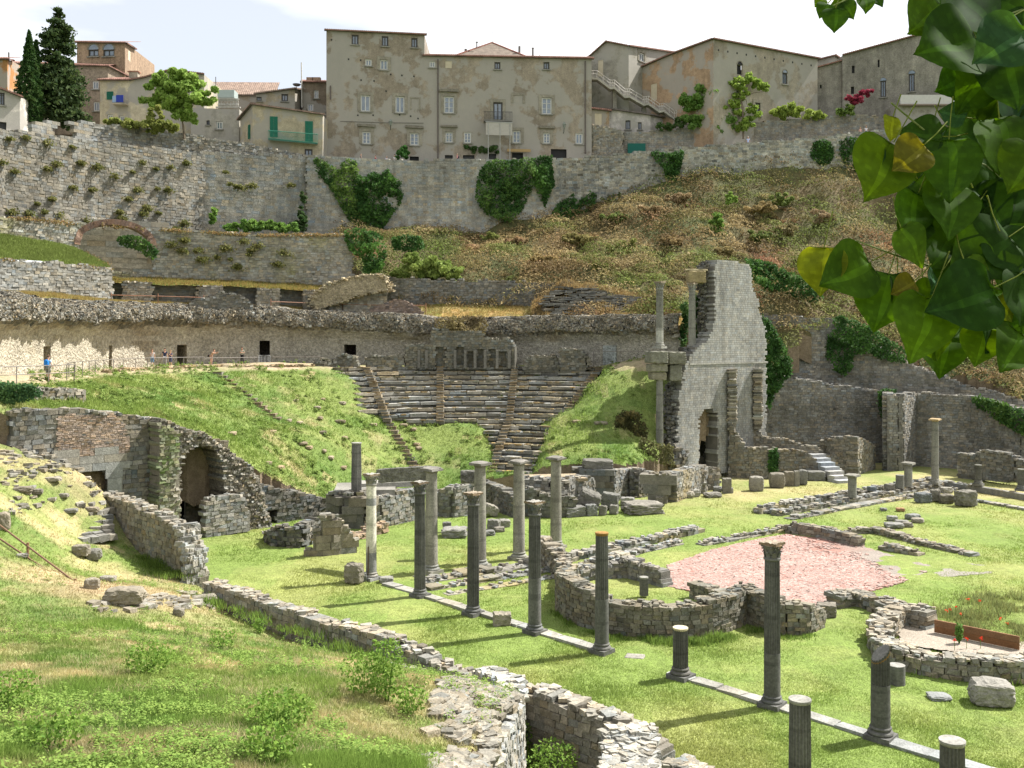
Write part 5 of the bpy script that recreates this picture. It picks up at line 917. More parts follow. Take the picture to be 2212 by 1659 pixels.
# iron railing down the left bank
rl = empty('hand_railing', P(162, 1282, 45.6), 'rusty iron hand railing descending the bank at the left edge', 'railing')
mb = MB(); tube(mb, [P(-60, 1090, 49.5), P(12, 1144, 48), P(110, 1218, 46.5), P(206, 1290, 45.2)], .045, 6, np.array([.16, .09, .05])); mb.build('upper_rail', M_metal, rl)
mb = MB(); tube(mb, [P(-60, 1122, 49.5), P(0, 1164, 48), P(110, 1238, 46.5), P(213, 1305, 45.0)], .045, 6, np.array([.16, .09, .05])); mb.build('lower_rail', M_metal, rl)
for x, y0, y1, D in [(163, 1250, 1285, 45.7), (60, 1172, 1215, 47.3), (-30, 1105, 1150, 49)]:
    mb = MB(); tube(mb, [P(x, y0, D), P(x, y1+6, D)], .06, 6, np.array([.2, .11, .06])); mb.build('post', M_metal, rl)
# thin steel prop of the plastered column
mb = MB(); tube(mb, [G(797, 1252)+[0, -.3, 0], G(797, 1252)+[0, -.3, 1.9]], .035, 6, np.array([.1, .06, .04])); tag(mb.build('steel_prop', M_metal), 'thin rusty prop beside the plastered portico column', 'post')
# visitor railings on the theatre path
def railing(label, pts, h, posts, rails=(1.0,), col=(.16, .14, .12), r=.03, name='path_railing', pr=.035):
    """pts (x, D, z) polyline; posts every metres"""
    w_ = np.array([[*XD(x, D), z] for x, D, z in pts]); L = pathlen(w_[:, :2]); o = empty(name, w_[len(w_)//2], label, 'railing'); u = np.linspace(0, L[-1], max(2, int(L[-1]/.8))); c = np.stack([np.interp(u, L, w_[:, k]) for k in range(3)], -1)
    for f_ in rails: mb = MB(); tube(mb, c+[0, 0, h*f_], r, 5, col); mb.build('rail', M_metal, o)
    for q in np.linspace(0, L[-1], int(L[-1]/posts)+1):
        p = np.array([np.interp(q, L, w_[:, k]) for k in range(3)]); mb = MB(); tube(mb, [p-[0, 0, .1], p+[0, 0, h]], pr, 5, col); mb.build('post', M_metal, o)
    return o
railing('dark iron railing along the near left path by the backpacker', [(-40, 63.6, 10.5), (0, 65, 10.45), (70, 67, 10.45), (118, 69, 10.45), (160, 71, 10.45)], 1.1, 2.1, (1.0, .5))
railing('curved iron railing bending round the head of the slope', [(160, 71, 10.45), (144, 72.5, 10.45), (150, 75, 10.5), (175, 78, 10.5), (210, 83, 10.5), (260, 88, 10.5), (320, 92.5, 10.5), (390, 95.5, 10.5), (440, 97, 10.5)], 1.1, 2.0)
railing('thin railing along the path between the leaning visitor and the barred arch', [(440, 97.2, 10.5), (480, 98.5, 10.5), (555, 101, 10.5)], 1.0, 1.9)
railing('thin railing right of the barred arch', [(588, 103, 10.5), (640, 103.5, 10.5), (692, 104, 10.5)], 1.0, 1.9)
railing('thin dark railing at the right end of the theatre path', [(1282, 103, 10.5), (1330, 101.5, 10.5), (1395, 99, 10.5)], 1.6, 2.2, (1.0,))
bo = empty('steel_barrier', (*XD(571, 104.2), 10.5), 'grey steel crowd barrier closing the arched doorway', 'barrier'); mb = MB()
q0, q1 = XD(559, 104.2), XD(583, 104.2)
tube(mb, [[*q0, 10.6], [*q0, 11.65], [*q1, 11.65], [*q1, 10.6], [*q0, 10.7]], .03, 5, (.45, .46, .47))
for t in np.linspace(.12, .88, 7): q = q0+(q1-q0)*t; tube(mb, [[*q, 10.7], [*q, 11.6]], .018, 4, (.45, .46, .47))
mb.build('frame', M_metal, bo)
# rusty pipe railing on the niche terrace
RR = (.24, .12, .07)
for lb, pts in [('rusty pipe railing before the turf-covered niches at the left', [(240, 103.2, ZY(655, 103.2)), (330, 104.5, ZY(657, 104.5)), (440, 106, ZY(660, 106))]), ('rusty pipe railing before the right niches', [(585, 109, ZY(668, 109)), (660, 110.5, ZY(671, 110.5)), (740, 111.8, ZY(674, 111.8))]), ('rusty pipe railing in front of the fallen vault', [(740, 111.8, ZY(674, 111.8)), (840, 112.4, ZY(676, 112.4)), (920, 112.6, ZY(676, 112.6))])]:
    railing(lb, pts, 1.15, 4.2, (.75,), RR, .045, 'pipe_railing', .05)
# ------------------------------------------------------------------ town buildings
def on_line(A, B, x):
    a, b = XD(*A), XD(*B); d = b-a; k = (x-CX)/F; t = (k*a[1]-a[0])/(d[0]-k*d[1]); return a+d*t, t*np.linalg.norm(d)
def rectpx(A, B, w):
    x0, x1, y0, y1 = w[:4]; p0, u0 = on_line(A, B, x0); p1, u1 = on_line(A, B, x1); Dm = (p0[1]+p1[1])/2; return u0, u1, ZY(y1, Dm), ZY(y0, Dm)
def facade(mb, A, B, tops, zb, wins, col, seg=1.4, reveal=.28, back=None):
    """tops: [(x, ytop)...]; wins: picture rectangles on this face"""
    a, b = XD(*A), XD(*B); d = b-a; L = np.linalg.norm(d); t2 = d/L; nn = np.array([t2[1], -t2[0]]); 
    if nn@a > 0: nn = -nn
    tu = []; tz = []
    for x, y in tops: p, u = on_line(A, B, x); tu.append(u); tz.append(ZY(y, p[1]))
    R = [rectpx(A, B, w) for w in wins]
    ub = sorted(set([0, L]+list(np.arange(0, L, seg))+[v for r in R for v in r[:2]]+[v for v in tu if 0 < v < L])); zt = max(tz)
    zbk = sorted(set([zb, zt]+list(np.arange(zb, zt, seg))+[v for r in R for v in r[2:]])); ub = np.array(ub); zbk = np.array(zbk); top = np.interp(ub, tu, tz)
    for i in range(len(ub)-1):
        for k in range(len(zbk)-1):
            uc, zc = (ub[i]+ub[i+1])/2, (zbk[k]+zbk[k+1])/2
            if any(r[0] < uc < r[1] and r[2] < zc < r[3] for r in R): continue
            z = [min(zbk[k], top[i]), min(zbk[k], top[i+1]), min(zbk[k+1], top[i+1]), min(zbk[k+1], top[i])]
            if z[3]-z[0] < .01 and z[2]-z[1] < .01: continue
            v = [[*(a+t2*ub[i]), z[0]], [*(a+t2*ub[i+1]), z[1]], [*(a+t2*ub[i+1]), z[2]], [*(a+t2*ub[i]), z[3]]]; mb.addq(v, [[0, 1, 2, 3]], col)
    for r in R:
        c = [(r[0], r[2]), (r[1], r[2]), (r[1], r[3]), (r[0], r[3])]
        for m in range(4):
            (u0, z0), (u1, z1) = c[m], c[(m+1) % 4]; v = [[*(a+t2*u0), z0], [*(a+t2*u1), z1], [*(a+t2*u1-nn*reveal), z1], [*(a+t2*u0-nn*reveal), z0]]; mb.addq(v, [[0, 1, 2, 3]], np.asarray(col)*.95)
    return a, t2, nn
WHITE = np.array([.50, .49, .46]); DARKF = np.array([.06, .055, .05]); GREEN = np.array([.015, .14, .09])
def window(parent, A, B, w, kind='white', name='window'):
    r = rectpx(A, B, w); a, b = XD(*A), XD(*B); d = b-a; L = np.linalg.norm(d); t2 = d/L; nn = np.array([t2[1], -t2[0]]); nn = -nn if nn@a > 0 else nn; rot = math.atan2(t2[1], t2[0])
    uc, zc, hw, hz = (r[0]+r[1])/2, (r[2]+r[3])/2, (r[1]-r[0])/2, (r[3]-r[2])/2; P0 = lambda u, z, off: [*(a+t2*u+nn*off), z]
    if kind == 'shutter':
        mb = MB()
        for s in (-1, 1): box(mb, P0(uc+s*hw*.5, zc, .06), [hw*.48, .05, hz*1.0], rot, varc(GREEN, 1, .08)[0])
        for q in np.linspace(-.9, .9, 16): box(mb, P0(uc, zc+q*hz, .12), [hw*.9, .012, hz*.02], rot, GREEN*.7)
        return mb.build('shutters', M_paint, parent)
    if kind == 'dark' or kind == 'black':
        mb = MB(); box(mb, P0(uc, zc, -.45), [hw+.05, .03, hz+.05], rot, (.02, .02, .02) if kind == 'black' else (.05, .05, .05)); return mb.build('opening', M_paint, parent)  # near-black sheet painting the unlit inside of the opening
    if kind == 'blind':
        mb = MB(); box(mb, P0(uc, zc, -.1), [hw, .05, hz], rot, CREAM*.9); return mb.build('blind_window', M_paint, parent)
    fc = WHITE if kind in ('white', 'cross') else DARKF; fw = min(.09, hw*.22); mb = MB(); off = -.16
    for s in (-1, 1): box(mb, P0(uc+s*(hw-fw), zc, off), [fw, .04, hz], rot, fc); box(mb, P0(uc, zc+s*(hz-fw), off+.004), [hw-.01, .038, fw], rot, fc)
    box(mb, P0(uc, zc, off+.008), [fw*.75, .036, hz-.01], rot, fc)
    if kind == 'cross':
        for q in (-.33, .33): box(mb, P0(uc, zc+q*hz, off+.002), [hw-.01, .03, .03], rot, fc)
    f_ = mb.build(name, M_paint, parent); mb = MB(); box(mb, P0(uc, zc, off-.06), [hw, .01, hz], rot, (.1, .12, .15)); mb.build('pane', M_glass, f_)
    mb = MB(); box(mb, P0(uc, zc-hz-.08, .08), [hw+.18, .12, .08], rot, GREY*1.2); mb.build('sill', M_stone, f_)
    return f_
def surround(parent, A, B, w, wd=.22, col=TUFA*1.1, hood=False):
    r = rectpx(A, B, w); a, b = XD(*A), XD(*B); d = b-a; t2 = d/np.linalg.norm(d); nn = np.array([t2[1], -t2[0]]); nn = -nn if nn@a > 0 else nn; rot = math.atan2(t2[1], t2[0]); P0 = lambda u, z, off: [*(a+t2*u+nn*off), z]; mb = MB()
    for s, u in ((-1, r[0]), (1, r[1])): box(mb, P0(u+s*wd, (r[2]+r[3])/2, .0), [wd, .07, (r[3]-r[2])/2], rot, col)
    box(mb, P0((r[0]+r[1])/2, r[3]+wd, .0), [(r[1]-r[0])/2+wd*2, .075, wd], rot, col)
    if hood: box(mb, P0((r[0]+r[1])/2, r[3]+wd*2+.35, .1), [(r[1]-r[0])/2+.65, .25, .16], rot, col*.75, .04)
    mb.build('surround', M_stone, parent)
def eave(parent, A, B, yA, yB, over=.45, back=6, slope=.3, col=np.array([.20, .11, .085]), ext=.3, name='roof'):
    """tiled roof rising backwards from the eave line, with round tile ends"""
    a, b = P(A[0], yA, A[1]), P(B[0], yB, B[1]); d = b-a; L = np.linalg.norm(d); t = d/L; h = norm([d[0], d[1]]); nn = np.array([h[1], -h[0]]); nn = -nn if nn@a[:2] > 0 else nn; a = a-t*ext; L += 2*ext
    n = int(L/.055); u = np.linspace(0, L, n); w_ = .075*np.abs(np.sin(u*math.pi/.30)); rows = []
    for s in np.linspace(-over, back, 14): q = a+t*u[:, None]; q[:, :2] -= nn*s; q[:, 2] += (s+over)*slope+w_+.09; rows.append(q)
    rows = np.array(rows); low = rows[:1].copy(); low[0, :, 2] -= w_+.14; g = np.concatenate([low, rows]); mb = MB(); cc = np.broadcast_to(col, g.shape)*(1+.35*fbm(g*[1, 1, 1], 2.2, 3)[..., None]); gridmesh(mb, g, cc)
    s0 = low[0]; s1 = s0.copy(); s1[:, :2] -= nn*(over+.1); gridmesh(mb, np.array([s0, s1]), TUFA*.5)
    return mb.build(name, M_tile, parent)
def house(name, label, faces, zb, col, depth=9, matl=None, roof=True, roofcol=np.array([.20, .11, .085]), cat='house', slope=.3):
    """faces: (A, B, tops, windows); windows: (x0,x1,y0,y1,kind[,surround])"""
    o = empty(name, (*XD(*faces[0][0]), zb), label, cat); mb = MB(); ends = []
    fcs = [f[4] if len(f) > 4 else col for f in faces]; faces = [f[:4] for f in faces]
    for (A, B, tops, wins), fc_ in zip(faces, fcs):
        a, t2, nn = facade(mb, A, B, tops, zb, [w_ for w_ in wins], fc_); ends.append((A, B, tops))
    (A, _, tA), (_, B, tB) = ends[0], ends[-1]; a, b = P(A[0], tA[0][1], A[1]), P(B[0], tB[-1][1], B[1]); r = np.array([0, depth, 0])
    for p, q in ((a, a+r), (b, b+r), (a+r, b+r)): mb.addq([[p[0], p[1], zb], [q[0], q[1], zb], q, p], [[0, 1, 2, 3]], col)
    if name != 'hip_house': 
        topz = min(a[2], b[2])-.05; mb.addq([[a[0], a[1]+.05, topz], [b[0], b[1]+.05, topz], [b[0], b[1]+depth, topz], [a[0], a[1]+depth, topz]], [[0, 1, 2, 3]], TUFA*.6)
    mb.build('wall', matl or M_plaster, o)
    for A, B, tops, wins in faces:
        for w_ in wins:
            window(o, A, B, w_[:4], w_[4])
            if len(w_) > 5 and w_[5]: surround(o, A, B, w_[:4], hood=(w_[5] == 2))
        if roof:
            for (x0, y0), (x1, y1) in zip(tops[:-1], tops[1:]):
                p0, _ = on_line(A, B, x0); p1, _ = on_line(A, B, x1); eave(o, (x0, p0[1]), (x1, p1[1]), y0, y1, col=roofcol, back=(depth*.5 if len(tops) == 2 and abs(y1-y0) < .12*abs(x1-x0) else .4), slope=slope if len(tops) == 2 and abs(y1-y0) < .12*abs(x1-x0) else .02, ext=.3 if len(tops) == 2 else .02)
    return o
PC = np.array([.235, .198, .152])
A1, B1, C1 = (705, 138), (917, 140.7), (1278, 143.2)
pl = house('palace', 'tall left block of the old palace, four storeys of patched plaster', [(A1, B1, [(705, 66), (917, 76)], [
    (759.5, 774.5, 75, 96.5, 'brown'), (824.5, 839, 78, 100, 'brown'), (888.5, 902, 82, 103, 'brown'), (789, 803, 127.5, 142.5, 'white'), (821, 838, 129, 151, 'white', 1), (779, 800, 205.5, 241, 'white', 1), (854, 874, 208, 244, 'white', 1),
    (782.5, 801, 284, 311, 'cross', 2), (885.5, 905, 287, 314, 'cross', 2), (885, 905, 338, 352, 'black')])], ZY(356, 139), PC, 12, cat='building')
surround(pl, A1, B1, (889, 905, 213, 237), .1)
pr_ = house('palace', 'long right block of the old palace with balcony and sign panel', [(B1, C1, [(917, 121), (1278, 127.5)], [
    (927.5, 940, 132, 146, 'white'), (962, 976, 132, 147, 'blind'), (1068, 1081, 134, 150, 'brown'), (1174, 1187, 134, 150, 'brown'), (959, 981, 208, 244.5, 'cross', 2), (1065.5, 1085.5, 221, 260, 'brown', 1), (1170, 1192, 211, 247, 'cross', 1),
    (962, 978, 285, 308, 'cross', 2), (1002, 1018, 285.5, 309, 'cross'), (1107, 1125, 282, 309, 'cross', 1), (1173.5, 1188.5, 287, 310, 'cross', 2), (1243, 1259, 288, 311, 'white'), (961, 978, 335, 350, 'dark'), (1000, 1025, 335, 350, 'dark'), (1054, 1072, 332, 350, 'dark'), (1106, 1130, 330, 350, 'black'), (1190, 1224, 322, 350, 'black')])], ZY(356, 142), PC*1.05, 12, cat='building')
surround(pr_, B1, C1, (1109, 1129, 206, 223), .18)
# hipped gable above the right block
mb = MB(); v = [P(984, 119.5, 143.8), P(1136, 121.5, 144.8), P(1063, 92, 150), P(1063, 118, 156)]; mb.addt(v, [[0, 1, 2], [1, 3, 2], [3, 0, 2]], np.array([.15, .12, .095])); mb.build('gable_roof', M_tile, pr_)
for x0, y0, x1, y1 in [(984, 119.5, 1063, 92), (1063, 92, 1136, 121.5)]:
    mb = MB(); a_, b_ = P(x0, y0, 143.7 if x0 < 1000 else 150), P(x1, y1, 150 if x0 < 1000 else 144.7); ts = np.linspace(0, 1, 26)
    for t in ts: v, tt = ico(1); mb.addt(v*[.26, .2, .13]+a_+(b_-a_)*t, tt, varc([.30, .15, .12], 1, .15)[0])
    mb.build('ridge_tiles', M_tile, pr_)
def fpt(A, B, x, y, off=0):
    p, _ = on_line(A, B, x); a, b = XD(*A), XD(*B); d = norm(b-a); nn = np.array([d[1], -d[0]]); nn = -nn if nn@a > 0 else nn; p = p+nn*off; return np.array([p[0], p[1], ZY(y, p[1])])
# balcony, pipes, cables
mb = MB(); c = fpt(B1, C1, 1074.5, 262, .7); box(mb, c, [2.0, .65, .1], .1, GREY*.9)
for x in np.linspace(1045, 1104, 22): tube(mb, [fpt(B1, C1, x, 241, 1.3), fpt(B1, C1, x, 252, 1.42), fpt(B1, C1, x, 261, 1.3)], .022, 4, (.04, .04, .04))
tube(mb, [fpt(B1, C1, 1045, 241, 0), fpt(B1, C1, 1045, 241, 1.3), fpt(B1, C1, 1104, 242, 1.3), fpt(B1, C1, 1104, 242, 0)], .035, 4, (.04, .04, .04)); mb.build('balcony', M_metal, pr_)
for par, A, B, x, y0, y1 in [(pr_, B1, C1, 946, 128, 345), (pr_, B1, C1, 1264, 132, 332), (pl, A1, B1, 714, 185, 215)]: mb = MB(); tube(mb, [fpt(A, B, x, y0, .14), fpt(A, B, x, y1, .14)], .09, 6, (.09, .07, .06)); mb.build('drain_pipe', M_metal, par)
mb = MB(); tube(mb, [fpt(A1, B1, 735, 262, .08), fpt(A1, B1, 830, 265, .08), fpt(A1, B1, 915, 266, .08)], .03, 4, (.08, .07, .06)); mb.build('cable', M_metal, pl)
mb = MB()
for x, y in [(753, 128), (779, 130), (780, 173), (808, 175), (844, 161), (868, 163), (894, 165), (834, 197), (903, 256), (887, 251), (863, 248), (773, 249), (716, 86), (806, 249)]: box(mb, fpt(A1, B1, x, y, .0), [.1, .03, .11], .2, (.02, .02, .02))
mb.build('putlog_hole_marks', M_paint, pl)  # black spots on the wall face painting the dark of the holes
mb = MB()
for x, y, w_, h_ in [(723, 120, 22, 36)]: pass
def lamp(label, A, B, x, y0, y1):
    o = empty('wall_lantern', fpt(A, B, x, y1, .3), label, 'street lamp'); mb = MB(); tube(mb, [fpt(A, B, x, y1, .0), fpt(A, B, x+.6, y1-4, .25), fpt(A, B, x, (y0+y1)/2+3, .6), fpt(A, B, x, (y0+y1)/2, .7)], .05, 5, (.05, .06, .05)); mb.build('bracket', M_metal, o)
    c = fpt(A, B, x, (y0+y1)/2+1, .75); mb = MB(); lathe(mb, c, [(.1, 0), (.26, .5), (.30, .55), (.1, .8), (.03, .95)], 6, np.array([.18, .2, .17])); mb.build('lantern', M_metal, o)
lamp('iron wall lantern on the left palace block', A1, B1, 843, 259, 281); lamp('iron wall lantern on the right palace block near its end', B1, C1, 1217, 264, 288)
so_ = empty('sign_panel', fpt(B1, C1, 1075, 345, 2), 'large pale sign panel raised on thin posts under the balcony', 'sign'); mb = MB(); a_, b_ = fpt(B1, C1, 1047, 278, 2.2), fpt(B1, C1, 1103, 279, 2.2); box(mb, (a_+b_)/2, [np.linalg.norm(b_-a_)/2, .06, 27*141/F/2], math.atan2((b_-a_)[1], (b_-a_)[0]), (.36, .335, .30)); mb.build('panel', M_paint, so_)
for x in (1052, 1077, 1098): mb = MB(); tube(mb, [fpt(B1, C1, x, 265, 2.3), fpt(B1, C1, x, 350, 2.3)], .05, 5, (.32, .32, .3)); mb.build('post', M_metal, so_)
mb = MB(); tube(mb, [fpt(B1, C1, 1046, 263, 2.28), fpt(B1, C1, 1104, 265, 2.28)], .06, 5, (.35, .35, .34)); mb.build('top_bar', M_metal, so_)
mb = MB(); box(mb, fpt(B1, C1, 1120, 325, .5), [1.7, .08, .2], .1, (.32, .22, .1)); tag(mb.build('shop_sign', M_paint), 'narrow brown shop sign over the dark ground-floor opening of the palace', 'sign')
# rounded window heads
def archhead(parent, A, B, x0, x1, y, gl=True):
    c = fpt(A, B, (x0+x1)/2, y, .03); a, b = XD(*A), XD(*B); t2 = norm(b-a); r = (x1-x0)*c[1]/F/2/max(.5, abs(t2[0])); th = np.linspace(0, math.pi, 14); nn = np.array([t2[1], -t2[0]]); nn = -nn if nn@a > 0 else nn
    rim = np.array([[c[0]+t2[0]*math.cos(t)*r, c[1]+t2[1]*math.cos(t)*r, c[2]+math.sin(t)*r] for t in th]); mb = MB(); mb.addt(np.vstack([rim, c[None]]), [[i, i+1, 14] for i in range(13)], (.02, .02, .02)); mb.build('arched_pane', M_glass if gl else M_paint, parent)  # without glass, a flat black half-disc paints the dark inside
    mb = MB(); o2 = np.append(nn*.06, 0); ring = np.array([[c[0]+t2[0]*math.cos(t)*q, c[1]+t2[1]*math.cos(t)*q, c[2]+math.sin(t)*q] for q in (r, r*1.28) for t in th]).reshape(2, 14, 3)+o2; gridmesh(mb, np.concatenate([ring[:1]-o2*1.6, ring, ring[1:]-o2*1.6]), TUFA*.9); mb.build('arch_trim', M_stone, parent)
# left group of houses
house('white_house', 'bright white plastered house at the left edge under a sloping tiled roof', [((-70, 109.5), (43, 112.5), [(-70, 165), (43, 209)], [(-2, 10, 200, 227, 'brown'), (-8, 14, 263, 285, 'dark')])], ZY(290, 111), np.array([.50, .46, .40]), 6)
h_ = house('orange_house', 'orange plastered house corner behind the white house', [((-60, 128), (16, 128), [(-60, 128), (16, 129)], []), ((16, 128), (24, 131), [(16, 129), (24, 131)], [])], ZY(290, 128), np.array([.38, .19, .075]), 6)
house('grey_house', 'pale grey-brown house end showing behind the cypress', [((20, 138), (62, 138.5), [(20, 138), (62, 140)], [(30, 38, 175, 190, 'white')])], ZY(290, 138), PC*1.05, 8)
house('tower_house', 'square brick tower house with two arched loggia windows', [((166, 151), (270, 150), [(166, 92), (270, 94)], [(191, 213, 107, 122, 'brown'), (223, 247, 107, 122, 'brown')]), ((270, 150), (289, 155), [(270, 94), (289, 106)], [(277, 283, 108, 132, 'blind')])], ZY(190, 151), np.array([.26, .185, .125]), 9, M_brickw)
house('brick_house', 'brown brick house below the loggia tower with long slanting eave', [((60, 147), (233, 147.5), [(60, 139), (233, 144)], [(200, 213, 175, 193, 'white'), (202, 215, 220, 240, 'white'), (158, 170, 175, 187, 'white')]), ((233, 147.5), (276, 151), [(233, 144), (276, 166)], [])], ZY(290, 147), np.array([.25, .20, .15]), 9, M_brickw)
ch = house('cream_house', 'cream house with green shutter and small washing balcony beside the round tree', [((216, 140), (278, 139.5), [(216, 174), (278, 174)], [(231, 245, 198, 215, 'shutter'), (232, 244, 247, 258, 'white'), (258, 268, 250, 262, 'white')]), ((278, 139.5), (441, 141.5), [(278, 174), (312, 168), (360, 154), (398, 156), (441, 161)], [])], ZY(300, 139), np.array([.40, .35, .25]), 9)
mb = MB(); box(mb, fpt((216, 140), (278, 139.5), 265, 226, .6), [.95, .6, .07], 0, CREAM*.7)
for x in np.linspace(252, 278, 12): tube(mb, [fpt((216, 140), (278, 139.5), x, 207, 1.15), fpt((216, 140), (278, 139.5), x, 225, 1.15)], .015, 4, (.1, .1, .1))
mb.build('balcony', M_metal, ch); mb = MB(); box(mb, fpt((216, 140), (278, 139.5), 268, 213, 1.2), [.5, .04, .5], 0, (.03, .05, .28)); box(mb, fpt((216, 140), (278, 139.5), 257, 214, 1.2), [.3, .04, .45], 0, (.25, .35, .5)); tag(mb.build('laundry', M_cloth), 'blue laundry hanging on the balcony rail of the cream house', 'laundry')
mb = MB(); box(mb, P(290, 164, 141.5), [.62, .4, .65], 0, (.3, .26, .2)); box(mb, P(290, 156, 141.5), [.8, .5, .06], 0, (.3, .15, .1)); mb.build('chimney', M_brickw, ch)
gh = house('grey_house', 'plain grey house with balustraded roof terrace right of the round tree', [((412, 138), (517, 138), [(412, 233), (517, 236)], [(467, 481, 262, 279, 'white'), (446, 453, 260, 270, 'brown')])], ZY(312, 138), np.array([.31, .29, .245]), 8, roof=False)
mb = MB()
for x in np.linspace(472, 514, 14): lathe(mb, P(x, 230, 138.4), [(.05, 0), (.12, .25), (.05, .5), (.08, .95)], 8, np.array([.42, .4, .36]))
box(mb, P(493, 214, 138.4), [1.5, .12, .08], 0, (.42, .4, .36)); box(mb, P(493, 232, 138.3), [1.7, .2, .08], 0, (.4, .38, .34)); mb.build('balustrade', M_stone, gh)
mb = MB(); box(mb, P(492, 206, 142), [1.2, 1, .55], 0, (.33, .38, .36)); mb.build('glass_lantern', M_paint, gh)
house('tiled_house', 'low house with a broad visible tiled roof behind the balustraded terrace', [((446, 149), (592, 150), [(446, 206), (592, 207)], [(560, 568, 213, 225, 'brown')])], ZY(300, 149), np.array([.26, .22, .165]), 9, slope=.62, roofcol=np.array([.22, .16, .125]))
house('tiled_house', 'small cream house with a light tiled roof left of the antenna mast', [((553, 144), (637, 145), [(553, 203), (637, 192)], [(608, 622, 203, 219, 'brown'), (554, 565, 209, 218, 'brown')]), ((637, 145), (652, 148), [(637, 192), (652, 194)], [])], ZY(300, 144), np.array([.30, .255, .18]), 7, slope=.5, roofcol=np.array([.22, .16, .125]))
h7 = house('brick_house', 'narrow brown house squeezed against the left side of the palace', [((653, 147), (712, 147.5), [(653, 178), (712, 179)], [(678, 688, 195, 213, 'white'), (664, 677, 224, 240, 'white')])], ZY(340, 147), np.array([.17, .135, .10]), 7)
for x, w_ in [(670, .5), (684, .6)]: mb = MB(); box(mb, P(x, 173, 148), [w_, .35, .35], 0, (.32, .22, .16)); mb.build('chimney', M_brickw, h7)
mb = MB(); tube(mb, [P(652, 232, 146.5), P(651, 135, 146.5)], .1, 5, (.5, .48, .44)); tag(mb.build('antenna_mast', M_metal), 'tall pale antenna mast left of the palace', 'antenna')
mb = MB(); lathe(mb, P(641, 187, 146.5), [(.02, 0), (.45, .12), (.62, .35), (.6, .36)], 18, np.array([.07, .07, .07])); tag(mb.build('satellite_dish', M_metal), 'dark satellite dish beside the antenna mast', 'satellite dish')
hb = house('hip_house', 'cream corner house with green shutters and a long green balcony', [((519, 136.5), (546, 133), [(519, 258), (546, 226)], [(537, 541, 270, 300, 'shutter')]), ((546, 133), (697, 134.5), [(546, 226), (697, 248)], [(583, 600, 252, 296, 'shutter'), (659, 676, 262, 306, 'shutter'), (658, 675, 322, 340, 'brown')])], ZY(348, 134), np.array([.36, .31, .22]), 8, roofcol=np.array([.22, .15, .12]))
mb = MB(); A_, B_ = (546, 133), (697, 134.5)
c0, c1_ = fpt(A_, B_, 581, 299, .6), fpt(A_, B_, 686, 309, .6); d = c1_-c0; mm = (c0+c1_)/2; mm[2] = (c0[2]+c1_[2])/2
for t in np.linspace(0, 1, 46): q = fpt(A_, B_, 581+105*t, 282+8*t, 1.15); r_ = q.copy(); r_[2] = ZY(299+10*t, q[1]); tube(mb, [q, (q+r_)/2+[0, -.08, 0], r_], .02, 4, GREEN*1.3)
for y0, y1 in ((282, 290), (299, 309)): tube(mb, [fpt(A_, B_, 581, y0, 0), fpt(A_, B_, 581, y0, 1.15), fpt(A_, B_, 686, y1, 1.15), fpt(A_, B_, 686, y1, 0)], .05, 4, GREEN)
n_ = 20; g = np.array([[fpt(A_, B_, 581+105*t, 300+9.5*t, o_) for t in np.linspace(0, 1, n_)] for o_ in (0, 1.15, 1.15, 0)]); g[2:, :, 2] -= .14; gridmesh(mb, g, GREEN*.6+.03); mb.build('balcony', M_metal, hb)
# right group
BG = np.array([.265, .245, .205])
house('gabled_house', 'gabled grey stone house behind the outdoor staircase', [((1262, 151), (1358, 148.5), [(1262, 131), (1276, 121), (1310, 90.5), (1358, 100)], [(1292, 1303, 130, 165, 'blind')]), ((1358, 148.5), (1462, 158), [(1358, 100), (1462, 115)], [(1381, 1392, 114, 133, 'white', 1)])], ZY(340, 150), BG, 10)
church = house('church', 'big plain stone church block with a warm-stained left wall', [((1361, 153), (1541, 141), [(1361, 157), (1450, 118), (1541, 85)], [(1406, 1419, 181, 217, 'blind')], np.array([.34, .235, .15])), ((1541, 141), (1766, 150), [(1541, 85), (1766, 127)], [(1592, 1604, 140, 161, 'black'), (1690, 1701, 157, 182, 'brown'), (1631, 1642, 222, 250, 'brown', 1)])], ZY(345, 145), np.array([.27, .235, .185]), 14, cat='church')
mb = MB()
for x in np.arange(1552, 1760, 20): box(mb, fpt((1541, 141), (1766, 150), x, 108+(x-1550)*.165, .0), [.1, .03, .13], .3, (.02, .02, .02))
mb.build('putlog_hole_marks', M_paint, church)  # holes are black spots on the face, their shade painted
house('stone_hall', 'small stone link between the church and the streaked wall', [((1764, 152.5), (1822, 151.5), [(1764, 147), (1822, 131)], [(1771, 1775, 183, 191, 'black')])], ZY(300, 151), BG*.9, 8, M_wall)
house('stone_hall', 'little tiled roof ridge showing above the stone link', [((1766, 160), (1803, 159), [(1766, 130), (1803, 121)], []), ((1803, 159), (1822, 161), [(1803, 121), (1822, 134)], [])], ZY(200, 160), BG, 6)
house('stone_hall', 'high dark streaked stone hall at the right with arched windows', [((1820, 151), (2230, 141), [(1820, 120), (1984, 76), (2230, 8)], [(1840, 1846, 142, 158, 'black'), (1896, 1900, 129, 145, 'black'), (1902, 1914, 174, 210, 'brown'), (1963, 1976, 159, 198, 'brown'), (1838, 1845, 187, 203, 'black')])], ZY(300, 150), BG*.82, 10, M_wall)
tb = house('terrace_house', 'low house under a pale terrace parapet partly behind the leaves', [((1935, 143.5), (2150, 143), [(1935, 226), (2150, 226)], [(2046, 2064, 253, 283, 'white', 1)])], ZY(320, 143), np.array([.22, .2, .16]), 4, roof=False)
mb = MB(); box(mb, P(2010, 216, 143), [4.4, .12, .72], 0, (.46, .44, .42)); box(mb, P(2012, 227, 142.9), [4.7, .3, .1], 0, (.2, .16, .13)); mb.build('parapet', M_paint, tb)
WH = np.array([.46, .42, .39])
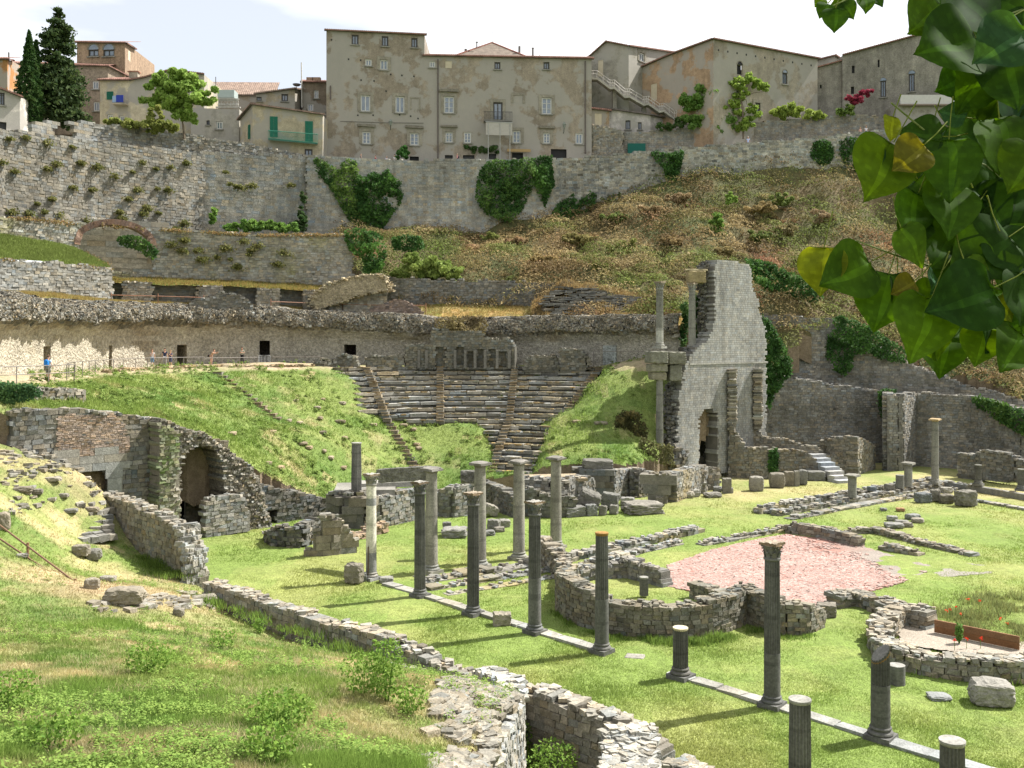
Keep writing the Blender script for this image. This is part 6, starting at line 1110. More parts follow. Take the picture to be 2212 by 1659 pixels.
house('white_house', 'low pinkish-white house under the outdoor staircase', [((1316, 146.5), (1405, 146), [(1316, 236), (1405, 249)], [(1351, 1362, 260, 280, 'brown'), (1378, 1386, 264, 280, 'brown')]), ((1405, 146), (1432, 148), [(1405, 249), (1432, 255)], [])], ZY(300, 146), WH, 5, roofcol=np.array([.13, .11, .1]))
house('tiled_shed', 'narrow brown shed with a tiled roof beside the palace end', [((1278, 145.5), (1316, 146), [(1278, 236), (1316, 240)], [(1285, 1300, 245, 270, 'blind')])], ZY(300, 146), np.array([.30, .22, .14]), 4)
wallpx('yard_wall', 'rubble yard wall between the palace and the green gate', 'garden wall', [(1277, 144, 269, 340), (1300, 143.5, 272, 340), (1345, 143.2, 283, 340)], th=.7, bw=.4, bh=.25, col=TUFA*1.1, jit=.03, jag=.05, rub=.3)
uw, _ = wallpx('garden_wall', 'high garden wall with a green gate below the staircase', 'garden wall', [(1345, 144, 288, 340), (1420, 144, 283, 335), (1498, 144, 277, 330), (1502, 144, 295, 330), (1603, 144.5, 292, 325)], th=.7, bw=.5, bh=.28, col=BG*.95, jit=.015, jag=.05, rub=.2, mats=M_wall, amt=.08)
mb = MB(); box(mb, P(1375, 321, 143.4), [1.3, .06, .75], 0, (.01, .10, .075)); mb.build('gate', M_paint, uw)
wallpx('garden_wall', 'long upper garden wall below the church and the bright bushes', 'garden wall', [(1603, 144.5, 268, 330), (1660, 145, 262, 330), (1780, 145.5, 254, 320), (1860, 146, 248, 310), (1950, 146, 262, 300)], th=.7, bw=.5, bh=.28, col=BG*.9, jit=.015, jag=.05, rub=.2, mats=M_wall, amt=.1)
# outdoor staircase
stc = empty('outdoor_stair', P(1380, 260, 146), 'long concrete outdoor staircase with metal railings beside the church', 'stair')
sp_ = [(1272, 167), (1290, 167), (1318, 188), (1327, 187), (1350, 207), (1360, 206), (1391, 224), (1401, 222), (1425, 239), (1434, 237), (1457, 254), (1465, 252), (1480, 263)]
w3 = np.array([P(x, y, 147.2-(x-1272)*.006) for x, y in sp_]); mb = MB(); g = []
for off, dz in ((0, 0), (1.5, 0), (1.5, -.32), (0, -.32), (0, 0)): q = w3.copy(); q[:, 1] += off; q[:, 2] += dz; g.append(q)
gridmesh(mb, np.array(g), (.34, .32, .28)); mb.build('flight', M_stone, stc)
for off in (0, 1.5):
    for hh in (1.0, .55): mb = MB(); q = w3.copy(); q[:, 1] += off; q[:, 2] += hh; tube(mb, q, .035, 5, (.5, .46, .42)); mb.build('rail', M_metal, stc)
    mb = MB()
    for q in list(w3)+[(a+b)/2 for a, b in zip(w3[:-1], w3[1:])]: q = q+[0, off, 0]; mb = MB(); tube(mb, [q, q+[0, 0, 1.0]], .038, 5, (.5, .46, .42)); mb.build('post', M_metal, stc)
for x, y in [(1328, 190), (1392, 226), (1458, 257)]: mb = MB(); q = P(x, y, 147.5); box(mb, [q[0], q[1]+.6, q[2]-3], [.3, .5, 3], 0, BG*.8); mb.build('support', M_stone, stc)
# chimneys and antennas on the palace roof
for x, y0, y1, r, lb in [(1006, 106, 118, .22, 'small chimney pipe left of the palace gable'), (1122, 100, 118, .2, 'round chimney pipe right of the palace gable'), (1151, 103, 118, .16, 'T-shaped vent on the palace roof'), (1030, 90, 100, .1, 'T-shaped vent at the left slope of the palace gable'), (921, 99, 121, .07, 'thin pipe where the two palace blocks meet'), (1166, 105, 121, .04, 'thin wire antenna on the palace roof'), (1064, 66, 93, .03, 'thin antenna on the palace gable tip'), (466, 166, 186, .06, 'thin vent on the broad tiled roof'), (19, 113, 130, .1, 'vent pipe on the orange house')]:
    D = 146 if x > 100 else 129; mb = MB(); tube(mb, [P(x, y1+2, D), P(x, y0, D)], r, 6, (.12, .11, .1))
    if 'T-' in lb: tube(mb, [P(x-3, y0+1, D), P(x+3, y0+1, D)], .08, 6, (.12, .11, .1))
    tag(mb.build('roof_vent', M_metal), lb, 'antenna' if 'antenna' in lb else 'vent pipe')

tow_ = [o for o in sc.objects if o.name == 'tower_house'][0]; hal_ = [o for o in sc.objects if o.name.startswith('stone_hall') and 'streaked stone hall' in o.get('label', '')][0]
for a, b in ((191, 213), (223, 247)): archhead(tow_, (166, 151), (270, 150), a, b, 107)
archhead(church, (1541, 141), (1766, 150), 1592, 1604, 140, False); archhead(church, (1541, 141), (1766, 150), 1690, 1701, 157)
archhead(hal_, (1820, 151), (2230, 141), 1902, 1914, 174); archhead(hal_, (1820, 151), (2230, 141), 1963, 1976, 159)
# ------------------------------------------------------------------ vegetation
def inpx(poly, n):
    poly = np.array(poly, float); lo, hi = poly.min(0), poly.max(0); pts = np.zeros((0, 2))
    while len(pts) < n:
        q = rng.uniform(lo, hi, (n, 2)); q = q[inpoly(q[:, 0], q[:, 1], [tuple(a) for a in poly])]; pts = np.concatenate([pts, q])
    return pts[:n]
def ivy(label, poly, D, n, thick=.9, size=.17, col=IVY, col2=np.array([.07, .15, .025]), name='ivy', cat='climbing plant', lump=.5, ground=None):
    q = inpx(poly, n); Dm = np.broadcast_to(D(q[:, 0]) if callable(D) else D, (n,)); p = np.stack([(q[:, 0]-CX)*Dm/F, Dm, CZ-(q[:, 1]-HY)*Dm/F], -1)
    edge = np.minimum(1, rng.random(n)*0+1); b = fbm(p, lump, 101)+.6*fbm(p, lump*3, 102); kp = rng.random(n) < np.clip(.95+fbm(p, lump*2, 103)*1.6, .25, 1); p, b = p[kp], b[kp]; n = len(p); dep = thick*np.clip(.45+b*1.1, .02, 1.3)*rng.uniform(.5, 1, n)**.5
    p[:, 1] -= dep; p += rng.normal(0, .08, p.shape); cols = lerp3(col, col2, np.clip(.15+b*1.1+rng.normal(0, .25, n), 0, 1)); mb = MB(); leaves(mb, p, size, cols*1.25, up=.25, nr=(.1, -1, .3), nj=.9)
    return tag(mb.build(name, M_veg), label, cat)
Dc = lambda x: np.interp(x, [434, 662, 870, 1028, 1200, 1440, 1640, 1850, 2212], [125, 130, 134.6, 135.4, 136.2, 137.2, 138.2, 139.5, 141])
IV2 = np.array([.10, .17, .035])
ivy('ragged bright-edged ivy hanging from the wall below the promenade walkers', [(677, 345), (690, 343), (705, 352), (720, 362), (735, 368), (742, 350), (755, 345), (772, 350), (775, 375), (782, 392), (800, 420), (800, 480), (775, 490), (750, 470), (728, 430), (705, 395), (688, 378)], Dc, 5200, col2=np.array([.16, .24, .05]))
ivy('big dark rounded ivy mass on the middle of the city wall', [(772, 380), (790, 385), (805, 372), (825, 378), (840, 366), (850, 385), (868, 395), (875, 415), (866, 440), (850, 465), (832, 490), (812, 500), (790, 490), (775, 450), (768, 410)], Dc, 5600, thick=1.5)
ivy('large heart-like ivy patch on the city wall under the palace', [(1040, 362), (1055, 350), (1080, 348), (1110, 346), (1130, 345), (1150, 342), (1154, 360), (1152, 400), (1140, 430), (1122, 465), (1105, 480), (1080, 478), (1050, 462), (1034, 445), (1027, 425), (1032, 385)], Dc, 7200, thick=1.6, col=IVY*1.1, col2=IV2)
ivy('narrow ivy curtain right of the large heart-like patch', [(1150, 345), (1165, 338), (1192, 337), (1194, 370), (1198, 400), (1186, 420), (1178, 450), (1168, 430), (1156, 405), (1150, 380)], Dc, 2600, thick=1.1)
ivy('funnel-shaped ivy patch on the right part of the city wall', [(1405, 330), (1420, 326), (1440, 334), (1458, 328), (1475, 326), (1474, 350), (1464, 380), (1455, 395), (1442, 388), (1430, 362), (1412, 345)], Dc, 2300, thick=1.1)
ivy('ragged dark ivy along the foot of the right city wall', [(1192, 460), (1205, 440), (1225, 430), (1235, 418), (1250, 432), (1265, 428), (1272, 415), (1300, 425), (1340, 418), (1342, 440), (1310, 455), (1270, 468), (1225, 478), (1196, 475)], Dc, 3000, thick=1.3)
ivy('round dark ivy bush on the wall left of the foreground leaves', [(1750, 320), (1762, 306), (1785, 303), (1798, 315), (1798, 345), (1785, 358), (1762, 352), (1750, 338)], Dc, 1500)
ivy('second dark ivy bush touching the foreground leaves', [(1812, 305), (1830, 298), (1850, 302), (1860, 340), (1850, 372), (1826, 362), (1815, 335)], Dc, 1600)
ivy('ivy and brambles tumbling from the end of the lower terrace wall', [(750, 500), (775, 495), (805, 500), (830, 515), (838, 545), (830, 580), (812, 600), (790, 600), (785, 560), (760, 545), (748, 520)], 117, 3200, thick=1.8)
ivy('dark green bush over the small dark hole at the edge of the slope', [(848, 515), (870, 508), (910, 512), (918, 535), (890, 545), (850, 540)], 121, 1600, thick=1.3)
ivy('dark ivy ridge sloping down behind the top of the stage wall', [(1603, 560), (1630, 562), (1665, 570), (1700, 590), (1740, 605), (1760, 620), (1775, 640), (1760, 655), (1720, 645), (1690, 632), (1650, 625), (1625, 610), (1610, 590)], 113.5, 4200, thick=2.0)
ivy('ivy growing over the top of the upper shaded terrace wall', [(1795, 690), (1812, 682), (1850, 695), (1890, 715), (1930, 740), (1960, 765), (1955, 782), (1915, 778), (1870, 760), (1842, 765), (1838, 795), (1820, 812), (1800, 800), (1784, 770), (1786, 730), (1797, 710)], lambda x: np.interp(x, [1780, 1960], [111.5, 108.5]), 4600, thick=1.2)
ivy('thick ivy bush filling the corner right of the stage wall', [(1645, 680), (1660, 690), (1672, 715), (1690, 745), (1705, 780), (1708, 810), (1690, 825), (1672, 850), (1660, 880), (1645, 870)], 105.3, 4300, thick=1.5)
ivy('ivy strand hanging in the corner of the retaining walls', [(1895, 845), (1910, 840), (1935, 842), (1930, 865), (1918, 890), (1922, 915), (1905, 905), (1896, 880)], 105.6, 1000, thick=.9)
ivy('long ivy mantle sliding down the shaded wall at the right edge', [(2090, 858), (2110, 855), (2150, 868), (2212, 885), (2280, 905), (2280, 960), (2212, 945), (2180, 925), (2140, 900), (2110, 880)], lambda x: np.interp(x, [2090, 2212, 2300], [100.8, 95.6, 93]), 4000, thick=1.0, col2=IV2)
ivy('ivy draped over the low wall at the head of the left bank', [(-10, 832), (0, 828), (40, 830), (80, 835), (92, 850), (70, 862), (40, 868), (0, 875), (-20, 870)], 62.6, 2600, size=.11, thick=.5, col=np.array([.04, .09, .035]), col2=np.array([.12, .2, .06]))
ivy('pale creeper hanging beside the slender stage-wall column', [(1470, 660), (1482, 655), (1488, 700), (1482, 740), (1472, 752), (1468, 720), (1475, 690)], 98, 900, thick=1.0, col2=np.array([.12, .18, .05]))
ivy('dark leafy mass behind the slender stage-wall column', [(1500, 640), (1520, 625), (1527, 700), (1515, 735), (1498, 742)], 99.5, 1400, thick=.8)
ivy('ivy spilling under the wide brick arch', [(255, 515), (270, 508), (300, 512), (325, 525), (342, 545), (335, 562), (322, 560), (310, 545), (285, 535), (262, 530)], 107.2, 1100, thick=.5, col2=IV2)
ivy('ivy on the wall stub beside the stage wall stair', [(1660, 972), (1676, 968), (1682, 985), (1680, 1020), (1668, 1030), (1658, 1010)], 94.8, 700, size=.12, thick=.4)
ivy('bramble thicket round the dark hollow on the slope', [(1330, 900), (1345, 888), (1375, 890), (1390, 905), (1398, 940), (1385, 985), (1360, 990), (1345, 960), (1328, 930)], 90.5, 2600, size=.14, thick=.9, col=np.array([.05, .05, .02]), col2=np.array([.2, .16, .06]), name='bramble', cat='shrub')
wallpx('retaining_wall', 'short stone wall half hidden by ivy at the head of the left bank', 'ruined wall', [(-60, 62.4, 840, 895), (0, 63.6, 838, 895), (90, 65.6, 838, 882), (172, 68.5, 838, 866)], th=.8, bw=.4, bh=.2, col=TUFA*.95, jit=.06, jag=.2, rub=2)
def crown(mb, blobs, n, size, c1, c2, D, up=.3):
    for (x, y, rx, ry, wt) in blobs:
        k = max(4, int(wt*24)); ctr = P(x, y, D); R = np.array([rx*D/F, (rx+ry)/2*D/F*.8, ry*D/F])
        cl = rndunit(k)*rng.uniform(.25, 1.12, (k, 1))*R+ctr
        for c in cl:
            m = int(n*wt/k/len(blobs)*2); r = R.mean()*rng.uniform(.2, .46); p = c+rndunit(m)*(rng.uniform(.2, 1, (m, 1))**.5)*r*[1, 1, .7]; lt = rng.uniform(-.25, .25)
            leaves(mb, p, size, lerp3(c1, c2, np.clip(.5+lt+rng.normal(0, .2, m), 0, 1))*1.3, up=up, nr=p-c, nj=1.5)
def tree(name, label, trunk, blobs, n, size, c1, c2, D, cat='tree', tr=.16):
    b = P(*trunk[0], D); o = empty(name, b, label, cat); mb = MB(); t = np.array([P(x, y, D) for x, y in trunk]); tube(mb, t, np.linspace(tr, tr*.5, len(t)), 8, (.14, .11, .08)); top = t[-1]
    for (x, y, rx, ry, wt) in blobs: q = P(x, y, D)+rng.normal(0, .3, 3); mid = (top+q)/2+rng.normal(0, .2, 3); tube(mb, [top-(top-t[0])*.15, mid, q], [tr*.5, tr*.3, tr*.12], 6, (.14, .11, .08))
    mb.build('trunk', M_bark, o); mb = MB(); crown(mb, blobs, n, size, c1, c2, D); mb.build('crown', M_veg, o); return o
# cypress and fir
def cone_tree(name, label, cx, ytop, ybot, prof, D, n, size, c1, c2, droop=0.0, nb=0):
    o = empty(name, P(cx, ybot, D), label, 'tree'); mb = MB(); tube(mb, [P(cx, ybot+6, D), P(cx, (ytop+ybot)/2, D), P(cx, ytop+2, D)], [.3, .16, .03], 8, (.12, .09, .07)); mb.build('trunk', M_bark, o); mb = MB()
    ys = np.array([p[0] for p in prof]); ws = np.array([p[1] for p in prof])
    if nb:
        for k in range(nb):
            y = ytop+(ybot-ytop)*rng.uniform(.02, 1)**.85; w_ = np.interp(y, ys, ws)*D/F; a = rng.uniform(0, 6.28); L_ = w_*rng.uniform(.6, 1.12); base = P(cx, y, D); m = int(n/nb*(.4+L_/ (ws.max()*D/F)*1.2)); t = rng.uniform(.1, 1, m)
            d = np.array([math.cos(a), math.sin(a), 0]); p = base+d*(t*L_)[:, None]+np.array([0, 0, 1])*(.25*L_*t-droop*L_*t*t)[:, None]+rng.normal(0, 1, (m, 3))*(.12+.10*L_)*[1, 1, .35]
            leaves(mb, p, size, lerp3(c1, c2, np.clip(rng.normal(.35, .3, m), 0, 1)), up=.6); tube(mb, [base, base+d*L_*.6+[0, 0, .1*L_]], [.06, .02], 4, (.1, .08, .06), False)
    else:
        y = ytop+(ybot-ytop)*rng.uniform(0, 1, n)**.8; a = rng.uniform(0, 6.28, n); w_ = np.interp(y, ys, ws)*D/F; cl = .8+.3*vn(np.stack([np.cos(a)*2, np.sin(a)*2, y*.07], -1), 2.2, 8); r = w_*cl*rng.uniform(.75, 1.05, n)
        p = np.stack([(cx-CX)*D/F+np.cos(a)*r, D+np.sin(a)*r, CZ-(y-HY)*D/F], -1); leaves(mb, p, size, lerp3(c1, c2, np.clip(.3+2.0*(cl-.85)+rng.normal(0, .2, n), 0, 1)), up=-.2, asp=.4)
    mb.build('crown', M_veg, o)
cone_tree('cypress_tree', 'tall dark pointed cypress at the left', 63, 66, 268, [(66, 1), (90, 7), (130, 15), (180, 28), (230, 31), (268, 26)], 115.5, 9000, .22, IVY*.9, np.array([.06, .10, .025]))
cone_tree('cypress_tree', 'slimmer cypress tip between the pointed cypress and the fir', 78, 86, 268, [(86, 2), (110, 8), (160, 13), (268, 16)], 117.5, 3500, .22, IVY*.9, np.array([.06, .10, .025]))
cone_tree('fir_tree', 'tall ragged fir tree with drooping branches beside the cypress', 126, 10, 268, [(10, 1), (28, 14), (60, 30), (110, 38), (160, 48), (210, 62), (250, 66), (268, 50)], 119.5, 15000, .24, np.array([.03, .055, .02]), np.array([.085, .12, .035]), .45, 190)
tree('round_tree', 'bright green round-topped tree in front of the cream house', [(398, 300), (396, 275), (392, 250)], [(360, 190, 45, 26, 1.2), (400, 180, 50, 26, 1.2), (430, 205, 42, 22, 1.0), (350, 215, 38, 18, .8), (390, 225, 44, 22, 1.0), (345, 175, 25, 15, .5), (378, 160, 30, 12, .5), (400, 250, 28, 20, .5)], 13000, .24, np.array([.11, .19, .03]), np.array([.27, .37, .09]), 124.5)
tree('leafy_tree', 'bushy light green tree below the church beside the staircase foot', [(1530, 300), (1532, 260)], [(1490, 220, 26, 22, 1), (1520, 215, 30, 26, 1.1), (1550, 240, 30, 25, 1), (1500, 260, 28, 22, .9), (1545, 275, 34, 18, .9), (1570, 255, 24, 22, .6)], 9500, .23, np.array([.06, .13, .025]), np.array([.18, .28, .07]), 143)
tree('leafy_tree', 'tall thin yellow-green tree in front of the church window', [(1606, 300), (1604, 240), (1600, 200)], [(1590, 180, 22, 14, .7), (1620, 172, 26, 14, .8), (1645, 190, 20, 12, .5), (1600, 205, 24, 16, .7), (1585, 228, 22, 16, .6), (1620, 240, 24, 16, .6), (1605, 270, 28, 16, .6)], 6500, .22, np.array([.11, .18, .03]), np.array([.26, .34, .07]), 142.5)
for lb, blobs, n, c1, c2, D, nm in [('yellow-green hedge along the garden wall under the cream house', [(250, 262, 28, 8, .7), (290, 268, 30, 10, .8), (330, 270, 34, 14, 1), (365, 275, 26, 14, .8), (325, 245, 8, 16, .3), (348, 245, 8, 18, .3)], 5500, np.array([.10, .13, .03]), np.array([.27, .28, .08]), 120.5, 'hedge'),
      ('bright yellow-green bush on the high garden wall below the church', [(1690, 245, 22, 14, 1), (1715, 238, 26, 14, 1), (1745, 248, 28, 10, .8), (1770, 250, 22, 6, .4)], 3800, np.array([.12, .17, .03]), np.array([.30, .36, .08]), 144.8, 'bush'),
      ('dark red shrub against the streaked stone hall', [(1845, 215, 18, 12, .8), (1868, 200, 13, 12, .6)], 1700, np.array([.16, .02, .04]), np.array([.30, .05, .08]), 144.5, 'shrub'),
      ('small green bush below the dark red shrub', [(1825, 240, 20, 10, .8), (1838, 232, 12, 10, .4)], 1100, np.array([.08, .14, .03]), np.array([.2, .26, .07]), 144.3, 'bush'),
      ('dark round bush on the promenade between the walkers and the palace', [(868, 330, 15, 13, 1), (872, 322, 9, 8, .4)], 1400, IVY, IVY*1.8, 137, 'bush'),
      ('loose climber hanging on the palace front above the shop openings', [(1020, 322, 25, 5, .5), (1050, 326, 28, 7, .7), (1070, 318, 12, 4, .3)], 1500, IVY*1.2, np.array([.08, .11, .04]), 141.5, 'climber'),
      ('low shrubs at the foot of the outdoor staircase', [(1435, 272, 22, 9, .7), (1465, 268, 16, 12, .7)], 1300, IVY*1.3, np.array([.10, .13, .05]), 143.2, 'shrub'),
      ('olive-like shrub behind the foreground leaves at the right edge', [(2130, 265, 30, 20, 1), (2175, 250, 34, 26, 1), (2200, 300, 30, 26, 1)], 3200, IVY*1.2, np.array([.10, .13, .05]), 140.2, 'shrub'),
      ('lush weeds growing on the ledge below the smooth city wall', [(500, 490, 26, 10, .9), (545, 488, 30, 12, 1), (585, 486, 24, 12, .9), (620, 492, 26, 9, .7), (458, 470, 10, 20, .4)], 4200, np.array([.06, .13, .025]), np.array([.18, .28, .06]), 121, 'weeds'),
      ('dark shrubs in the corner of the city wall beside the blocky buttress', [(652, 470, 9, 22, .7), (640, 488, 20, 10, .6), (655, 430, 6, 14, .3)], 1800, IVY, np.array([.07, .10, .04]), 128, 'shrub'),
      ('young fig plant on the upper right of the rusty slope', [(1548, 482, 13, 22, 1), (1552, 500, 14, 10, .5)], 1200, np.array([.07, .14, .03]), np.array([.2, .3, .06]), 126.5, 'shrub'),
      ('bright green shrub on the rusty slope below the funnel ivy', [(1578, 430, 13, 12, 1)], 700, np.array([.12, .2, .04]), np.array([.25, .34, .08]), 131, 'shrub'),
      ('yellow-green bushes spilling over the dark terrace wall', [(900, 575, 30, 20, 1), (940, 580, 40, 24, 1.3), (975, 592, 32, 18, 1), (865, 590, 24, 12, .7), (890, 560, 24, 12, .6)], 5200, np.array([.10, .15, .03]), np.array([.24, .29, .08]), 117.2, 'bush')]:
    mb = MB(); crown(mb, blobs, n, .22, c1, c2, D); tag(mb.build(nm, M_veg), lb, nm)
# tufts on the lit city wall and the walls below
TUF = [(25, 300), (60, 298), (105, 310), (160, 318), (8, 352), (178, 352), (212, 360), (310, 352), (370, 362), (405, 352), (250, 380), (125, 355), (35, 370), (105, 365), (340, 365), (290, 372), (490, 372), (520, 405), (512, 402), (545, 402), (500, 398), (630, 400), (343, 408), (365, 410), (300, 410), (116, 430), (85, 440), (30, 458), (65, 462), (100, 458), (130, 465), (190, 478), (262, 458), (310, 462), (320, 450), (345, 460), (265, 472), (235, 480), (300, 485), (340, 492), (380, 495), (400, 482), (280, 430), (205, 410), (160, 405), (395, 540), (432, 540), (470, 555), (500, 560), (375, 528), (540, 550), (440, 560), (515, 575), (400, 518), (490, 535), (530, 520), (560, 530), (545, 540), (615, 545), (600, 570)]
DL = lambda x: np.interp(x, [-90, 0, 200, 432, 662], [96, 102, 112, 123, 130.3]); DT = lambda x: np.interp(x, [0, 168, 330, 560, 760], [99, 105.6, 109.8, 113.8, 116.4])
for i, (x, y) in enumerate(TUF):
    low = y > 505 or (x > 350 and y > 515); D = float(DT(x) if low else DL(x)); n = int(rng.uniform(120, 300)); s = rng.uniform(.08, .42); c = P(x, y, D)-[0, .35, 0]; mb = MB(); p = c+rng.normal(0, 1, (n, 3))*[s, .25, s*.5]; p[:, 2] -= np.abs(p[:, 0]-c[0])*.2
    leaves(mb, p, .14, lerp3(np.array([.09, .11, .03]), np.array([.24, .22, .08]), np.clip(rng.normal(.45, .3, n), 0, 1)))
    tag(mb.build('wall_tuft', M_veg), 'tuft of weeds rooted in the lit terrace wall below the city wall' if low else 'tuft of weeds rooted in the face of the left city walls', 'plant', 'tufts on the lower terrace wall' if low else 'tufts on the left city walls')
# rusty hillside vegetation: uncountable
def scrub(name, f, poly, n, clump, size, h, colf, D0=98, D1=142):
    X, Y = sample_view(n*3, D0, D1, 700, 2420); m = inpoly(X, Y, poly); X, Y = X[m][:n], Y[m][:n]; z = f(X, Y)+1.7*fbm(np.stack([X, Y, X*0], -1), .22, 3); c = np.stack([X, Y, z], -1); k = len(c); hh = h*(.5+1.2*np.clip(.5+fbm(c, .25, 111), 0, 1))
    q = np.repeat(c, clump, axis=0); r = np.repeat(hh, clump); u = rndunit(len(q)); u[:, 2] = np.abs(u[:, 2]); q2 = q+u*r[:, None]*[1.1, 1.1, .8]; cc = colf(q, k, clump); mb = MB(); leaves(mb, q2, size, cc, up=.25, asp=.35, nr=u, nj=.9); return tag(mb.build(name, M_veg), kind='stuff')
def rustcol(q, k, clump):
    a = fbm(q, .16, 121)*2.2+.6*fbm(q, .45, 122); b = fbm(q, .2, 123)*2.4; cl = np.repeat(rng.normal(0, .22, k), clump)
    c = lerp3(np.array([.17, .12, .055]), np.array([.33, .255, .12]), np.clip(.5+a+cl, 0, 1)); g = np.array([.10, .14, .03]); px = CX+q[:, 0]*F/q[:, 1]; y = HY+(CZ-q[:, 2])*F/q[:, 1]
    gk = np.clip(b*1.6+cl*1.8+.22, 0, 1)+np.clip(1-((px-930)/120)**2-((y-575)/30)**2, 0, 1)*.5; c = lerp3(c, g*1.2, gk*.85); c = lerp3(c, np.array([.32, .14, .09]), np.clip(fbm(q, .22, 124)*3-.4+cl, 0, 1)*.7)
    return c*1.02*rng.uniform(.65, 1.35, (len(q), 1))*np.repeat(np.exp(rng.normal(0, .18, k)), clump)[:, None]
scrub('dry_scrub', hl_f, hl_poly, 5200, 52, .17, 1.15, rustcol)
# dry grass fringes on the terraces and wall tops
def fringe(g, n, h, c1, c2, name='dry_grass'):
    m, k = g.shape[:2]; a = rng.uniform(0, m-1.01, n); b = rng.uniform(0, k-1.01, n); i, j = a.astype(int), b.astype(int); p = g[i, j]*(1-(a-i))[:, None]*1+g[i+1, j]*(a-i)[:, None]; p = p+(g[i, j+1]-g[i, j])*(b-j)[:, None]
    mb = MB(); blades(mb, p, h, .03, lerp3(c1, c2, rng.random(n)), .4, 3, .12); return tag(mb.build(name, M_grass), kind='stuff')
fringe(g_ter, 14000, .3, OCHRE, np.array([.3, .28, .1])); fringe(g_nt, 7000, .3, OCHRE*1.2, GR); fringe(g_md, 9000, .35, OCHRE*1.1, STRAW*.9); fringe(g_t3, 9000, .25, GR, GR*1.3, 'turf_grass')
# grass of the bank, the lawn and the theatre slope
n = 150000; X, Y = sample_view(n, 12.5, 63, -30, 1250); m = inpoly(X, Y, bank_poly); X, Y = X[m], Y[m]; z = bank_f(X, Y)+.12*fbm(np.stack([X, Y, X*0], -1), .8, 3); p = np.stack([X, Y, z], -1)
bc = bankcol(p); tall = np.clip(fbm(p*[1, 1, 0], .45, 131)*1.8+.35, 0, 1); rimd = np.exp(-((X+.5)/2.2)**2-((Y-27)/6)**2); sel = rng.random(len(X)) > rimd*.9
green = bc[:, 1] > bc[:, 0]*1.12
bc = np.where(green[:, None], lerp3(bc*1.55, np.array([.20, .31, .055]), tall*.55), bc*1.45)
mb = MB(); blades(mb, p[sel], (.06+.13*tall*green+.03)[sel], .011+.00022*Y[sel].repeat(1)[:, None].repeat(3, 1).ravel(), bc[sel], .45, 3, .07); tag(mb.build('meadow_grass', M_grass), kind='stuff')
n = 150000; X, Y = sample_view(n, 30, 92, 350, 2260); W = (sideW1(X, Y) > 3) | (X > 5.3); pav = inpoly(X, Y, [tuple(G(x, y)[:2]) for x, y in PV]); m = W & ~pav & ~inpoly(X, Y, cv_poly); X, Y = X[m], Y[m]; p = np.stack([X, Y, np.zeros(len(X))], -1); lc = lawncol(p)
mb = MB(); blades(mb, p, .055+.05*np.clip(fbm(p, .6, 132)+.4, 0, 1), .012+.00018*Y.repeat(3), lc*1.45, .5, 3, .1); tag(mb.build('lawn_grass', M_grass), kind='stuff')
n = 90000; X, Y = sample_view(n, 60, 108, 0, 1440); m = inpoly(X, Y, cv_poly); X, Y = X[m], Y[m]; z = cv_f(X, Y); p = np.stack([X, Y, z+.15*0], -1); px = CX+X*F/Y; m = (z < 10.25)
r_ = np.hypot(X+3.5, Y-77.5); kk = (27.3-r_)/1.03; m &= ~((px > np.interp(kk, [0, 3, 8, 10, 10.6, 11, 18], [735, 775, 790, 890, 1035, 1045, 1070])) & (px < np.interp(kk, [0, 3, 8, 10, 18], [1308, 1285, 1230, 1180, 1148])) & (r_ < 28) & (r_ > 8.5))
p = p[m]; p[:, 2] += .22*fbm(p*[1, 1, 0], .45, 3); cc = cvcol(p); tl = np.clip(fbm(p, .35, 133)*1.8+.3, 0, 1); mb = MB(); blades(mb, p, .12+.18*tl, .035, lerp3(cc*1.5, np.array([.18, .27, .05]), tl*.5), .5, 3, .16); tag(mb.build('slope_grass', M_grass), kind='stuff')
# taller weeds along wall feet
def weeds(pts, n, h, spread, col, name='weeds', z=0):
    P_ = np.array(pts, float); L = pathlen(P_[:, :2]); u = rng.uniform(0, L[-1], n); p = np.stack([np.interp(u, L, P_[:, 0]), np.interp(u, L, P_[:, 1]), np.full(n, z)], -1); p[:, :2] += rng.normal(0, spread, (n, 2)); mb = MB(); k = np.clip(.5+fbm(p, .9, 134)*1.5, .15, 1)
    blades(mb, p, h*k, .022, varc(col, n, .2), .3, 3, .08); return tag(mb.build(name, M_grass), kind='stuff')
WG = np.array([.16, .24, .05])
weeds([(2.2, 48.2), (3.0, 45.8), (4.8, 44.0), (7.2, 43.4), (9.5, 43.9), (11.3, 45.2), (12.5, 44.3), (14.5, 45)], 3500, .4, .25, WG)
weeds([G(1890, 1390)[:2], G(1945, 1430)[:2], G(2050, 1460)[:2], G(2230, 1465)[:2]], 3500, .45, .35, WG)
weeds([G(2030, 1335)[:2], G(2100, 1340)[:2], G(2212, 1380)[:2], G(2260, 1340)[:2], G(2150, 1290)[:2]], 5000, .4, 1.0, np.array([.2, .22, .08]))
weeds([w1(460)-[.8, .7], w1(700)-[.8, .7], w1(960)-[.8, .7]], 500, .5, .25, WG, z=.75)
weeds([w1(1045)-[.7, .6], w1(1250)-[.8, .7]], 900, .8, .3, WG, z=-1)
weeds([(-24, 59.5), (-20, 54.5), (-17.5, 52.2)], 1800, .5, .6, WG*.9, z=.9)
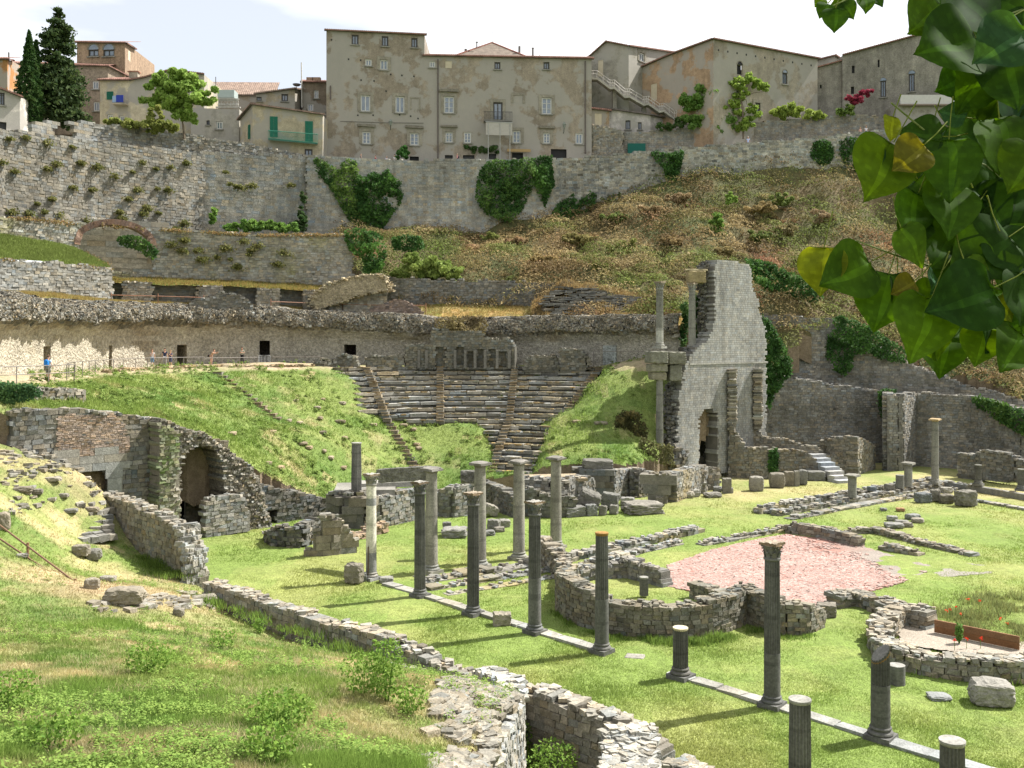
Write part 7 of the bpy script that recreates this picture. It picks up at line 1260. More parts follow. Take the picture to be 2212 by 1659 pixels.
# leafy meadow plants
def plant(label, x, y, h, r, n, c1=np.array([.09, .18, .025]), c2=np.array([.22, .33, .06]), f=bank_f, z=None, size=.05, cat='plant', name='meadow_plant', group=None):
    p = cast(x, y, f, 15, 62) if z is None else G(x, y, z); o = empty(name, p, label, cat, group); mb = MB(); k = 7
    for i in range(k):
        a = i*.9+x; d = np.array([math.cos(a), math.sin(a), 0])*r*rng.uniform(.2, .9); tube(mb, [p+d*.2, p+d*.6+[0, 0, h*.5], p+d+[0, 0, h*rng.uniform(.75, 1)]], [.012, .009, .004], 4, c1*1.2, False)
    mb.build('stems', M_veg, o); mb = MB(); u = rng.uniform(.12, 1.02, n); rr = r*(.35+.75*np.sin(u*2.6))*rng.uniform(.1, 1, n)**.6; a = rng.uniform(0, 6.28, n); q = p+np.stack([np.cos(a)*rr, np.sin(a)*rr, u*h], -1); leaves(mb, q, size, lerp3(c1, c2, np.clip(rng.normal(.5, .3, n), 0, 1)), up=.8); mb.build('leaves', M_veg, o); return o
for lb, x, y, h, r, n in [('tallest leafy weed on the bank before the long wall', 835, 1520, 1.6, .5, 900), ('broad leafy weed left of the tallest one', 790, 1500, 1.0, .7, 800), ('leafy clump in the centre of the meadow', 600, 1580, .8, .7, 900), ('dark leafy clump at the left edge of the meadow', 12, 1540, .8, .7, 800), ('bushy green clump in the upper meadow', 320, 1455, .8, .7, 800),
                          ('leafy clump right of the tallest weed', 885, 1545, .7, .45, 450), ('low green clump near the bottom edge of the meadow', 580, 1650, .6, .5, 500), ('pale green clump at the left of the meadow', 110, 1620, .6, .6, 500), ('small weed against the long wall', 560, 1372, .7, .3, 250), ('young tree shoot before the long wall', 870, 1430, 1.0, .35, 260), ('leafy clump on the right of the upper meadow', 480, 1400, .6, .5, 400)]: plant(lb, x, y, h, r, n)
plant('bushy green plant growing in the trench beside the wall butt', 1195, 1700, 1.35, .8, 1100, z=-1, size=.06); plant('slim weed in the trench corner beside the bank end wall', 1130, 1640, 1.3, .3, 350, z=-1)
plant('young cypress-like shoot inside the round apse', 2072, 1390, .85, .16, 400, z=.1, c2=np.array([.14, .26, .06])); plant('small fern plant in front of the broken step line', 1782, 1360, .5, .35, 200, z=0) if False else None
for i, (x, y) in enumerate([(2064, 1325), (2052, 1330), (2116, 1312), (2046, 1335), (2091, 1308), (2160, 1352), (2176, 1362), (2118, 1395), (2062, 1399), (2088, 1395), (2075, 1340)]):
    p = G(x, y+6, .1); o = empty('poppy', p, 'red poppy flowering in the grass round the apse at the right', 'flower', 'poppies round the right apse'); mb = MB(); tube(mb, [p, p+[0, 0, .42]], .012, 4, WG, False); mb.build('stem', M_veg, o); mb = MB(); leaves(mb, p+[0, 0, .45]+rng.normal(0, .035, (9, 3)), .045, np.array([.65, .05, .02]), up=1.5, asp=.9); mb.build('petals', M_veg, o)
# fallen vault piece on the terrace
VP = [(677, 655), (690, 632), (720, 615), (760, 603), (795, 596), (818, 594), (832, 601), (840, 618), (838, 628), (825, 630), (800, 634), (775, 640), (750, 652), (715, 662), (690, 672)]
def extr(name, label, cat, poly, D0, D1, col, matl, sub=5, nz=.25, edge=None):
    from mathutils.geometry import tessellate_polygon
    poly = np.array(poly, float); L = pathlen(np.vstack([poly, poly[:1]])); u = np.linspace(0, L[-1], 90, endpoint=False); pc = np.vstack([poly, poly[:1]]); q = np.stack([np.interp(u, L, pc[:, 0]), np.interp(u, L, pc[:, 1])], -1); Dm = (D0+D1)/2
    w_ = np.stack([(q[:, 0]-CX)*Dm/F, np.zeros(len(q)), CZ-(q[:, 1]-HY)*Dm/F], -1); rows = []
    for D in np.linspace(D0, D1, sub): r = w_.copy(); r[:, 1] = D+(w_[:, 0]-w_[:, 0].mean())*.1; r = np.vstack([r, r[:1]]); rows.append(r+nz*fbm(r, .9, 5)[:, None]*[1, 1, 1])
    g = np.array(rows); mb = MB(); gridmesh(mb, g, np.broadcast_to(col, g.shape)*(1+.4*fbm(g, 1.8, 6)[..., None]))
    for k in (0, -1):
        v = g[k, :-1]; tris = tessellate_polygon([[Vector((a[0], a[2], 0)) for a in v]]); mb.addt(v, [t if k else t[::-1] for t in tris], np.asarray(col)*.9)
    pts = g[:, :-1].reshape(-1, 3); m_ = pts[:, 2] > np.interp(pts[:, 0], sorted(pts[:, 0]), np.full(len(pts), pts[:, 2].min()))-1; k = 900; c = pts[rng.integers(0, len(pts), k)]+rng.normal(0, .25, (k, 3))*[1, .6, .2]; s = rng.uniform(.06, .16, k); boxes(mb, c, np.stack([s*1.3, s, s*.6], -1), rng.uniform(0, 3, k), varc(np.asarray(col)*1.1, k, .2), .04)
    return tag(mb.build(name, matl), label, cat)
extr('vault_fragment', 'big pale tilted fragment of fallen vault lying on the upper terrace', 'ruin fragment', VP, 110.8, 114, np.array([.32, .27, .18]), M_rubble, nz=.18)
wallpx('rubble_wall', 'block wall propping the fallen vault fragment', 'ruined wall', [(690, 112.2, 655, 682), (740, 112.4, 640, 682), (775, 112.6, 630, 682), (835, 113, 622, 682)], th=1.2, bw=.4, bh=.25, col=TUFA*1.15, jit=.04, jag=.15, rub=.5)
# ledge stones in the dark mound
mb = MB(); n = 700; q = inpx([(1160, 655), (1210, 618), (1290, 625), (1350, 640), (1480, 655), (1480, 680), (1200, 684)], n); D = np.interp(q[:, 1], [610, 690], [112.4, 108.6]); p = np.stack([(q[:, 0]-CX)*D/F, D-.25, CZ-(q[:, 1]-HY)*D/F], -1); s = rng.uniform(.1, .4, n); boxes(mb, p, np.stack([s*1.5, s, s*.22], -1), rng.uniform(-.3, .3, n), varc(DGREY*1.3, n, .3), .05); tag(mb.build('ledge_stones', M_stone), kind='stuff')
# ------------------------------------------------------------------ people
_cm = {}
def cmat(c, nm='cloth'):
    k = tuple(round(float(a), 3) for a in c)
    if k not in _cm:
        m = bpy.data.materials.new(nm); m.use_nodes = True; b = m.node_tree.nodes['Principled BSDF']; b.inputs['Roughness'].default_value = .85; b.inputs['Specular IOR Level'].default_value = .2
        t = m.node_tree.nodes.new('ShaderNodeTexNoise'); t.inputs['Scale'].default_value = 9; mi = m.node_tree.nodes.new('ShaderNodeMix'); mi.data_type = 'RGBA'; mi.inputs[6].default_value = (*[a*.8 for a in k], 1); mi.inputs[7].default_value = (*[min(1, a*1.15) for a in k], 1)
        m.node_tree.links.new(t.outputs[0], mi.inputs[0]); m.node_tree.links.new(mi.outputs[2], b.inputs['Base Color']); _cm[k] = m
    return _cm[k]
def skinmesh(name, vs, es, rs, root, matl, parent):
    me = bpy.data.meshes.new(name); me.from_pydata([tuple(v) for v in vs], es, []); me.materials.append(matl); o = bpy.data.objects.new(name, me); sc.collection.objects.link(o); o.parent = parent
    o.modifiers.new('Skin', 'SKIN'); 
    if not me.skin_vertices: 
        import bmesh; b = bmesh.new(); b.from_mesh(me); b.verts.layers.skin.verify(); b.to_mesh(me); b.free()
    for i, sv in enumerate(me.skin_vertices[0].data): r = rs[i] if np.ndim(rs[i]) else (rs[i], rs[i]); sv.radius = r; sv.use_root = (i == root)
    s = o.modifiers.new('Subdivision', 'SUBSURF'); s.levels = 1; s.render_levels = 2; o.modifiers['Skin'].use_smooth_shade = True; return o
SK = (.50, .30, .21)
def person(label, pos, head, shirt, legs, hair, skin=SK, h=1.72, pose=None, sleeves='short', trousers='long', bag=None, hairlong=False, group=None, hat=None):
    """head: heading in degrees, 0 looks towards +Y (away from the camera)"""
    J = {'pel': (0, 0, .93), 'bel': (0, .0, 1.10), 'che': (0, 0, 1.30), 'nek': (0, .0, 1.47), 'hd0': (0, .015, 1.56), 'hd1': (0, .02, 1.66), 'hd2': (0, .0, 1.72), 'nos': (0, .11, 1.60)}
    for s, n in ((-1, 'L'), (1, 'R')):
        J.update({'sh'+n: (.17*s, 0, 1.41), 'el'+n: (.23*s, -.02, 1.14), 'wr'+n: (.25*s, .07, .90), 'pa'+n: (.25*s, .10, .83), 'hp'+n: (.09*s, 0, .90), 'kn'+n: (.10*s, .03, .50), 'an'+n: (.10*s, -.02, .08), 'to'+n: (.12*s, .15, .035)})
    if pose: J.update(pose)
    k = h/1.75; J = {a: np.array(b)*k for a, b in J.items()}; names = list(J); R = {'pel': (.125, .09), 'bel': (.115, .085), 'che': (.13, .09), 'nek': .05, 'hd0': .082, 'hd1': .085, 'hd2': .05, 'nos': .018}
    for n in 'LR': R.update({'sh'+n: .055, 'el'+n: .038, 'wr'+n: .024, 'pa'+n: (.038, .018), 'hp'+n: .085, 'kn'+n: .055, 'an'+n: .036, 'to'+n: (.04, .025)})
    E = [('pel', 'bel'), ('bel', 'che'), ('che', 'nek'), ('nek', 'hd0'), ('hd0', 'hd1'), ('hd1', 'hd2'), ('hd0', 'nos')]
    for n in 'LR': E += [('che', 'sh'+n), ('sh'+n, 'el'+n), ('el'+n, 'wr'+n), ('wr'+n, 'pa'+n), ('pel', 'hp'+n), ('hp'+n, 'kn'+n), ('kn'+n, 'an'+n), ('an'+n, 'to'+n)]
    vs = [J[a] for a in names]; rs = [tuple(np.array(R[a])*k) if np.ndim(R[a]) else R[a]*k for a in names]; es = [(names.index(a), names.index(b)) for a, b in E]
    for n, s in (('L', -1), ('R', 1)):
        d = J['pa'+n]-J['wr'+n]; d = d/np.linalg.norm(d); side = np.cross(d, [1, .2, 0]); side = side/np.linalg.norm(side)
        for q, (o_, l_) in enumerate([(-.03, .075), (-.01, .085), (.01, .082), (.03, .065)]):
            b = J['pa'+n]+d*.03+side*o_; t = b+d*l_*.55; t2 = b+d*l_*.9+np.cross(d, side)*.02*s; i = len(vs); vs += [b, t, t2]; rs += [.010, .009, .007]; es += [(names.index('pa'+n), i), (i, i+1), (i+1, i+2)]
        b = J['wr'+n]+d*.03+side*.04; t = b+d*.04+side*.02; i = len(vs); vs += [b, t]; rs += [.011, .008]; es += [(names.index('pa'+n), i), (i, i+1)]
    root = empty('person', pos, label, 'person', group); root.rotation_euler = (0, 0, rad(head)); skinmesh('body', vs, es, rs, 0, cmat(skin, 'skin'), root)
    def cl(name, ks, ed, rad_, col): ii = {a: i for i, a in enumerate(ks)}; skinmesh(name, [J[a] if a in J else a for a in ks], [(ii[a], ii[b]) for a, b in ed], rad_, 0, cmat(col), root)
    add = .022*k
    for n in 'LR': J['sl'+n] = J['sh'+n]+(J['el'+n]-J['sh'+n])*.6 if sleeves == 'short' else J['wr'+n]+(J['el'+n]-J['wr'+n])*.1
    J['hem'] = J['pel']+(J['bel']-J['pel'])*-.25
    ks = ['bel', 'hem', 'che', 'shL', 'shR', 'slL', 'slR']; ed = [('bel', 'hem'), ('bel', 'che'), ('che', 'shL'), ('che', 'shR')]; rr_ = [(.125*k+.01, .095*k+.01), (.13*k+add, .10*k+add), (.14*k+.01, .10*k+.01), .065*k, .065*k, .052*k, .052*k]
    if sleeves == 'long': ks += ['elL', 'elR']; ed += [('shL', 'elL'), ('elL', 'slL'), ('shR', 'elR'), ('elR', 'slR')]; rr_ += [.052*k, .052*k]; rr_[5] = rr_[6] = .036*k
    else: ed += [('shL', 'slL'), ('shR', 'slR')]
    cl('shirt', ks, ed, rr_, shirt)
    f_ = {'long': .93, 'short': -.0, 'knee': .25}[trousers]
    for n in 'LR': J['tl'+n] = J['kn'+n]+(J['an'+n]-J['kn'+n])*max(f_, -.3) if trousers != 'short' else J['hp'+n]+(J['kn'+n]-J['hp'+n])*.85
    ks = ['pel', 'hpL', 'hpR', 'knL', 'knR', 'tlL', 'tlR'] if trousers != 'short' else ['pel', 'hpL', 'hpR', 'tlL', 'tlR']; rr_ = [(.14*k, .105*k), .10*k, .10*k, .073*k, .073*k, .06*k, .06*k] if trousers != 'short' else [(.14*k, .105*k), .10*k, .10*k, .088*k, .088*k]
    ed = [('pel', 'hpL'), ('pel', 'hpR'), ('hpL', 'knL'), ('hpR', 'knR'), ('knL', 'tlL'), ('knR', 'tlR')] if trousers != 'short' else [('pel', 'hpL'), ('pel', 'hpR'), ('hpL', 'tlL'), ('hpR', 'tlR')]
    cl('trousers', ks, ed, rr_, legs)
    v, t = ico(2); hc = J['hd1']+np.array([0, -.018, .025])*k; sel = [tri for tri in t if not (v[tri].mean(0)[1] > .25 and v[tri].mean(0)[2] < .35) and v[tri].mean(0)[2] > -.55]
    hv = v*np.array([.098, .108, .115])*k+hc
    if hairlong: hv[:, 2] = np.where((v[:, 1] < .2) & (v[:, 2] < 0), hv[:, 2]-.16*k, hv[:, 2])
    me = bpy.data.meshes.new('hair'); me.from_pydata([tuple(a) for a in hv], [], [tuple(int(q) for q in tri) for tri in sel]); me.materials.append(cmat(hair, 'hair')); ho = bpy.data.objects.new('hair', me); sc.collection.objects.link(ho); ho.parent = root
    for n in 'LR':
        d = J['to'+n]-J['an'+n]; v, t = ico(2); me = bpy.data.meshes.new('shoe'); me.from_pydata([tuple(a) for a in v*np.array([.05, .135, .045])*k+J['an'+n]*[1, 1, 0]+np.array([.01, .06, .045])*k], [], [tuple(int(q) for q in tri) for tri in t]); me.materials.append(cmat((.08, .07, .06))); so2 = bpy.data.objects.new('shoe', me); sc.collection.objects.link(so2); so2.parent = root
    if bag:
        c, col, hs = bag; mb = MB(); v, t = ico(3); m = np.abs(v).max(1)[:, None]; vv = (v*.55+v/m*.45)*np.array(hs)*k+np.array(c)*k; me = bpy.data.meshes.new('backpack'); me.from_pydata([tuple(a) for a in vv], [], [tuple(int(q) for q in tri) for tri in t]); me.materials.append(cmat(col)); bo_ = bpy.data.objects.new('backpack' if hs[2] > .15 else 'bag', me); sc.collection.objects.link(bo_); bo_.parent = root
    return root
gp = lambda x, D, z: (*XD(x, D), z)
def gz(x, D): q = XD(x, D); return float(cv_f(q[0], q[1]))
def at_path(x, D): return (*XD(x, D), gz(x, D)+.02)
person('visitor in light blue shirt and grey shorts with a blue backpack', at_path(104, 69), -8, (.35, .50, .62), (.20, .20, .17), (.10, .06, .035), trousers='short', h=1.84, bag=((0, -.19, 1.24), (.02, .17, .50), (.16, .11, .23)), pose={'wrL': (-.22, .18, 1.0), 'paL': (-.2, .24, .98), 'wrR': (.24, .18, 1.0), 'paR': (.22, .24, .97)})
person('visitor in pale blouse and blue trousers holding up one hand by the theatre wall', at_path(329, 98.5), 190, (.55, .50, .48), (.13, .22, .33), (.20, .11, .06), trousers='knee', pose={'wrR': (.05, .22, 1.30), 'paR': (.02, .24, 1.37), 'elR': (.22, .10, 1.15)})
person('visitor in a dark blue shirt and grey trousers left of the dark doorway', at_path(356, 99.5), 200, (.03, .035, .07), (.30, .29, .28), (.07, .05, .04), h=1.8)
person('shorter visitor in dark blue right beside the one in grey trousers', at_path(368.5, 99.3), 170, (.06, .06, .13), (.07, .08, .14), (.35, .22, .12), h=1.58, trousers='knee', pose={'wrL': (-.05, .2, 1.2), 'paL': (-.03, .22, 1.26), 'elL': (-.2, .12, 1.1)})
person('visitor with a dark shoulder bag leaning forward on the railing', at_path(456, 98.3), 250, (.45, .30, .22), (.40, .26, .19), (.12, .06, .035), trousers='short', bag=((.12, -.2, .95), (.03, .025, .025), (.07, .12, .13)), pose={'bel': (0, .08, 1.08), 'che': (0, .22, 1.22), 'nek': (0, .32, 1.33), 'hd0': (0, .37, 1.42), 'hd1': (0, .39, 1.50), 'hd2': (0, .38, 1.57), 'nos': (0, .48, 1.44), 'shL': (-.17, .27, 1.30), 'shR': (.17, .27, 1.30), 'elL': (-.18, .50, 1.18), 'elR': (.18, .50, 1.18), 'wrL': (-.1, .68, 1.25), 'wrR': (.1, .68, 1.25), 'paL': (-.08, .75, 1.28), 'paR': (.08, .75, 1.28)})
person('dark-haired visitor in a patterned top and black trousers by the barred arch', at_path(523, 101), 175, (.33, .34, .27), (.02, .02, .022), (.02, .015, .012), hairlong=True, pose={'wrL': (.02, .2, 1.22), 'paL': (.08, .2, 1.24), 'wrR': (-.0, .22, 1.16), 'paR': (-.07, .22, 1.17)})
# walkers on the promenade, cut by the parapet
def walker(label, x, ytop, D, head, shirt, legs, hair, h=1.7, **k): z = ZY(ytop, D)-h; person(label, (*XD(x, D), z), head, shirt, legs, hair, h=h, **k)
walker('promenade walker in dark clothes, leftmost of those above the ivy', 780, 333, 135.2, 90, (.05, .05, .055), (.05, .05, .06), (.3, .2, .14))
walker('promenade walker in a dark red top', 811, 336, 136.2, 120, (.32, .04, .09), (.1, .1, .12), (.10, .05, .04))
walker('promenade walker in a pale lilac shirt with grey hair', 835.5, 337, 136.6, 200, (.52, .52, .62), (.15, .15, .2), (.45, .42, .38))
walker('promenade walker in white with dark hair next to the dark bush', 852.5, 334, 136.8, 150, (.62, .60, .62), (.12, .12, .16), (.04, .03, .03), bag=((0, -.2, 1.2), (.05, .05, .06), (.12, .09, .16)))
walker('promenade walker in a pink top leaning under the palace', 988, 331, 138.2, 80, (.60, .28, .30), (.03, .04, .06), (.45, .38, .3), bag=((0, -.2, 1.15), (.03, .04, .07), (.12, .08, .16)))
walker('walker in pale blue with white hair on the right city wall walk', 1616, 295, 140.4, 160, (.42, .50, .72), (.3, .3, .4), (.6, .58, .55), bag=((0, -.19, 1.2), (.03, .04, .08), (.12, .09, .18)))
walker('bare-shouldered visitor looking over the wall at the right, left of a pair', 1858.5, 274.5, 141.6, 180, (.58, .36, .30), (.4, .35, .3), (.35, .2, .1), hairlong=True)
walker('visitor in white looking over the wall at the right, right of a pair', 1871, 271.5, 141.8, 180, (.66, .64, .66), (.2, .2, .3), (.3, .16, .09), h=1.78)
# ------------------------------------------------------------------ poplar in the foreground
def leafmat():
    m = bpy.data.materials.new('poplar_leaf'); m.use_nodes = True; n = m.node_tree.nodes; l = m.node_tree.links; n.clear(); out = n.new('ShaderNodeOutputMaterial'); b = n.new('ShaderNodeBsdfPrincipled'); b.inputs['Roughness'].default_value = .7; b.inputs['Specular IOR Level'].default_value = .1
    a = n.new('ShaderNodeAttribute'); a.attribute_name = 'Col'; t = n.new('ShaderNodeTexNoise'); t.inputs['Scale'].default_value = 60; t.inputs['Detail'].default_value = 4; g = n.new('ShaderNodeNewGeometry'); l.new(g.outputs['Position'], t.inputs['Vector'])
    r = n.new('ShaderNodeMapRange'); r.inputs[1].default_value = .3; r.inputs[2].default_value = .7; r.inputs[3].default_value = .8; r.inputs[4].default_value = 1.2; l.new(t.outputs[0], r.inputs[0]); mu = n.new('ShaderNodeVectorMath'); mu.operation = 'SCALE'; l.new(a.outputs['Color'], mu.inputs[0]); l.new(r.outputs[0], mu.inputs['Scale'])
    l.new(mu.outputs[0], b.inputs['Base Color']); tr = n.new('ShaderNodeBsdfTranslucent'); sc2 = n.new('ShaderNodeVectorMath'); sc2.operation = 'MULTIPLY'; sc2.inputs[1].default_value = (1.35, 1.25, .12); l.new(mu.outputs[0], sc2.inputs[0]); l.new(sc2.outputs[0], tr.inputs[0])
    mx_ = n.new('ShaderNodeMixShader'); mx_.inputs[0].default_value = .5; l.new(b.outputs[0], mx_.inputs[1]); l.new(tr.outputs[0], mx_.inputs[2]); l.new(mx_.outputs[0], out.inputs[0]); return m
M_leaf = leafmat()
LH = [(0, 0), (.04, .10), (.0, .30), (.10, .44), (.24, .50), (.40, .49), (.55, .42), (.68, .32), (.80, .19), (.90, .085), (1.0, .0)]   # along, half width
def leafgeo(mb, tipdir, size, centre, nrm_, col, curl=.12, fold=.12, seed=0):
    n = 26; t = np.linspace(0, 1, n); a = np.array(LH); idx = np.linspace(0, len(a)-1, n); al = np.interp(idx, range(len(a)), a[:, 0]); hw = np.interp(idx, range(len(a)), a[:, 1])+.014*np.abs(np.sin(np.arange(n)*1.9)); hw[0] = hw[-1] = 0
    nn = norm(nrm_); T = tipdir-nn*(tipdir@nn); T = norm(T); S_ = np.cross(nn, T); m = 9; s = np.linspace(-1, 1, m); g = np.zeros((n, m, 3)); c = np.zeros((n, m, 3))
    for j in range(m):
        w_ = s[j]*hw; ax = al+0*w_ if True else al; ht = fold*np.abs(w_)+curl*((al-.45)**2)*-1+.03*np.sin(al*9+seed+s[j]*2); xx = al*(1-abs(s[j]))+np.where(al < .3, al, al)*abs(s[j])
        g[:, j] = centre+size*((xx-.45)[:, None]*T+w_[:, None]*S_+ht[:, None]*nn); vein = .5*(abs(s[j]) < .1)+.22*((np.abs(((al*6-abs(s[j])*2.0) % 1)-.5) > .42)); c[:, j] = np.asarray(col)*(1+vein)[:, None]
    gridmesh(mb, g, c)
pop = empty('poplar_tree', (3.1, 2.1, 10.6), 'poplar branches with broad pointed leaves hanging in from the top right corner', 'tree')
mb = MB(); tube(mb, [(3.1, 2.1, 10.3), (3.05, 2.15, 13), (3.0, 2.2, 16.5)], [.2, .17, .1], 12, (.2, .18, .14)); mb.build('trunk', M_bark, pop)
BRW = (.16, .19, .07)
def twig(pts, r0, r1): mb = MB(); p = np.array([P(*a) if len(a) == 3 else a for a in pts]); p = smooth_path(p, 24); tube(mb, p, np.linspace(r0, r1, 24), 7, BRW); mb.build('twig', M_bark, pop)
EX = P(2520, 470, 2.5)
for pts, a, b in [([(2700, 520, 2.6), (2212, 432, 1.75), (2110, 345, 1.68), (2030, 312, 1.64), (1985, 270, 1.62), (1925, 222, 1.6)], .006, .0014), ([(2700, 560, 2.6), (2212, 470, 1.8), (2130, 400, 1.75), (2080, 345, 1.72)], .006, .0018), ([(2700, 700, 2.6), (2212, 650, 1.8), (2100, 600, 1.7), (2010, 575, 1.66), (1930, 550, 1.62), (1850, 520, 1.6)], .006, .0013),
                  ([(2700, 120, 2.5), (2212, 20, 1.7), (2100, 60, 1.66), (2020, 100, 1.62)], .005, .0014), ([(2500, -150, 2.3), (2050, -60, 1.75), (1900, -30, 1.7), (1800, 12, 1.68)], .005, .0012), ([(2700, 800, 2.6), (2212, 700, 1.8), (2150, 640, 1.76)], .005, .0015), ([(2700, 300, 2.5), (2212, 180, 1.8), (2150, 130, 1.76)], .005, .0015)]: twig(pts, a, b)
def R3(p): return np.array(p)
GL = [np.array([.040, .085, .008]), np.array([.025, .060, .009]), np.array([.065, .12, .008]), np.array([.11, .135, .012]), np.array([.13, .115, .015]), np.array([.035, .085, .035])]
# centre x, y, length px, tip angle (0 right, 90 down), depth, colour, tilt sideways, tilt up
LV = [(1780, 22, 40, 120, 1.7, 0, .2, .3), (1803, 42, 56, 95, 1.69, 0, -.2, .2), (1830, 22, 46, 60, 1.7, 1, .3, .2), (1869, 8, 42, 92, 1.68, 0, .1, .2), (1897, 2, 30, 60, 1.7, 1, 0, .3), (1770, 4, 30, 130, 1.71, 2, 0, .2), (1812, 8, 34, 170, 1.71, 2, .2, 0),
      (2000, 35, 125, 140, 1.62, 0, .3, .2), (2050, 95, 170, 158, 1.6, 0, -.2, .35), (2110, 30, 150, 60, 1.66, 1, .2, .4), (2165, 95, 140, 145, 1.56, 5, .2, .3), (2105, 185, 125, 118, 1.64, 0, .1, -.2), (2190, 30, 130, 30, 1.7, 1, .4, .2), (2180, 175, 130, 80, 1.6, 1, -.3, .3), (2150, 235, 110, 120, 1.66, 1, .3, .2), (2205, 235, 110, 60, 1.65, 5, .1, .2), (2060, 30, 120, 90, 1.68, 1, -.3, .2), (2140, 140, 120, 60, 1.7, 1, .2, .3), (2212, 130, 120, 90, 1.64, 5, 0, .3),
      (1890, 234, 98, 152, 1.6, 3, .1, .1), (1925, 276, 58, 100, 1.6, 3, .5, .1), (1992, 288, 90, 190, 1.62, 1, .2, .5), (1900, 365, 148, 118, 1.58, 2, .1, .15), (1966, 338, 92, 140, 1.57, 4, .1, .2), (1918, 350, 70, 150, 1.6, 5, 1.1, .1), (2050, 362, 138, 90, 1.6, 0, .1, .1), (2170, 320, 150, 80, 1.62, 0, .2, .2), (2210, 360, 120, 120, 1.6, 2, .3, .2),
      (1968, 462, 112, 110, 1.62, 0, .4, .1), (2052, 450, 132, 100, 1.62, 0, -.1, .3), (1968, 530, 98, 60, 1.6, 2, .3, .2), (1776, 582, 106, 95, 1.61, 3, .9, .1), (1832, 588, 132, 155, 1.59, 0, .1, .2), (1905, 648, 130, 105, 1.6, 0, .3, .1), (1948, 640, 110, 80, 1.62, 1, .8, .1), (1952, 620, 56, 150, 1.58, 4, .2, .1), (1990, 706, 150, 110, 1.57, 2, .1, .1), (2082, 645, 158, 160, 1.56, 1, .1, .2), (2104, 600, 96, 60, 1.6, 2, .2, .3), (2122, 545, 150, 150, 1.62, 1, .2, .2), (2040, 530, 130, 130, 1.64, 1, .2, .3), (2186, 545, 120, 60, 1.62, 1, .1, .4), (2138, 712, 96, 110, 1.6, 1, .7, .1), (2118, 745, 88, 105, 1.6, 2, .5, .2), (2185, 755, 108, 125, 1.58, 0, .2, .2), (2165, 668, 60, 60, 1.6, 3, .2, .3), (2205, 640, 120, 100, 1.6, 1, .3, .2),
      (2130, 455, 130, 60, 1.66, 1, .2, .3), (2190, 455, 140, 110, 1.66, 1, -.2, .3), (2080, 300, 90, 40, 1.68, 5, .3, .4), (2130, 400, 110, 150, 1.68, 1, .3, .3), (2010, 420, 100, 50, 1.66, 1, .4, .3), (2205, 590, 110, 150, 1.64, 5, .2, .4), (2060, 245, 60, 200, 1.66, 5, 1.0, .2), (2015, 610, 60, 130, 1.61, 5, 1.1, .3), (1970, 495, 80, 130, 1.64, 1, .2, .2), (2150, 505, 110, 30, 1.66, 1, .2, .1), (2180, 700, 100, 150, 1.65, 1, .2, .1), (2100, 500, 110, 190, 1.67, 1, .3, .1), (2240, 260, 130, 150, 1.66, 1, .3, .1), (2050, 590, 110, 110, 1.66, 1, .2, .1), (2140, 30, 130, 100, 1.72, 1, .3, .1), (2210, 70, 130, 140, 1.72, 1, .3, .1), (2240, 480, 140, 170, 1.7, 1, .3, .1), (2240, 620, 140, 170, 1.7, 1, .3, .1)]
LV += [(rng.uniform(1985, 2240), rng.uniform(-20, 760), rng.uniform(70, 125), rng.uniform(50, 160), rng.uniform(1.7, 1.86), int(rng.integers(0, 2)), rng.uniform(-.4, .6), rng.uniform(-.1, .5)) for _ in range(34)]
LV = [v for v in LV if not (v[0] < 2040 and 110 < v[1] < 260)]
for i, (x, y, L_, ang_, D, ci, ts, tu) in enumerate(LV):
    a = rad(ang_); tip = np.array([math.cos(a), 0, -math.sin(a)]); n0 = np.array([math.sin(ts)*(1 if i % 2 else -1)+.1, -1, math.sin(tu)]); mb = MB(); c = P(x, y, D); sz = L_*D/F*1.03; col = varc(GL[ci], 1, .1, .05)[0]; leafgeo(mb, tip, sz, c, n0, col, seed=i)
    st = c-norm(tip)*sz*.43; tube(mb, [st, st-norm(tip)*sz*.3+[.008, .012, .006], st-norm(tip)*sz*.55+[.02, .03, .018]], [.0011, .001, .0013], 5, (.2, .24, .05), False); mb.build('leaf', M_leaf, pop, smooth=True)
mb = MB(); n = 1500  # unseen crown leaves added out of view to shade the hanging leaves
for i in range(n):
    c = np.array([rng.uniform(1.25, 4.6), rng.uniform(.6, 4.2), rng.uniform(12.6, 17.5)])
    if c[0] < c[1]*(2300-CX)/F+.12: continue
    leafgeo(mb, rndunit(1)[0], rng.uniform(.07, .11), c, rndunit(1)[0], GL[i % 3], seed=i) if i % 3 == 0 else leaves(mb, [c], .055, GL[i % 3], asp=.9)
tag(mb.build('crown', M_leaf, pop, smooth=True), kind='stuff')
def topfringe(pts, n, h, c1, c2, sp=.3):
    w_ = np.array([P(x, y, D) for x, y, D in pts]); L = pathlen(w_[:, :2]); u = rng.uniform(0, L[-1], n); p = np.stack([np.interp(u, L, w_[:, k]) for k in range(3)], -1); k = fbm(p, .5, 141); p = p[k > -.12]; n = len(p); p[:, :2] += rng.normal(0, sp, (n, 2)); mb = MB(); leaves(mb, p+rng.normal(0, h*.4, (n, 3))*[.5, .5, 1], .11, lerp3(c1, c2, rng.random(n)), up=.5); tag(mb.build('moss_fringe', M_veg), kind='stuff')
topfringe([(-60, 464, 96.6), (0, 470, 99.6), (90, 476, 103), (168, 484, 106), (330, 496, 110), (450, 503, 112), (560, 508, 114), (660, 508, 115.3), (760, 508, 116.5)], 5200, .3, np.array([.26, .15, .07]), np.array([.22, .2, .07]))
topfringe([(0, 561, 94.3), (120, 566, 98.8), (180, 574, 101), (236, 582, 103.3)], 1200, .25, np.array([.26, .15, .07]), np.array([.2, .2, .07]))
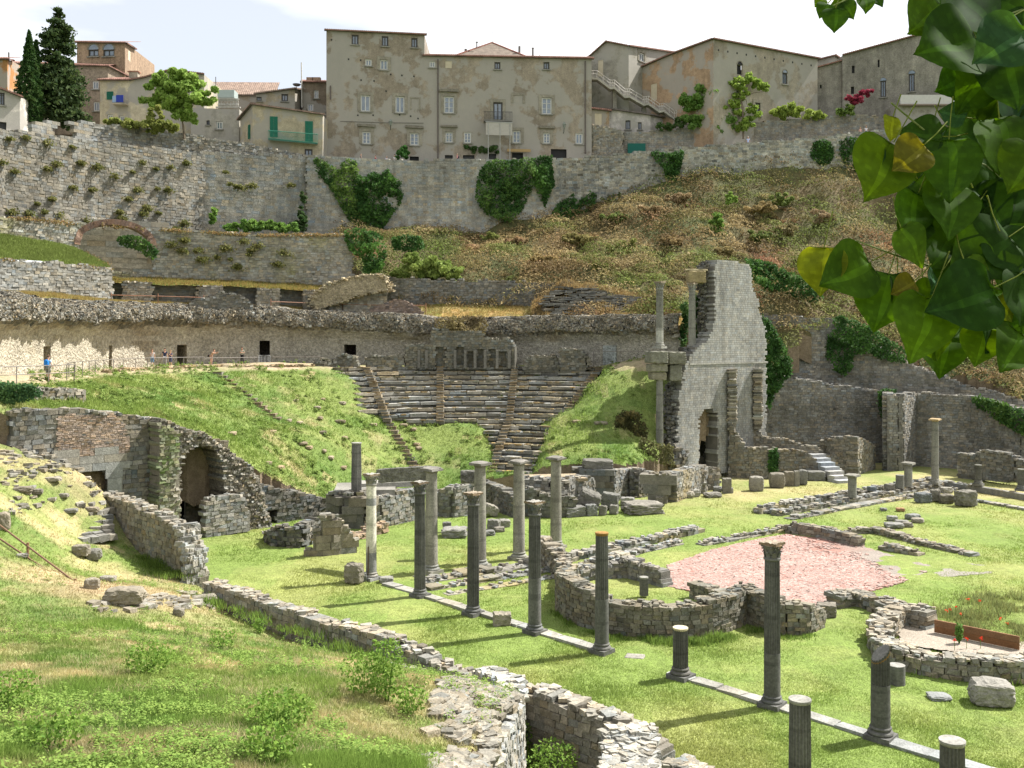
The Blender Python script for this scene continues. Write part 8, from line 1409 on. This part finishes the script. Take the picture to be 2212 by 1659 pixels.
topfringe([(170, 545, 107), (200, 562, 106), (228, 578, 105)], 900, .3, np.array([.26, .17, .08]), np.array([.3, .22, .1]), .5)

# leafy weeds and dry stalks in the meadow and on the theatre slope
def weedpatch(f, poly, D0, D1, x0, x1, k, m, size, hh, rr, c1, c2, seed, thr=0.0, noff=0):
    X, Y = sample_view(k*3, D0, D1, x0, x1); q = np.stack([X, Y, X*0], -1); s = inpoly(X, Y, poly) & (fbm(q, .35, seed)+.5*fbm(q, 1.3, seed+1) > thr); X, Y = X[s][:k], Y[s][:k]; z = f(X, Y); c = np.stack([X, Y, z], -1); k = len(c)
    h = hh*rng.uniform(.4, 1.2, k); r = rr*rng.uniform(.5, 1.2, k); cq = np.repeat(c, m, 0); u = rng.uniform(0, 1, k*m); a = rng.uniform(0, 6.28, k*m); rad_ = np.repeat(r, m)*np.sqrt(rng.random(k*m))*(1-.5*u)
    p = cq+np.stack([np.cos(a)*rad_, np.sin(a)*rad_, u*np.repeat(h, m)], -1); mb = MB(); leaves(mb, p, size, lerp3(c1, c2, np.clip(np.repeat(rng.normal(.5, .3, k), m)+rng.normal(0, .15, k*m), 0, 1)), up=.5, nr=p-cq+[0, 0, .1], nj=.8); tag(mb.build('leafy_weeds', M_veg), kind='stuff')
weedpatch(bank_f, bank_poly, 13, 50, -20, 1150, 3000, 34, .035, .34, .22, np.array([.13, .22, .04]), np.array([.26, .36, .08]), 151, .02)
weedpatch(cv_f, cv_poly, 66, 105, 60, 1440, 1500, 26, .09, .4, .35, np.array([.12, .19, .04]), np.array([.22, .29, .07]), 161, .08)
X, Y = sample_view(60000, 13, 62, -20, 1250); m = inpoly(X, Y, bank_poly) & (fbm(np.stack([X, Y, X*0], -1), .4, 171) > -.05); X, Y = X[m], Y[m]; p = np.stack([X, Y, bank_f(X, Y)], -1); mb = MB(); blades(mb, p, .16, .007, varc([.46, .40, .22], len(p), .15), .8, 2, .05); tag(mb.build('dry_stalks', M_grass), kind='stuff')

ivy('lobe of dry grass and rubble hanging over the theatre wall above the niches', [(940, 690), (960, 685), (1040, 684), (1055, 700), (1045, 722), (1020, 735), (985, 738), (955, 728), (942, 710)], 105.6, 3600, thick=1.3, size=.13, col=np.array([.11, .085, .045]), col2=np.array([.22, .18, .08]), name='grass_overhang', cat='dry grass')

ivy('scrubby growth on the slope edge left of the lower stage-wall column', [(1385, 945), (1410, 955), (1450, 962), (1455, 1005), (1400, 1000), (1375, 985)], 88.5, 1300, size=.13, thick=.8, col=np.array([.10, .10, .04]), col2=np.array([.24, .22, .09]), name='scrub', cat='shrub')
for i, (x, y, rx, ry, c1, c2) in enumerate([(1330, 470, 30, 12, (.08, .11, .03), (.18, .22, .07)), (1400, 455, 26, 11, (.16, .12, .06), (.34, .25, .14)), (1470, 430, 30, 12, (.16, .11, .06), (.33, .25, .14)), (1640, 450, 30, 14, (.14, .11, .05), (.32, .24, .11)), (1690, 430, 24, 12, (.08, .11, .03), (.2, .24, .07)), (1250, 515, 34, 10, (.12, .11, .04), (.28, .24, .1)), (1350, 530, 34, 11, (.1, .12, .03), (.24, .25, .08)), (1460, 520, 30, 12, (.16, .12, .06), (.33, .25, .12)), (1120, 520, 26, 10, (.16, .11, .06), (.32, .22, .12)), (1060, 512, 22, 9, (.1, .12, .03), (.22, .24, .08)), (1180, 560, 30, 9, (.16, .12, .05), (.33, .25, .11)), (1300, 575, 28, 9, (.1, .13, .03), (.24, .26, .08)), (1640, 510, 26, 14, (.07, .1, .03), (.17, .2, .06)), (1700, 500, 28, 14, (.12, .1, .05), (.26, .22, .1)), (1780, 470, 30, 16, (.15, .11, .06), (.3, .22, .13)), (1740, 560, 30, 14, (.08, .1, .03), (.18, .2, .07)), (1560, 545, 24, 10, (.13, .11, .05), (.28, .22, .1))]):
    q = cast(x, y+ry, lambda X, Y: hl_f(X, Y), 104, 142); mb = MB(); crown(mb, [(x, y, rx, ry, 1)], 1100, .17, np.array(c1), np.array(c2), q[1]-.5); tag(mb.build('scrub_bush', M_veg), 'scrubby bush on the rusty slope under the town wall', 'bush', 'scrub bushes on the rusty slope')
